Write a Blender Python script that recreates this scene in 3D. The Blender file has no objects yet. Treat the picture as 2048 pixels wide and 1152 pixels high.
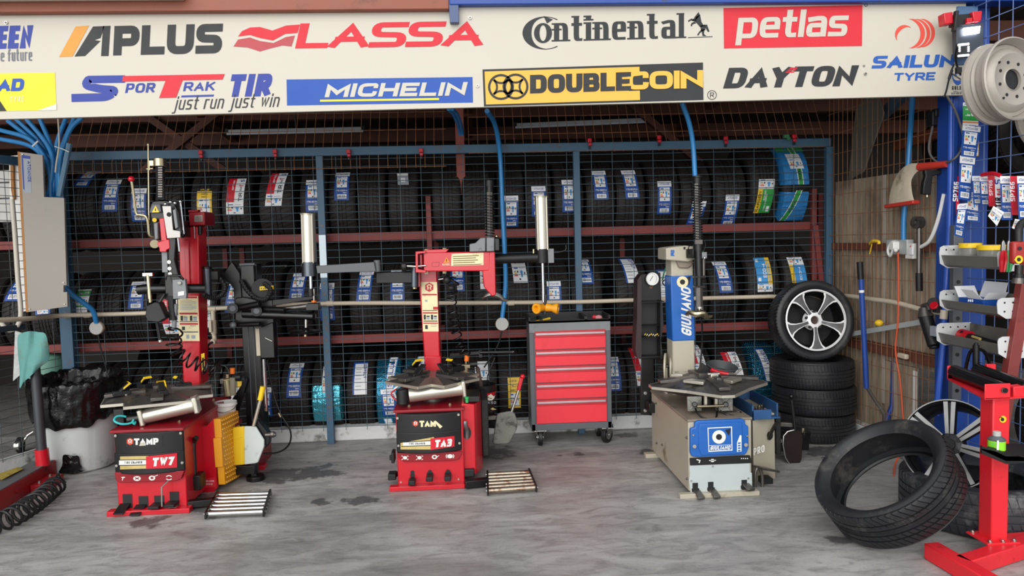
import bpy, bmesh, math, random
from math import sin, cos, pi, radians, atan2, sqrt
from mathutils import Vector, Matrix
random.seed(7)
scene = bpy.context.scene
COL = scene.collection

# ---------------------------------------------------------------- camera
F = 1500.0; CAM_H = 1.55
YAW = radians(3.35); PITCH = math.atan((576 - 480) / F); ROLL = math.atan(0.0255)
_f = Vector((sin(YAW) * cos(PITCH), cos(YAW) * cos(PITCH), -sin(PITCH)))
_r0 = Vector((cos(YAW), -sin(YAW), 0.0)); _u0 = _r0.cross(_f)
_R = _r0 * cos(ROLL) - _u0 * sin(ROLL); _U = _r0 * sin(ROLL) + _u0 * cos(ROLL)
cd = bpy.data.cameras.new('camera'); cam = bpy.data.objects.new('camera', cd); COL.objects.link(cam)
cd.sensor_fit = 'HORIZONTAL'; cd.sensor_width = 36.0; cd.lens = 36.0 * F / 2048.0
cd.clip_start = 0.05; cd.clip_end = 200
cam.matrix_world = Matrix(((_R.x, _U.x, -_f.x, 0), (_R.y, _U.y, -_f.y, 0), (_R.z, _U.z, -_f.z, CAM_H), (0, 0, 0, 1)))
scene.camera = cam

# ---------------------------------------------------------------- light, exposure
scene.view_settings.view_transform = 'Standard'; scene.view_settings.look = 'None'
scene.view_settings.exposure = 0.0; scene.view_settings.gamma = 1.0
scene.view_settings.use_curve_mapping = False
w = bpy.data.worlds.new('overcast_sky'); scene.world = w; w.use_nodes = True
bgn = w.node_tree.nodes['Background']
bgn.inputs[0].default_value = (0.96, 0.98, 1.0, 1); bgn.inputs[1].default_value = 1.0
sd = bpy.data.lights.new('hazy_sun', 'SUN'); sd.energy = 2.6; sd.angle = radians(60); sd.color = (1.0, 0.985, 0.96)
sun = bpy.data.objects.new('hazy_sun', sd); COL.objects.link(sun); sun.location = (-3, -8, 6)
sun.rotation_euler = Vector((.32, 1.0, -.36)).to_track_quat('-Z', 'Y').to_euler()

# ---------------------------------------------------------------- pixel -> place (photograph 2048 x 1152)
def ray(px, py): return _f + _R * ((px - 1024) / F) + _U * ((576 - py) / F)
def P(px, py, Y):
    d = ray(px, py); t = Y / d.y
    return Vector((d.x * t, Y, CAM_H + d.z * t))
def PY(px, py, Y): return P(px, py, Y(px) if callable(Y) else Y)
def G(px, py, Z=0.0):
    d = ray(px, py); t = (Z - CAM_H) / d.z
    return Vector((d.x * t, d.y * t, Z))
def PX(px, py, X):
    d = ray(px, py); t = X / d.x
    return Vector((X, d.y * t, CAM_H + d.z * t))

# ---------------------------------------------------------------- materials
def srgb(h):
    if isinstance(h, (tuple, list)): return tuple(h)
    h = h.lstrip('#'); c = [int(h[i:i + 2], 16) / 255 for i in (0, 2, 4)]
    return tuple(x / 12.92 if x <= 0.04045 else ((x + 0.055) / 1.055) ** 2.4 for x in c)
MATS = {}
def M(name, col='#888888', rough=0.5, metal=0.0, var=0.12, scale=9.0, dirt=None, dirt_amt=0.0, dirt_scale=4.0, bump=0.0, bscale=60.0, emit=0.0, trans=0.0, alpha=1.0, coat=0.0):
    if name in MATS: return MATS[name]
    m = bpy.data.materials.new(name); m.use_nodes = True; nt = m.node_tree; N = nt.nodes; L = nt.links
    b = N['Principled BSDF']; c = srgb(col)
    b.inputs['Metallic'].default_value = metal
    tc = N.new('ShaderNodeTexCoord')
    nz = N.new('ShaderNodeTexNoise'); nz.inputs['Scale'].default_value = scale; nz.inputs['Detail'].default_value = 5
    L.new(tc.outputs['Object'], nz.inputs['Vector'])
    mx = N.new('ShaderNodeMix'); mx.data_type = 'RGBA'
    mx.inputs[6].default_value = (*[x * (1 - var) for x in c], 1); mx.inputs[7].default_value = (*[min(1, x * (1 + var)) for x in c], 1)
    L.new(nz.outputs['Fac'], mx.inputs[0]); out = mx.outputs[2]
    if dirt is not None:
        n2 = N.new('ShaderNodeTexNoise'); n2.inputs['Scale'].default_value = dirt_scale; n2.inputs['Detail'].default_value = 8; n2.inputs['Roughness'].default_value = 0.7
        L.new(tc.outputs['Object'], n2.inputs['Vector'])
        mr = N.new('ShaderNodeMapRange'); mr.inputs[1].default_value = 0.62 - 0.3 * dirt_amt; mr.inputs[2].default_value = 0.72 - 0.2 * dirt_amt
        L.new(n2.outputs['Fac'], mr.inputs[0])
        m2 = N.new('ShaderNodeMix'); m2.data_type = 'RGBA'; m2.inputs[7].default_value = (*srgb(dirt), 1)
        L.new(out, m2.inputs[6]); L.new(mr.outputs[0], m2.inputs[0]); out = m2.outputs[2]
    L.new(out, b.inputs['Base Color'])
    rr = N.new('ShaderNodeMapRange'); rr.inputs[3].default_value = max(0.02, rough - 0.08); rr.inputs[4].default_value = min(1, rough + 0.08)
    L.new(nz.outputs['Fac'], rr.inputs[0]); L.new(rr.outputs[0], b.inputs['Roughness'])
    if bump:
        n3 = N.new('ShaderNodeTexNoise'); n3.inputs['Scale'].default_value = bscale; n3.inputs['Detail'].default_value = 4
        L.new(tc.outputs['Object'], n3.inputs['Vector'])
        bp = N.new('ShaderNodeBump'); bp.inputs['Strength'].default_value = bump; bp.inputs['Distance'].default_value = 0.01
        L.new(n3.outputs['Fac'], bp.inputs['Height']); L.new(bp.outputs[0], b.inputs['Normal'])
    if emit:
        b.inputs['Emission Color'].default_value = (*c, 1); b.inputs['Emission Strength'].default_value = emit
    if trans: b.inputs['Transmission Weight'].default_value = trans; b.inputs['IOR'].default_value = 1.3
    if coat: b.inputs['Coat Weight'].default_value = coat; b.inputs['Coat Roughness'].default_value = 0.15
    if alpha < 1: b.inputs['Alpha'].default_value = alpha
    MATS[name] = m
    return m

RUBBER = M('tyre_rubber', '#1b1614', 0.66, var=0.25, scale=14, dirt='#353029', dirt_amt=0.15, dirt_scale=5)
RUBBER_W = M('worn_tyre_rubber', '#1e1f22', 0.5, var=0.25, scale=10, dirt='#454340', dirt_amt=0.22, dirt_scale=6)
RUBBER_H = M('worn_grey_tyre_rubber', '#2b2d33', 0.5, var=0.2, scale=10, dirt='#5f5f60', dirt_amt=0.35, dirt_scale=7)
RED = M('red_gloss_paint', '#c60c22', 0.32, var=0.08, scale=5, coat=0.3)
DRED = M('dark_red_gloss_paint', '#8e0a1c', 0.35, var=0.1, scale=5)
RED_S = M('red_drawer_paint', '#e3303f', 0.36, var=0.06, scale=4, dirt='#c21e2d', dirt_amt=0.1)
RED_ST = M('bright_red_stand_paint', '#e02430', 0.4, var=0.06, scale=6, dirt='#a81a22', dirt_amt=0.1, dirt_scale=9)
RAIL = M('red_oxide_paint', '#7d332f', 0.6, var=0.15, scale=8, dirt='#5a221e', dirt_amt=0.2)
RAIL_B = M('brown_oxide_paint', '#6a3f30', 0.65, var=0.15, scale=6, dirt='#50301f', dirt_amt=0.2)
CAGE = M('blue_grey_cage_paint', '#3d5f78', 0.5, var=0.12, scale=7, dirt='#5a4a40', dirt_amt=0.12, dirt_scale=8)
WIRE = M('blue_grey_wire', '#4d5f67', 0.5, var=0.1)
WIRE_G = M('dark_grey_wire', '#4a5154', 0.5, var=0.15)
WIRE_R = M('rusty_wire', '#96694c', 0.75, var=0.3, scale=4, dirt='#5d3a28', dirt_amt=0.3)
WIRE_B = M('bright_blue_wire', '#5a6fa0', 0.5, var=0.1)
BLUE = M('blue_steel_paint', '#1d4494', 0.42, var=0.15, scale=5, dirt='#3a3330', dirt_amt=0.1, dirt_scale=6)
BLUE_P = M('blue_plastic_hose', '#2f86c6', 0.35, var=0.1)
BLACK = M('black_paint', '#080809', 0.35, var=0.2)
BLACK_M = M('matt_black_plastic', '#121213', 0.5, var=0.15)
DGREY = M('dark_grey_paint', '#55585e', 0.45, var=0.08, scale=5)
MGREY = M('mid_grey_paint', '#7a7c7e', 0.45, var=0.12, scale=9, dirt='#4e4f50', dirt_amt=0.15)
STEEL = M('bare_steel', '#b9b8b2', 0.3, 1.0, var=0.12, scale=16)
STEEL_D = M('dark_worn_steel', '#6a6561', 0.36, .7, var=0.3, scale=12, dirt='#2c2826', dirt_amt=0.3, dirt_scale=8)
CHROME = M('bright_chrome', '#dcdedf', 0.12, 1.0, var=0.05)
ALU = M('brushed_aluminium', '#cfcabb', 0.34, 0.75, var=0.06, scale=8)
ZINC = M('yellow_zinc', '#b9ae8e', 0.3, 1.0, var=0.15, scale=14)
WHITE = M('white_paint', '#e6e5e0', 0.45, var=0.04)
CREAM = M('cream_plastic_pipe', '#c9bca6', 0.42, var=0.07, scale=5)
YELLOW = M('yellow_plastic', '#f0c81e', 0.4, var=0.06, dirt='#b89a30', dirt_amt=0.08, dirt_scale=16)
AMBER = M('amber_plastic', '#e59a12', 0.4, var=0.08)
ORANGE = M('orange_plastic', '#ee7420', 0.4, var=0.05)
PAPER = M('paper_white', '#e9eaec', 0.55, var=0.03)
P_BLUE = M('paper_blue', '#164a9c', 0.45, var=0.06)
P_RED = M('paper_red', '#d01a2e', 0.45, var=0.05)
P_YEL = M('paper_yellow', '#eec32a', 0.45, var=0.05)
P_GRN = M('paper_green', '#2f9a46', 0.45, var=0.05)
P_LBL = M('paper_light_blue', '#3c93d6', 0.45, var=0.05)
P_BLK = M('paper_black', '#16171a', 0.5, var=0.05)
P_GRY = M('paper_grey', '#9aa0a8', 0.5, var=0.05)
P_ORG = M('paper_orange', '#e2802a', 0.45, var=0.05)

# ---------------------------------------------------------------- mesh building
class MB:
    """collects shapes in world (or local) coordinates and links them as one mesh object"""
    def __init__(s): s.v = []; s.f = []; s.fm = []; s.mats = []
    def mi(s, m):
        if m not in s.mats: s.mats.append(m)
        return s.mats.index(m)
    def add(s, vs, fs, m):
        o = len(s.v); k = s.mi(m); s.v += [Vector(p) for p in vs]
        for f in fs: s.f.append([o + i for i in f]); s.fm.append(k)
    def box(s, c, size, m, rot=None):
        c = Vector(c); h = Vector(size) / 2
        vs = [Vector((x * h.x, y * h.y, z * h.z)) for x in (-1, 1) for y in (-1, 1) for z in (-1, 1)]
        if rot is not None: vs = [rot @ v for v in vs]
        s.add([c + v for v in vs], [(0, 1, 3, 2), (4, 6, 7, 5), (0, 4, 5, 1), (2, 3, 7, 6), (0, 2, 6, 4), (1, 5, 7, 3)], m)
    def bb(s, a, b, m):
        a = Vector(a); b = Vector(b); s.box((a + b) / 2, [abs(x) for x in (b - a)], m)
    def boxpx(s, x0, y0, x1, y1, Y, d, m):
        xm, ym = (x0 + x1) / 2, (y0 + y1) / 2
        s.bb((P(x0, ym, Y).x, Y, P(xm, y0, Y).z), (P(x1, ym, Y).x, Y + d, P(xm, y1, Y).z), m)
    def beam(s, a, b, w, h, m, up=(0, 0, 1)):
        a = Vector(a); b = Vector(b); z = (b - a).normalized(); u = Vector(up)
        if abs(z.dot(u)) > 0.98: u = Vector((0, 1, 0))
        x = z.cross(u).normalized(); y = x.cross(z)
        rot = Matrix((x, y, z)).transposed()
        s.box((a + b) / 2, (w, h, (b - a).length), m, rot)
    def cyl(s, a, b, r, m, r2=None, n=20, cap=True):
        a = Vector(a); b = Vector(b); r2 = r if r2 is None else r2
        z = (b - a).normalized(); u = Vector((0, 0, 1)) if abs(z.z) < 0.9 else Vector((1, 0, 0))
        x = z.cross(u).normalized(); y = z.cross(x)
        vs = []; fs = []
        for i in range(n):
            t = 2 * pi * i / n; d = x * cos(t) + y * sin(t); vs += [a + d * r, b + d * r2]
        for i in range(n):
            j = (i + 1) % n; fs.append((2 * i, 2 * j, 2 * j + 1, 2 * i + 1))
        if cap: fs.append([2 * i for i in range(n)][::-1]); fs.append([2 * i + 1 for i in range(n)])
        s.add(vs, fs, m)
    def tube(s, pts, r, m, n=8, smooth=0, closed=False):
        pts = [Vector(p) for p in pts]
        if smooth: pts = spline(pts, smooth, closed)
        vs = []; fs = []; k = len(pts); ref = None
        for i, p in enumerate(pts):
            if closed: t = pts[(i + 1) % k] - pts[i - 1]
            else: t = pts[min(i + 1, k - 1)] - pts[max(i - 1, 0)]
            t.normalize()
            if ref is None:
                u = Vector((0, 0, 1)) if abs(t.z) < 0.9 else Vector((1, 0, 0)); ref = t.cross(u).normalized()
            ref = (ref - t * ref.dot(t)).normalized(); y = t.cross(ref)
            rr = r(i / (k - 1)) if callable(r) else r
            vs += [p + (ref * cos(2 * pi * j / n) + y * sin(2 * pi * j / n)) * rr for j in range(n)]
        for i in range(k if closed else k - 1):
            a = i * n; b = ((i + 1) % k) * n
            for j in range(n):
                jj = (j + 1) % n; fs.append((a + j, a + jj, b + jj, b + j))
        if not closed: fs.append(list(range(n))[::-1]); fs.append([(k - 1) * n + j for j in range(n)])
        s.add(vs, fs, m)
    def lathe(s, prof, o, axis, m, n=32, closed=False, a0=0, a1=2 * pi, mats=None):
        """prof: (distance along axis, radius)"""
        o = Vector(o); z = Vector(axis).normalized(); u = Vector((0, 0, 1)) if abs(z.z) < 0.9 else Vector((0, -1, 0))
        x = (u - z * u.dot(z)).normalized(); y = z.cross(x); full = abs(a1 - a0) > 6.28; k = n if full else n + 1
        q = len(prof); vs = []; fs = []
        for i in range(k):
            t = a0 + (a1 - a0) * i / n; d = x * cos(t) + y * sin(t)
            vs += [o + z * h + d * r for h, r in prof]
        for i in range(n):
            a = i * q; b = ((i + 1) % k) * q
            for j in range(q if closed else q - 1):
                jj = (j + 1) % q; fs.append((a + j, a + jj, b + jj, b + j))
        s.add(vs, fs, m)
    def prism(s, pts, d, m):
        """closed polygon (3-D, planar) pushed along vector d"""
        pts = [Vector(p) for p in pts]; d = Vector(d); n = len(pts)
        fs = [list(range(n)), [n + i for i in range(n)][::-1]] + [(i, n + i, n + (i + 1) % n, (i + 1) % n) for i in range(n)]
        s.add(pts + [p + d for p in pts], fs, m)
    def plate(s, px, Y, d, m): s.prism([P(x, y, Y) for x, y in px], (0, d, 0), m)
    def flat(s, pts, m): s.add(pts, [list(range(len(pts)))], m)
    def flatpx(s, px, Y, m): s.flat([PY(x, y, Y) for x, y in px], m)
    def ball(s, c, r, m, n=16, sc=(1, 1, 1)):
        c = Vector(c); vs = []; fs = []; k = n // 2
        for i in range(k + 1):
            a = pi * i / k
            for j in range(n): vs.append(c + Vector((sin(a) * cos(2 * pi * j / n) * sc[0], sin(a) * sin(2 * pi * j / n) * sc[1], cos(a) * sc[2])) * r)
        for i in range(k):
            for j in range(n): fs.append((i * n + j, i * n + (j + 1) % n, (i + 1) * n + (j + 1) % n, (i + 1) * n + j))
        s.add(vs, fs, m)
    def build(s, name, parent=None, bevel=0.0, smooth=True, origin=None, keep=False):
        me = bpy.data.meshes.new(name)
        off = Vector(origin) if origin is not None else (WL(parent) if parent is not None and not keep else Vector())
        me.from_pydata([v - off for v in s.v], [], s.f)
        for m in s.mats: me.materials.append(m)
        me.polygons.foreach_set('material_index', s.fm)
        bm = bmesh.new(); bm.from_mesh(me); bmesh.ops.recalc_face_normals(bm, faces=bm.faces); bm.to_mesh(me); bm.free()
        if smooth:
            me.polygons.foreach_set('use_smooth', [True] * len(me.polygons)); me.set_sharp_from_angle(angle=0.62)
        o = bpy.data.objects.new(name, me); COL.objects.link(o)
        if parent is not None: o.parent = parent
        elif origin is not None: o.location = origin
        if bevel:
            b = o.modifiers.new('soft_edges', 'BEVEL'); b.width = bevel; b.segments = 2; b.limit_method = 'ANGLE'; b.angle_limit = 0.7
        return o
def WL(o):
    v = Vector()
    while o is not None: v += o.location; o = o.parent
    return v
def spline(p, k=6, closed=False):
    out = []; n = len(p)
    for i in range(n if closed else n - 1):
        a = p[i - 1] if (i > 0 or closed) else p[i] * 2 - p[i + 1]
        b = p[i]; c = p[(i + 1) % n]; d = p[(i + 2) % n] if (i + 2 < n or closed) else c * 2 - b
        for j in range(k):
            t = j / k
            out.append(0.5 * ((2 * b) + (c - a) * t + (2 * a - 5 * b + 4 * c - d) * t * t + (3 * b - a - 3 * c + d) * t ** 3))
    if not closed: out.append(p[-1])
    return out
def tag(o, label, cat, group=None, kind=None):
    if label: o['label'] = label
    if cat: o['category'] = cat
    if group: o['group'] = group
    if kind: o['kind'] = kind
    return o
def thing(name, loc, label, cat, group=None):
    o = bpy.data.objects.new(name, None); COL.objects.link(o); o.location = loc; o.empty_display_size = 0.1
    return tag(o, label, cat, group)
def struct(o): o['kind'] = 'structure'; return o
def solo(mb, name, label, cat, group=None, bevel=0.0, origin=None, smooth=True):
    if origin is None:
        n = len(mb.v); origin = (sum(v.x for v in mb.v) / n, sum(v.y for v in mb.v) / n, min(v.z for v in mb.v))
    return tag(mb.build(name, bevel=bevel, origin=origin, smooth=smooth), label, cat, group)
def ordinal(i):
    return ['first', 'second', 'third', 'fourth', 'fifth', 'sixth', 'seventh', 'eighth', 'ninth', 'tenth', 'eleventh', 'twelfth', 'thirteenth', 'fourteenth', 'fifteenth', 'sixteenth', 'seventeenth', 'eighteenth', 'nineteenth', 'twentieth', 'twenty-first', 'twenty-second', 'twenty-third', 'twenty-fourth', 'twenty-fifth', 'twenty-sixth', 'twenty-seventh', 'twenty-eighth'][i]

# ---------------------------------------------------------------- stroke lettering
r4 = 0.36
GL = {
'A': (1.0, [[(0, 0), (.5, 1), (1, 0)], [(.17, .3), (.83, .3)]]),
'B': (.9, [[(0, .52), (.95, .52, .22), (.95, 1, .22), (0, 1), (0, 0), (1, 0, .24), (1, .52, .24), (.5, .52)]]),
'C': (.9, [[(1, .84), (1, 1, .3), (0, 1, r4), (0, 0, r4), (1, 0, .3), (1, .2)]]),
'D': (.95, [[(0, .5), (0, 1), (1, 1, r4), (1, 0, r4), (0, 0), (0, .5)]]),
'E': (.8, [[(1, 1), (0, 1), (0, 0), (1, 0)], [(0, .5), (.85, .5)]]),
'F': (.8, [[(1, 1), (0, 1), (0, 0)], [(0, .5), (.85, .5)]]),
'G': (.95, [[(1, .8), (1, 1, .3), (0, 1, r4), (0, 0, r4), (1, 0, .25), (1, .45), (.55, .45)]]),
'H': (.9, [[(0, 0), (0, 1)], [(1, 0), (1, 1)], [(0, .5), (1, .5)]]),
'I': (.0, [[(.5, 0), (.5, 1)]]),
'J': (.6, [[(1, 1), (1, 0, .3), (0, 0, .3), (0, .3)]]),
'K': (.9, [[(0, 0), (0, 1)], [(.95, 1), (.05, .45)], [(.35, .6), (1, 0)]]),
'L': (.75, [[(0, 1), (0, 0), (1, 0)]]),
'M': (1.15, [[(0, 0), (0, 1), (.5, .25), (1, 1), (1, 0)]]),
'N': (.95, [[(0, 0), (0, 1), (1, 0), (1, 1)]]),
'O': (1.0, [[(0, .5), (0, 1, r4), (1, 1, r4), (1, 0, r4), (0, 0, r4), (0, .5)]]),
'P': (.85, [[(0, 0), (0, 1), (1, 1, .28), (1, .42, .28), (0, .42)]]),
'Q': (1.0, [[(0, .5), (0, 1, r4), (1, 1, r4), (1, 0, r4), (0, 0, r4), (0, .5)], [(.6, .3), (1, 0)]]),
'R': (.9, [[(0, 0), (0, 1), (1, 1, .26), (1, .46, .26), (0, .46)], [(.5, .46), (1, 0)]]),
'S': (.88, [[(1, 1), (0, 1, .24), (0, .52, .24), (1, .48, .24), (1, 0, .24), (0, 0)]]),
'T': (.85, [[(0, 1), (1, 1)], [(.5, 1), (.5, 0)]]),
'U': (.92, [[(0, 1), (0, 0, r4), (1, 0, r4), (1, 1)]]),
'V': (.95, [[(0, 1), (.5, 0), (1, 1)]]),
'W': (1.3, [[(0, 1), (.25, 0), (.5, .9), (.75, 0), (1, 1)]]),
'X': (.9, [[(0, 0), (1, 1)], [(0, 1), (1, 0)]]),
'Y': (.9, [[(0, 1), (.5, .45), (1, 1)], [(.5, .45), (.5, 0)]]),
'Z': (.85, [[(0, 1), (1, 1), (0, 0), (1, 0)]]),
'0': (.75, [[(0, .5), (0, 1, r4), (1, 1, r4), (1, 0, r4), (0, 0, r4), (0, .5)]]),
'1': (.3, [[(0, .75), (1, 1), (1, 0)]]),
'2': (.75, [[(0, .8), (0, 1, .25), (1, 1, .25), (1, .55, .25), (0, 0), (1, 0)]]),
'3': (.75, [[(0, 1), (1, 1, .22), (1, .52, .22), (.3, .52)], [(.3, .52), (1, .52, .22), (1, 0, .24), (0, 0)]]),
'4': (.8, [[(.75, 0), (.75, 1), (0, .3), (1, .3)]]),
'5': (.75, [[(1, 1), (0, 1), (0, .55), (1, .58, .24), (1, 0, .24), (0, 0)]]),
'6': (.75, [[(1, 1), (0, 1, r4), (0, 0, .25), (1, 0, .25), (1, .55, .25), (0, .55)]]),
'7': (.75, [[(0, 1), (1, 1), (.35, 0)]]),
'8': (.75, [[(.5, .52), (0, .52, .2), (0, 1, .2), (1, 1, .2), (1, .52, .2), (0, .52, .2), (0, 0, .2), (1, 0, .2), (1, .52, .2), (.5, .52)]]),
'9': (.75, [[(0, 0), (1, 0, r4), (1, 1, .25), (0, 1, .25), (0, .45, .25), (1, .45)]]),
'-': (.5, [[(0, .5), (1, .5)]]), '/': (.5, [[(0, 0), (1, 1)]]), '.': (.0, [[(.5, 0), (.5, .04)]]),
'a': (.7, [[(.05, .66), (.5, .7), (1, .7, .22), (1, 0)], [(1, .4), (0, .4, .18), (0, 0, .18), (1, 0, .1)]]),
'c': (.65, [[(1, .7), (0, .7, .3), (0, 0, .3), (1, 0)]]),
'e': (.7, [[(0, .36), (1, .36), (1, .7, .26), (0, .7, .28), (0, 0, .28), (.95, 0)]]),
'f': (.45, [[(1, 1), (.4, 1, .25), (.4, 0)], [(0, .66), (.95, .66)]]),
'h': (.7, [[(0, 0), (0, 1)], [(0, .5), (0, .7, .1), (1, .7, .3), (1, 0)]]),
'i': (.0, [[(.5, 0), (.5, .7)], [(.5, .9), (.5, 1)]]),
'j': (.35, [[(0, -.3), (1, -.3, .3), (1, .7)], [(1, .9), (1, 1)]]),
'l': (.0, [[(.5, 0), (.5, 1)]]),
'n': (.7, [[(0, 0), (0, .7)], [(0, .5), (0, .7, .1), (1, .7, .3), (1, 0)]]),
'o': (.72, [[(0, .35), (0, .7, .3), (1, .7, .3), (1, 0, .3), (0, 0, .3), (0, .35)]]),
'p': (.72, [[(0, -.3), (0, .7), (1, .7, .28), (1, 0, .28), (0, 0)]]),
'r': (.45, [[(0, 0), (0, .7)], [(0, .45), (0, .7, .15), (1, .7)]]),
's': (.65, [[(1, .7), (0, .7, .17), (0, .37, .17), (1, .33, .17), (1, 0, .17), (0, 0)]]),
't': (.45, [[(.4, 1), (.4, 0, .25), (1, 0)], [(0, .68), (.95, .68)]]),
'u': (.7, [[(0, .7), (0, 0, .3), (1, 0, .2), (1, .2)], [(1, 0), (1, .7)]]),
'w': (1.0, [[(0, .7), (.25, 0), (.5, .65), (.75, 0), (1, .7)]]),
}
def round_path(pts):
    out = []
    for i, p in enumerate(pts):
        v = Vector(p[:2])
        if len(p) > 2 and 0 < i < len(pts) - 1:
            a = Vector(pts[i - 1][:2]) - v; b = Vector(pts[i + 1][:2]) - v
            r = min(p[2], a.length * 0.5, b.length * 0.5) if p[2] < .3 else min(p[2], a.length * .72, b.length * .5 if len(pts[(i + 1)]) > 2 else b.length)
            A = v + a.normalized() * r; B = v + b.normalized() * r
            for k in range(6):
                t = k / 5; out.append(A * (1 - t) ** 2 + v * 2 * t * (1 - t) + B * t * t)
        else: out.append(v)
    res = [out[0]]
    for q in out[1:]:
        if (q - res[-1]).length > 1e-4: res.append(q)
    return res
def ribbon(pts, t, cap=0.0):
    """2-D polyline -> quads of width t with mitred joins"""
    pts = list(pts); closed = (pts[0] - pts[-1]).length < 1e-3
    if cap and not closed:
        pts[0] = pts[0] + (pts[0] - pts[1]).normalized() * cap; pts[-1] = pts[-1] + (pts[-1] - pts[-2]).normalized() * cap
    n = len(pts); Lp = []; Rp = []
    for i in range(n):
        if closed and i in (0, n - 1): a = (pts[-1] - pts[-2]).normalized(); b = (pts[1] - pts[0]).normalized()
        else:
            a = (pts[i] - pts[i - 1]).normalized() if i else (pts[1] - pts[0]).normalized()
            b = (pts[i + 1] - pts[i]).normalized() if i < n - 1 else a
        na = Vector((-a.y, a.x)); nb = Vector((-b.y, b.x)); m = na + nb
        m = na if m.length < 0.2 else m.normalized()
        k = min(1.0 / max(m.dot(na), 0.32), 3.0) * t / 2
        Lp.append(pts[i] + m * k); Rp.append(pts[i] - m * k)
    for S in (Lp, Rp):                      # keep the inside of tight bends from folding over
        for i in range(n - 1):
            if (S[i + 1] - S[i]).dot(pts[i + 1] - pts[i]) < 0: S[i + 1] = S[i].copy()
    return [(Lp[i], Rp[i], Rp[i + 1], Lp[i + 1]) for i in range(n - 1)]
class QL(list):
    def __init__(s): super().__init__(); s.ids = []
def letters(s, width, h, t, gap=0.22, kx=1.0, shear=0.0, serif=False):
    """list of 2-D quads of text s filling width x h; t = stroke thickness as a share of h; kx makes uprights wider than bars"""
    th = t * h; tv = th * kx
    tot = 0.0; items = []
    for ch in s:
        if ch == ' ': items.append((None, 0.45, 0)); tot += .45; continue
        wd, g = GL[ch]; items.append((g, wd, 1)); tot += wd
    ng = max(0, len(s) - 1)
    ink = sum(1 for i in items if i[2]) * tv + ng * gap * h
    k = (width - ink) / max(tot, 1e-6)        # px per glyph unit of skeleton width
    x = 0.0; out = QL(); ids = out.ids; pid = 0
    for g, wd, isg in items:
        w = wd * k
        if isg:
            for path in g:
                pts = [Vector(((tv / 2 + p.x * w) / kx if wd else (tv / 2) / kx, th / 2 + p.y * (h - th))) for p in
                       round_path(path)]
                lo = min(0, *[p.y - th / 2 for p in pts]) if min(p.y for p in pts) < 0 else 0
                pid += 1
                for q in ribbon(pts, th, th * .5):
                    out.append([(v.x * kx + x + shear * v.y, v.y) for v in [Vector((v.x, min(max(v.y, lo), h))) for v in q]])
                    ids.append(pid)
                if serif:
                    for e, e2 in ((pts[0], pts[1]), (pts[-1], pts[-2])):
                        if abs(e.x - e2.x) < 0.5 and len(path) > 1:
                            sg = 1 if e.y < e2.y else -1; yy = e.y - sg * th / 2
                            xa = e.x * kx + x; hw = tv * (.95 if sg > 0 else .75); sh = -tv * .2 if sg < 0 else 0
                            out.append([(xa - hw + sh, yy), (xa + hw + sh, yy), (xa + hw + sh, yy + sg * th * .55), (xa - hw + sh, yy + sg * th * .55)]); ids.append(pid + 3)
            x += w + tv + gap * h
        else: x += w + gap * h
    return out
def text_px(mb, s, x0, y0, x1, h, t, m, Y, slope=-.022, **kw):
    """text with its baseline starting at pixel (x0,y0), ending near x1, h pixels tall, on the plane at depth Y"""
    L = letters(s, x1 - x0, h, t, **kw)
    for i, q in enumerate(L):
        l = Vector((0, -.00003 * (i % 60), 0))
        mb.flat([PY(x0 + u, y0 - v + slope * u, Y) + l for u, v in q], m)
def path_px(mb, pts, t, m, Y):
    for i, q in enumerate(ribbon(round_path([tuple(p) for p in pts]), t)): mb.flat([PY(a.x, a.y, Y) - Vector((0, .00003 * i, 0)) for a in q], m)
def disc_px(mb, cx, cy, r, m, Y, r0=0, a0=0, a1=360, n=28, sy=1.0):
    for i in range(n):
        t0 = radians(a0 + (a1 - a0) * i / n); t1 = radians(a0 + (a1 - a0) * (i + 1) / n)
        q = [(cx + r * cos(t0), cy - sy * r * sin(t0)), (cx + r * cos(t1), cy - sy * r * sin(t1))]
        q += [(cx + r0 * cos(t1), cy - sy * r0 * sin(t1)), (cx + r0 * cos(t0), cy - sy * r0 * sin(t0))] if r0 else [(cx, cy)]
        mb.flatpx(q, Y, m)
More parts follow.
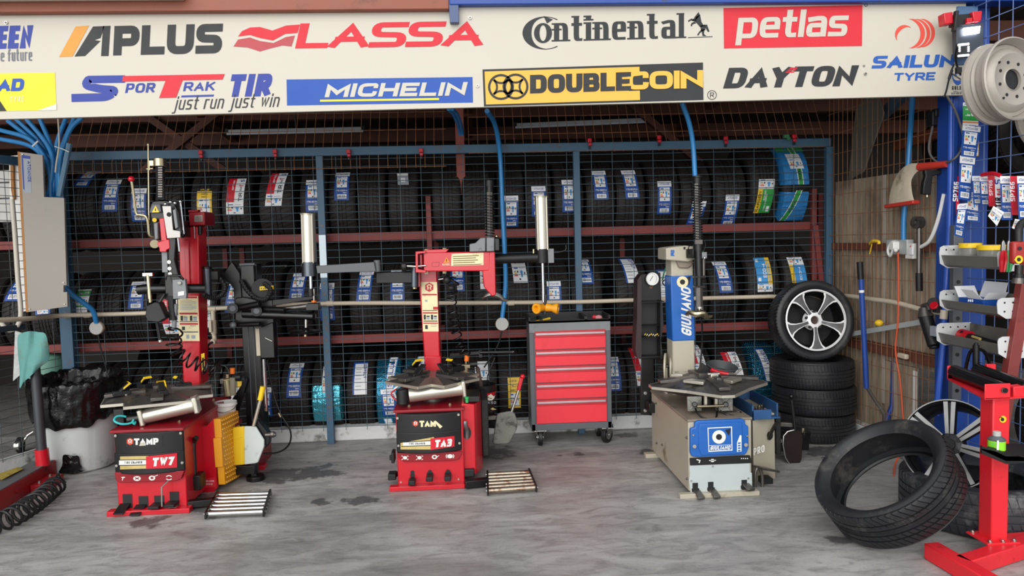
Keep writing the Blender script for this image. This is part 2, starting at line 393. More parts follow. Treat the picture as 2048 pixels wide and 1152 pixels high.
# ================================================================ the setting
YC = 5.85                       # plane of the wire cage
LX, RX = -3.06, 2.9             # where the cage's side walls leave it
SY = 4.35                       # plane of the signboard
def concrete():
    m = bpy.data.materials.new('worn_concrete'); m.use_nodes = True; nt = m.node_tree; N = nt.nodes; L = nt.links; b = N['Principled BSDF']
    tc = N.new('ShaderNodeTexCoord')
    def noise(sc, det, ro=.6, vec=None, dist=0.0):
        n = N.new('ShaderNodeTexNoise'); n.inputs['Scale'].default_value = sc; n.inputs['Detail'].default_value = det; n.inputs['Roughness'].default_value = ro; n.inputs['Distortion'].default_value = dist
        L.new(vec or tc.outputs['Object'], n.inputs['Vector']); return n.outputs['Fac']
    def rng(x, a, b_, c, d):
        r = N.new('ShaderNodeMapRange'); [setattr(r.inputs[i], 'default_value', v) for i, v in zip((1, 2, 3, 4), (a, b_, c, d))]
        L.new(x, r.inputs[0]); return r.outputs[0]
    def mixc(f, a, b_):
        x = N.new('ShaderNodeMix'); x.data_type = 'RGBA'
        for i, v in ((6, a), (7, b_)):
            if isinstance(v, tuple): x.inputs[i].default_value = (*v, 1)
            else: L.new(v, x.inputs[i])
        if isinstance(f, float): x.inputs[0].default_value = f
        else: L.new(f, x.inputs[0])
        return x.outputs[2]
    mp = N.new('ShaderNodeMapping'); mp.inputs['Scale'].default_value = (1.0, 2.6, 1); mp.inputs['Rotation'].default_value = (0, 0, .35); L.new(tc.outputs['Object'], mp.inputs[0])
    big = noise(1.1, 9, .65, mp.outputs[0], .6); mid = noise(5, 8, .7, mp.outputs[0], 1.0); fine = noise(70, 4)
    c = mixc(rng(big, .36, .6, 0, 1), srgb('#8d8b89'), srgb('#b3b1ae'))
    c = mixc(rng(mid, .46, .72, 0, .75), c, srgb('#625f5c'))
    c = mixc(rng(mid, .25, .42, .35, 0), c, srgb('#c2c1bf'))
    c = mixc(rng(fine, .55, .7, 0, .25), c, srgb('#4c4c4e'))
    # oil spots and drips that lie on the slab
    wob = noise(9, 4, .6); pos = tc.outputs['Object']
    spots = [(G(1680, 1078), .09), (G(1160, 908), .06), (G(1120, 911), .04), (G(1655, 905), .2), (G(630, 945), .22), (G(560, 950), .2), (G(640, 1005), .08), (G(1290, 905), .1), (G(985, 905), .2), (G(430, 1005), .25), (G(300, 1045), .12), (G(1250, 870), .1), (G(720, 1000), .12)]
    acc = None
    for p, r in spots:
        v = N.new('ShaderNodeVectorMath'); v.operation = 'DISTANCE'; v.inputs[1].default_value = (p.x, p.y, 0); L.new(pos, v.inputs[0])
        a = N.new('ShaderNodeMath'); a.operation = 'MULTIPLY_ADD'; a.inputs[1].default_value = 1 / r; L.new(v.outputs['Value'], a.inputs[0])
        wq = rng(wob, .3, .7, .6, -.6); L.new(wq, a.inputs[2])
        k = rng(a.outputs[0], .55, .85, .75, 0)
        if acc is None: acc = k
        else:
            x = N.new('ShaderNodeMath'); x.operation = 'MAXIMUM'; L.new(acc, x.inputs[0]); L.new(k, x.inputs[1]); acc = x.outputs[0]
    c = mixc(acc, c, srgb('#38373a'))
    L.new(c, b.inputs['Base Color'])
    L.new(rng(big, .3, .7, .34, .62), b.inputs['Roughness'])
    bp = N.new('ShaderNodeBump'); bp.inputs['Strength'].default_value = .25; bp.inputs['Distance'].default_value = .004; L.new(mid, bp.inputs['Height']); L.new(bp.outputs[0], b.inputs['Normal'])
    return m
b = MB(); b.bb((-9, -8, -.1), (9, 10, 0), concrete()); struct(b.build('floor'))
WALLD = M('dark_block_wall', '#3c3733', 0.85, var=0.3, scale=3)
ROOF = M('dark_corrugated_roof', '#4a3f39', 0.7, var=0.25, scale=4)
ROOFE = M('pale_roof_edge', '#c9c3b4', 0.6)
b = MB(); b.bb((-6.2, 9.0, 0), (6.2, 9.15, 3.6), WALLD); struct(b.build('wall_back'))
b = MB(); b.bb((-6.2, 4.4, 0), (-6.05, 9.0, 3.6), WALLD); struct(b.build('wall_left'))
b = MB(); b.bb((6.05, 2.6, 0), (6.2, 9.0, 3.6), WALLD); struct(b.build('wall_right'))
# corrugated roof falling towards the back
b = MB(); n = 150; prof = []
for i in range(n + 1):
    x = -6.2 + 12.4 * i / n; prof.append((x, .018 * cos(i * pi)))
vs = [];
for x, dz in prof: vs += [(x, 4.28, 3.2 + dz), (x, 9.1, 2.72 + dz), (x, 4.28, 3.24 + dz), (x, 9.1, 2.76 + dz)]
fs = []
for i in range(n):
    a = 4 * i; c = a + 4; fs += [(a, c, c + 1, a + 1), (a + 2, a + 3, c + 3, c + 2)]
b.add(vs, fs, ROOF); struct(b.build('ceiling', smooth=False))
k = 0
for y, zz in ((5.2, 3.0), (6.2, 2.92), (7.05, 2.83), (8.0, 2.74)):
    b = MB(); b.bb((-6, y - .05, zz - .14), (6, y + .05, zz), RAIL_B); k += 1; struct(b.build('trim_%d' % k, bevel=.004))
for x in (-2.35, .05, 2.3):     # rafters and struts under the roof
    b = MB(); b.beam((x, 4.6, 3.02), (x, 8.8, 2.6), .07, .12, RAIL_B); k += 1; struct(b.build('trim_%d' % k, bevel=.004))
for x0, x1, y in ((-2.9, -2.1, 6.9), (-2.1, -2.9, 6.95), (2.2, 1.5, 6.9)):
    b = MB(); b.beam((x0, y, 2.2), (x1, y, 2.8), .06, .06, RAIL_B); k += 1; struct(b.build('trim_%d' % k))
# fascia over the signboard: brown on the left, blue on the right
b = MB(); b.bb((-4.5, 4.3, P(450, 22, 4.3).z), (P(898, 10, 4.3).x, 4.42, P(450, 22, 4.3).z + .12), M('brown_fascia_paint', '#8a4a33', .5, var=.15, dirt='#6d3a2a', dirt_amt=.2)); k += 1; struct(b.build('trim_%d' % k, bevel=.006))
b = MB(); b.bb((P(898, 10, 4.3).x + .002, 4.3, P(1400, 6, 4.3).z), (4.2, 4.42, P(1400, 6, 4.3).z + .14), BLUE); k += 1; struct(b.build('trim_%d' % k, bevel=.006))
b = MB(); b.bb((-4.5, 4.2, P(300, 3, 4.3).z), (-1.5, 4.29, P(300, 3, 4.3).z + .06), ROOFE); k += 1; struct(b.build('trim_%d' % k, bevel=.004))

# low painted kerb under the cage
KERB = M('peeling_white_kerb_paint', '#cfd0cf', 0.6, var=0.06, dirt='#7d7a74', dirt_amt=0.28, dirt_scale=7, bump=.4, bscale=30)
b = MB(); b.bb((LX, 5.9, 0), (RX, 6.02, .115), KERB); struct(b.build('baseboard_back', bevel=.012))
KR0, KR1 = Vector((RX + .04, 5.9, 0)), Vector((RX + .04, 4.55, 0))
b = MB(); b.bb((RX, 4.6, 0), (RX + .1, 5.9, .1), KERB); struct(b.build('baseboard_right', bevel=.012))
LA, LB = Vector((-3.1, 5.84, 0)), Vector((-3.46, 4.8, 0)); LDIR = (LB - LA).normalized()
b = MB(); b.beam(LA + Vector((-.04, 0, .05)), LA + LDIR * 2.6 + Vector((-.04, 0, .05)), .08, .1, KERB); struct(b.build('baseboard_left', bevel=.01))

# ================================================================ signboard
SIGNW = M('white_sign_vinyl', '#c2bcae', 0.45, var=0.03, scale=2)
INK = M('sign_black', '#242628', .6, var=.05); IRED = M('sign_red', '#cf2232', .6, var=.04); INAVY = M('sign_navy', '#2c3d94', .6, var=.04)
IMID = M('sign_blue', '#1f4fa6', .6, var=.04); IGRAY = M('sign_grey', '#6b6f77', .6, var=.04); IGOLD = M('sign_gold', '#e7b045', .6, var=.04)
IYEL = M('sign_yellow', '#ecd52f', .6, var=.04); IORG = M('sign_orange', '#d9953c', .6, var=.04); ISAIL = M('sign_blue_text', '#1c55a8', .6); ISUN = M('sign_orange_red', '#d94a3c', .6)
sign = thing('shop_signboard', P(960, 205, SY), 'long white signboard covered in tyre logos above the wire cage', 'sign')
b = MB(); b.prism([P(-190, 243, SY), P(1930, 190, SY), P(1932, -5, SY), P(-190, 33, SY)], (0, .03, 0), SIGNW); b.build('board', sign)
S1 = SY - .0015; S2 = SY - .003; S3 = SY - .0045
def logo(mb, lab): o = mb.build('logo', sign, smooth=False); o['label'] = lab
b = MB(); text_px(b, 'EEN', -9, 98, 62, 46, .24, INAVY, S1, shear=.1, gap=.06, kx=1.1); text_px(b, 'he future', -8, 123, 64, 24, .11, IGRAY, S1, gap=.09); logo(b, 'navy and grey lettering cut by the left end')
b = MB(); b.flatpx([(-190, 150), (110, 145), (113, 220), (-190, 227)], S1, IYEL); b.flatpx([(75, 221), (113, 208), (113, 220)], S2, M('sign_pale', '#e4e0c8', .4)); b.flatpx([(-190, 226.5), (13, 222), (-4, 196), (-190, 200)], S2, INK)
text_px(b, 'AD', -6, 183, 46, 25, .27, IMID, S2, shear=.15, gap=.08, kx=1.2); text_px(b, 'TYRE', 20, 204, 48, 11, .16, M('sign_cream', '#efe6a0', .4), S2); logo(b, 'yellow panel')
b = MB(); b.flatpx([(151, 53), (178, 51), (145, 113), (118, 114)], S1, IORG); b.flatpx([(149, 113), (186, 53), (209, 52), (201, 76), (189, 80), (201, 82), (170, 112)], S1, INK); b.flatpx([(206, 52), (221, 51.5), (217, 112), (202, 112)], S1, INK)
text_px(b, 'PLUS', 226, 111, 443, 59, .27, INK, S1, shear=.05, gap=.07, kx=1.05); logo(b, 'black lettering with an orange slash')
b = MB(); IRD2 = M('sign_dark_red', '#a81d2b', .35)
def fill(mb, top, bot, m, Y):
    for i in range(len(top) - 1): mb.flatpx([top[i], top[i + 1], bot[i + 1], bot[i]], Y, m)
fill(b, [(484, 62), (500, 55), (520, 54), (545, 61), (572, 51), (600, 49)], [(476, 73), (500, 70), (520, 76), (546, 81), (570, 68), (595, 66)], IRED, S1)
fill(b, [(476, 79), (500, 75), (520, 82), (547, 86), (572, 74), (590, 71)], [(467, 93), (495, 95), (520, 103), (540, 97), (565, 91), (583, 93)], IRD2, S1)
text_px(b, 'LASSA', 590, 97, 963, 50, .21, IRED, S1, shear=.22, gap=.02, kx=1.75, slope=-.014); logo(b, 'red lettering with a waving flag')
b = MB(); path_px(b, [(250, 158), (178, 159, .1), (170, 168)], 15, INAVY, S1); path_px(b, [(178, 158), (168, 170, 12), (200, 178, 12), (232, 180, 12), (218, 194, 14), (143, 196)], 16, INAVY, S1)
b.flatpx([(246, 152), (449, 148), (445, 159), (365, 160.5), (352, 195), (318, 196), (331, 161.5), (244, 163)], S2, IRED)
text_px(b, 'POR', 250, 186, 308, 19, .2, INAVY, S1, shear=.2, gap=.16, kx=1.3); text_px(b, 'RAK', 366, 182.5, 428, 18, .2, INAVY, S1, shear=.2, gap=.16, kx=1.3); b.flatpx([(363, 191), (428, 189), (427, 193), (362, 195)], S1, INAVY)
text_px(b, 'TIR', 455, 194, 538, 45, .3, INAVY, S1, shear=.2, gap=.1); text_px(b, 'just run just win', 345, 220, 556, 27, .1, INK, S1, shear=.25, gap=.14, slope=-.03); logo(b, 'blue and red lettering over a handwritten line')
b = MB(); b.flatpx([(573, 159), (945, 154), (946, 205), (574, 211)], S1, IMID); b.flatpx([(640, 199.5), (878, 196), (878, 200), (640, 203.5)], S2, IYEL)
text_px(b, 'MICHELIN', 649, 194.5, 929, 27, .25, SIGNW, S2, shear=.25, gap=.16, kx=1.35, slope=-.012); logo(b, 'blue panel with white lettering')
b = MB(); disc_px(b, 1099, 67, 54, INK, S1, 41, 62, 298, 30, .61); b.flatpx([(1088, 33), (1104, 40), (1090, 46)], S1, INK)
disc_px(b, 1086, 67, 19, INK, S2, 10, 0, 360, 28, 1.05)
b.v = []; b.f = []; b.fm = []
for i in range(30):             # big opening letter with a swelling left side
    t0, t1 = [radians(55 + 250 * q / 30) for q in (i, i + 1)]
    th = lambda t: 4 + 14 * max(0, -cos(t)) ** .8
    b.flatpx([(1090 + 45 * cos(t0), 66 - 33 * sin(t0)), (1090 + 45 * cos(t1), 66 - 33 * sin(t1)), (1090 + (45 - th(t1)) * cos(t1), 66 - (33 - th(t1) * .35) * sin(t1)), (1090 + (45 - th(t0)) * cos(t0), 66 - (33 - th(t0) * .35) * sin(t0))], S1, INK)
b.flatpx([(1087, 32), (1106, 39), (1094, 47)], S1, INK)
for i in range(28):
    t0, t1 = [2 * pi * q / 28 for q in (i, i + 1)]
    b.flatpx([(1086 + 18 * cos(t0), 66 - 20 * sin(t0)), (1086 + 18 * cos(t1), 66 - 20 * sin(t1)), (1086 + 7 * cos(t1), 66 - 16 * sin(t1)), (1086 + 7 * cos(t0), 66 - 16 * sin(t0))], S2, INK)
text_px(b, 'ntinental', 1108, 83, 1368, 50, .11, INK, S1, gap=.14, kx=1.9, slope=-.027, serif=True)
b.flatpx([(1376, 74.5), (1425, 72.5), (1425, 74), (1376, 76)], S1, INK)
for q in ([(1397, 24), (1400, 30), (1392, 40), (1384, 42), (1390, 33)], [(1392, 34), (1400, 29), (1403, 44), (1408, 52), (1400, 54), (1390, 42)], [(1400, 52), (1410, 49), (1411, 60), (1403, 62)], [(1408, 50), (1414, 49), (1419, 63), (1416, 64), (1411, 56)], [(1403, 60), (1409, 58), (1408, 68), (1413, 72), (1405, 72)], [(1403, 58), (1407, 61), (1400, 66), (1397, 71), (1394, 70), (1398, 64)], [(1391, 40), (1393, 44), (1382, 41), (1377, 44), (1376, 41), (1383, 37)], [(1389, 43), (1393, 46), (1385, 49), (1384, 53), (1381, 51), (1383, 46)]): b.flatpx(q, S1, INK)
logo(b, 'black serif lettering with a rearing horse')
b = MB(); b.flatpx([(1447, 16), (1725, 10), (1724, 92), (1448, 97)], S1, IRED); text_px(b, 'petlas', 1472, 77, 1693, 55, .17, SIGNW, S2, gap=.07, kx=1.25, shear=.12); disc_px(b, 1732, 10, 3.4, INK, S1, 2.2, n=14); logo(b, 'red panel with white lettering')
b = MB(); b.flatpx([(965, 139), (1406, 125), (1407, 200), (968, 213)], S1, INK); b.flatpx([(969, 143), (1279, 133.5), (1280, 200), (972, 209)], S2, IGOLD); b.flatpx([(1258, 152), (1282, 151), (1282, 181), (1258, 182)], S2 - .0004, INK)
for cx in (1002, 1031):
    cy = 174 if cx < 1010 else 173
    disc_px(b, cx, cy, 26, INK, S3, 21.5)
    for a in range(4):
        t = a * 90; ox, oy = 26 * cos(radians(t)), 26 * sin(radians(t)); disc_px(b, cx + ox, cy - oy, 20, INK, S3, 16, t + 180 - 52, t + 180 + 52, 10)
text_px(b, 'DOUBLE', 1060, 187, 1262, 37, .25, INK, S3, gap=.05, kx=1.3, slope=-.03); text_px(b, 'COIN', 1254, 179.5, 1406, 36, .25, IGOLD, S3, gap=.05, kx=1.3, slope=-.022)
disc_px(b, 1424, 190, 9.5, INK, S1, 8.2); text_px(b, 'R', 1420, 195, 1428, 10, .14, INK, S1); logo(b, 'black and gold panel with two coins')
b = MB(); text_px(b, 'DAYTON', 1446, 177, 1706, 41, .24, INK, S1, gap=.06, kx=1.5, shear=.3, slope=-.02)
for i in range(3): b.flatpx([(1570 + 4 * i, 145.5 - 3.9 * i), (1588 + 3 * i, 144.8 - 3.9 * i), (1590 + 3 * i, 142.4 - 3.9 * i), (1573 + 4 * i, 143 - 3.9 * i)], S2, IRED)
disc_px(b, 1728, 132, 2.2, INK, S1, 1.2, n=12); logo(b, 'black slanted lettering with red stripes')
b = MB()
def crescent(cx, cy, r, dx, a0, a1, m, r2=None):
    r2 = r if r2 is None else r2
    for i in range(16):
        t0, t1 = [radians(a0 + (a1 - a0) * q / 16) for q in (i, i + 1)]
        b.flatpx([(cx + r * cos(t0), cy - r * sin(t0)), (cx + r * cos(t1), cy - r * sin(t1)), (cx - dx + r2 * cos(t1), cy - r2 * sin(t1)), (cx - dx + r2 * cos(t0), cy - r2 * sin(t0))], S1, m)
crescent(1820, 67, 30, 9, -78, 78, ISUN); crescent(1831, 67, 29.5, 7, -76, 80, ISUN); crescent(1841, 66, 29, 7, -76, 78, ISUN)
for i in range(12):
    t0, t1 = [radians(48 + 170 * q / 12) for q in (i, i + 1)]
    th = lambda t: 8 * max(0.1, sin((t - radians(48)) / radians(170) * pi))
    b.flatpx([(1809 + 19 * cos(t0), 69 - 19 * sin(t0)), (1809 + 19 * cos(t1), 69 - 19 * sin(t1)), (1809 + (19 - th(t1)) * cos(t1), 69 - (19 - th(t1)) * sin(t1)), (1809 + (19 - th(t0)) * cos(t0), 69 - (19 - th(t0)) * sin(t0))], S1, ISUN)
text_px(b, 'SAILUN', 1743, 137, 1907, 25, .24, ISAIL, S1, gap=.1, kx=1.5, shear=.2, slope=-.02); text_px(b, 'TYRE', 1787, 162, 1869, 16, .22, ISAIL, S1, gap=.14, kx=1.4, shear=.15); logo(b, 'blue lettering under orange crescents')
b = MB()
for i in range(14):
    t0, t1 = [radians(180 + 180 * q / 14) for q in (i, i + 1)]; th = lambda t: 1 + 8 * max(0, -sin(t))
    b.flatpx([(1916 + 12 * cos(t0), 148 - 22 * sin(t0)), (1916 + 12 * cos(t1), 148 - 22 * sin(t1)), (1916 + (12 - 2) * cos(t1), 148 - (22 - th(t1)) * sin(t1)), (1916 + 10 * cos(t0), 148 - (22 - th(t0)) * sin(t0))], S1, IMID)
disc_px(b, 1911, 150, 2.6, IMID, S1, n=12); disc_px(b, 1921, 149, 2.6, IMID, S1, n=12)
text_px(b, 'GULER', 1904, 180, 1927, 8, .18, INK, S1, kx=1.2); b.flatpx([(1912, 169), (1913.5, 169), (1913.5, 170.5), (1912, 170.5)], S1, INK); b.flatpx([(1915.5, 169), (1917, 169), (1917, 170.5), (1915.5, 170.5)], S1, INK)
text_px(b, 'REKLAM', 1907, 184.5, 1926, 2.6, .2, IGRAY, S1); text_px(b, '0532 698 98 34', 1903, 189, 1928, 4, .16, INK, S1); logo(b, 'small blue smile over black lettering')
for x, y in ((940, 36), (955, 172), (13, 46), (1730, 148)):
    b = MB(); p = P(x, y, SY); b.cyl(p + Vector((0, .002, 0)), p - Vector((0, .008, 0)), .009, STEEL, n=12); b.cyl(p - Vector((0, .008, 0)), p - Vector((0, .012, 0)), .005, STEEL_D, n=8); b.build('bolt', sign)
b = MB(); b.plate([(896, -8), (917, -8), (918, 45), (900, 45)], SY - .045, .04, M('dull_blue_strap', '#4a5a80', .5, var=.2, dirt='#5a4038', dirt_amt=.2)); solo(b, 'steel_strap', 'dull blue steel strap hanging down over the top edge of the white signboard', 'strap', bevel=.003)

# ================================================================ wire cage
cage = thing('wire_cage', (0, YC, 0), 'blue grey steel cage of three wire mesh panels in front of the tyre racks', 'cage')
def zz(py, px=1000, Y=YC): return P(px, py, Y).z
TOPZ = 2.26
b = MB(); b.bb((-3.08, YC - .02, TOPZ - .035), (RX - .0, YC + .03, TOPZ + .03), CAGE); b.build('top_rail', cage, bevel=.003)
POSTX = [P(131, 600, YC).x, P(650, 580, YC).x, P(1155, 460, YC).x, P(1657, 420, YC).x]
for i, x in enumerate(POSTX):
    b = MB(); h = .045 if i == 0 else .026
    b.bb((x - h, YC - .022, .0), (x + h, YC + .028, TOPZ - .036), CAGE)
    if i == 1:
        z = .2
        while z < 1.75: b.cyl((x, YC - .021, z), (x, YC - .0235, z), .013, DGREY, n=12); z += .088
    o = b.build('post', cage, bevel=.003)
b = MB(); b.bb((POSTX[1] - .026, YC - .0245, P(645, 555, YC).z), (POSTX[1] + .026, YC - .0225, P(645, 470, YC).z), M('scuffed_steel', '#a9b4bb', .4, .6)); o = b.build('scuffed_patch', cage)
def mesh_panel(x0, x1, z0, z1, dx, dz, r, m, phase=.04, Y=YC, jitter=.0015):
    mb = MB(); x = x0 + phase
    while x < x1:
        j = random.uniform(-jitter, jitter); mb.cyl((x + j, Y, z0), (x - j, Y, z1), r, m, n=5, cap=False); x += dx
    z = z0 + dz * .5
    while z < z1:
        j = random.uniform(-jitter, jitter); mb.cyl((x0, Y - 1.9 * r, z + j), (x1, Y - 1.9 * r, z - j), r, m, n=5, cap=False); z += dz
    return mb
for i in range(3):
    mesh_panel(POSTX[i] + .02, POSTX[i + 1] - .02, .1, TOPZ - .04, .1615, .0575, .0024, WIRE, [.09, .1, .1][i], YC - .004).build('wire_mesh', cage)
# rusty mesh sheets leaning back over the cage, up to the roof
def lean(x, s): return Vector((x, YC - .035 + .42 * max(0, s - .1), 2.12 + s * .75))
def rusty(name, x0, x1, s0, lab):
    mb = MB(); x = x0
    while x <= x1 + .01:
        pts = [lean(x, s) for s in ((s0, .1, 1) if s0 < .1 else (s0, 1))]
        mb.tube(pts, .0023, WIRE_R, n=5); x += .0705
    s = s0 + .01
    while s < 1:
        p, q = lean(x0, s), lean(x1, s); mb.tube([p, q], .0024, WIRE_R, n=5); s += .2
    return tag(mb.build(name, origin=lean((x0 + x1) / 2, s0)), lab, 'wire mesh')
rusty('rusty_mesh_sheet', -2.98, P(893, 330, YC).x, 0.0, 'rusty wire mesh sheet lapping over the top rail at the left half of the cage')
rusty('rusty_mesh_sheet', P(938, 300, YC).x, RX - .05, .13, 'rusty wire mesh sheet rising above the top rail at the right half of the cage')
# red clips along the top rail
for i, (x, y) in enumerate([(402, 308), (550, 306), (697, 306), (842, 304), (1179, 284), (1318, 278), (1451, 280), (1588, 276)]):
    p = P(x, y, YC - .045); c = thing('spring_clip', p, 'red plastic clip on the cage top rail, %s from the left' % ordinal(i), 'clip', 'red clips on the cage rail')
    b = MB(); b.box(p + Vector((0, 0, .012)), (.032, .03, .03), RED); b.box(p + Vector((.003, -.004, -.018)), (.026, .024, .024), RED); b.build('clip_body', c, bevel=.004)
    b = MB(); b.box(p + Vector((.002, 0, -.043)), (.016, .016, .02), BLACK); b.build('clip_jaw', c, bevel=.002)
b = MB(); p = P(1572, 273, YC - .05); b.box(p, (.04, .03, .025), M('green_rag', '#3c7a52', .8, bump=.5)); b.ball(p + Vector((.02, 0, -.015)), .018, MATS['green_rag'], 8); solo(b, 'green_clip', 'small green scrap tucked beside the rightmost red clip on the top rail', 'scrap')

# ================================================================ tyre rack
rack = thing('tyre_rack', (0, 6.0, 0), 'red oxide steel tyre rack with two long shelf rails behind the wire cage', 'rack')
R1Z, R2Z = 1.607, .805
for z in (R1Z, R2Z):
    for y in (5.963, 6.477):
        b = MB(); b.bb((-5.2, y - .018, z - .035), (2.84, y + .018, z + .03), RAIL); b.build('rail', rack, bevel=.003)
b = MB(); b.bb((-5.2, 6.6, 1.27), (-1.95, 6.64, 1.32), RAIL); b.build('rail', rack, bevel=.003)
for x, z0, z1, y in ((P(858, 450, 5.93).x, R2Z + .03, P(857, 392, 5.93).z, 5.925), (2.8, 0, 1.9, 5.925), (-4.4, 0, 1.9, 5.925)):
    b = MB(); b.bb((x - .02, y - .02, z0), (x + .02, y + .02, z1), RAIL); b.build('upright', rack, bevel=.003)
for px in (453, 487, 875, 1245, 1640):
    x = P(px, 560, 6.6).x; b = MB(); b.bb((x - .022, 6.585, 0), (x + .022, 6.62, 1.9), RAIL); b.build('upright', rack, bevel=.003)
b = MB(); b.beam((2.8, 5.9, R1Z), (2.86, 5.9, 1.05), .04, .04, RAIL); b.build('brace', rack, bevel=.003)

# ================================================================ tyres
def tyre_mesh(name, R=.32, W=.235, rim=.2, nb=64, skew=.5, grooves=(-.34, -.11, .11, .34), ribcut=.2, m=RUBBER, gd=.008, gw=.026):
    """tyre along local X with its own tread blocks; returns mesh data"""
    h = W / 2; H = R - rim; side = [(.60, rim, 0), (.68, rim - .006, 0), (.80, rim + .008, 0), (.93, rim + .3 * H, 0), (1.0, rim + .52 * H, 0), (.985, rim + .72 * H, 0), (.93, rim + .88 * H, 0), (.88, R - .012, 0)]
    tread = [(-.86, R - .006, 2), (-.8, R - .0015, 2)]; prev = -.8
    for g in grooves:
        tread += [(g - .03 - gw, R, 1), (g - gw, R, 1), (g - gw * .8, R - gd, 0), (g + gw * .8, R - gd, 0), (g + gw, R, 1)]
    tread += [(.8, R - .0015, 2), (.86, R - .006, 2)]
    prof = [(-x, r, f) for x, r, f in side] + tread + side[::-1]
    prof += [(.78, rim + .45 * H, 0), (.7, R - .018, 0), (0, R - .014, 0), (-.7, R - .018, 0), (-.78, rim + .45 * H, 0)]
    vs = []; fs = []; q = len(prof); angs = []
    for i in range(nb):
        for fr, low in ((0, 0), (.80, 0), (.83, 1), (.97, 1)): angs.append((2 * pi * (i + fr) / nb, low))
    for a, low in angs:
        for x, r, f in prof:
            rr = r; aa = a + skew * (abs(x) - .8) * .12 * (1 if x > 0 else -1) * (1 if f else 0)
            if low and (f == 2 or (f == 1 and abs(x) > ribcut)): rr -= gd * .8
            vs.append((x * h, -rr * cos(aa), rr * sin(aa)))
    n = len(angs)
    for i in range(n):
        a, b_ = i * q, ((i + 1) % n) * q
        for j in range(q): jj = (j + 1) % q; fs.append((a + j, b_ + j, b_ + jj, a + jj))
    me = bpy.data.meshes.new(name); me.from_pydata(vs, [], fs); me.materials.append(m)
    me.polygons.foreach_set('use_smooth', [True] * len(fs)); me.set_sharp_from_angle(angle=.6)
    return me
TY = [tyre_mesh('rack_tyre', skew=.6), tyre_mesh('rack_tyre', nb=72, skew=-.8, grooves=(-.4, -.14, .14, .4)), tyre_mesh('rack_tyre', nb=56, skew=1.2, grooves=(-.28, .0, .28), ribcut=.1)]
TYB = tyre_mesh('rack_tyre', R=.36, W=.26, rim=.22, nb=70, skew=.9)
def strip(mb, R, x, w, z0, z1, tilt, rects, texts=()):
    """paper strip glued round the front of the tread: rects (u0,v0,u1,v1,mat), texts (string,u,v,len,h,mat,vertical)"""
    a1 = math.asin(max(-.97, min(.97, z1 / R))); a0 = math.asin(max(-.97, min(.97, z0 / R)))
    def pt(u, v, lift):
        a = a0 + (a1 - a0) * v; r = R + .003 + lift
        return (x + (u - .5) * w + tilt * (v - .5), -r * cos(a), r * sin(a))
    for k, (u0, v0, u1, v1, m) in enumerate(rects):
        n = max(1, int((v1 - v0) * 12)); l = 0 if k == 0 else .0006 + .0002 * (k > 3)
        for i in range(n):
            va, vb = v0 + (v1 - v0) * i / n, v0 + (v1 - v0) * (i + 1) / n
            mb.flat([pt(u0, va, l), pt(u1, va, l), pt(u1, vb, l), pt(u0, vb, l)], m)
    asp = (R * (a1 - a0)) / w
    for s, u, v, ln, h, m, vert in texts:
        for q in letters(s, ln, h, .2, gap=.15):
            if vert: mb.flat([pt(u - b_ * asp, v + a * 1.0, .0012) for a, b_ in q], m)
            else: mb.flat([pt(u + a, v + b_, .0012) for a, b_ in q], m)
def energy(u0, v0, u1, v1):
    """little icons of an energy label"""
    r = []; W_, H_ = u1 - u0, v1 - v0
    for i, m in enumerate((P_GRN, P_YEL, P_ORG, P_RED)): r.append((u0 + .06 * W_, v0 + (.62 - .1 * i) * H_, u0 + (.22 + .04 * i) * W_, v0 + (.69 - .1 * i) * H_, m))
    r += [(u0 + .55 * W_, v0 + .5 * H_, u0 + .75 * W_, v0 + .7 * H_, P_LBL), (u0 + .6 * W_, v0 + .25 * H_, u0 + .72 * W_, v0 + .5 * H_, P_LBL), (u0 + .3 * W_, v0 + .55 * H_, u0 + .4 * W_, v0 + .7 * H_, P_BLK), (u0 + .85 * W_, v0 + .45 * H_, u0 + .93 * W_, v0 + .6 * H_, P_BLK), (u0 + .42 * W_, v0 + .08 * H_, u0 + .55 * W_, v0 + .17 * H_, P_BLK), (u0 + .08 * W_, v0 + .86 * H_, u0 + .4 * W_, v0 + .95 * H_, P_BLUE), (u0 + .5 * W_, v0 + .88 * H_, u0 + .9 * W_, v0 + .92 * H_, P_GRY)]
    return r
def bars(u0, v0, u1, v1): return [(u0, v0, u1, v1, PAPER)] + [(u0 + (u1 - u0) * (.12 + .09 * i), v0 + (v1 - v0) * .2, u0 + (u1 - u0) * (.12 + .09 * i + random.choice((.03, .05))), v0 + (v1 - v0) * .85, P_BLK) for i in range(9)]
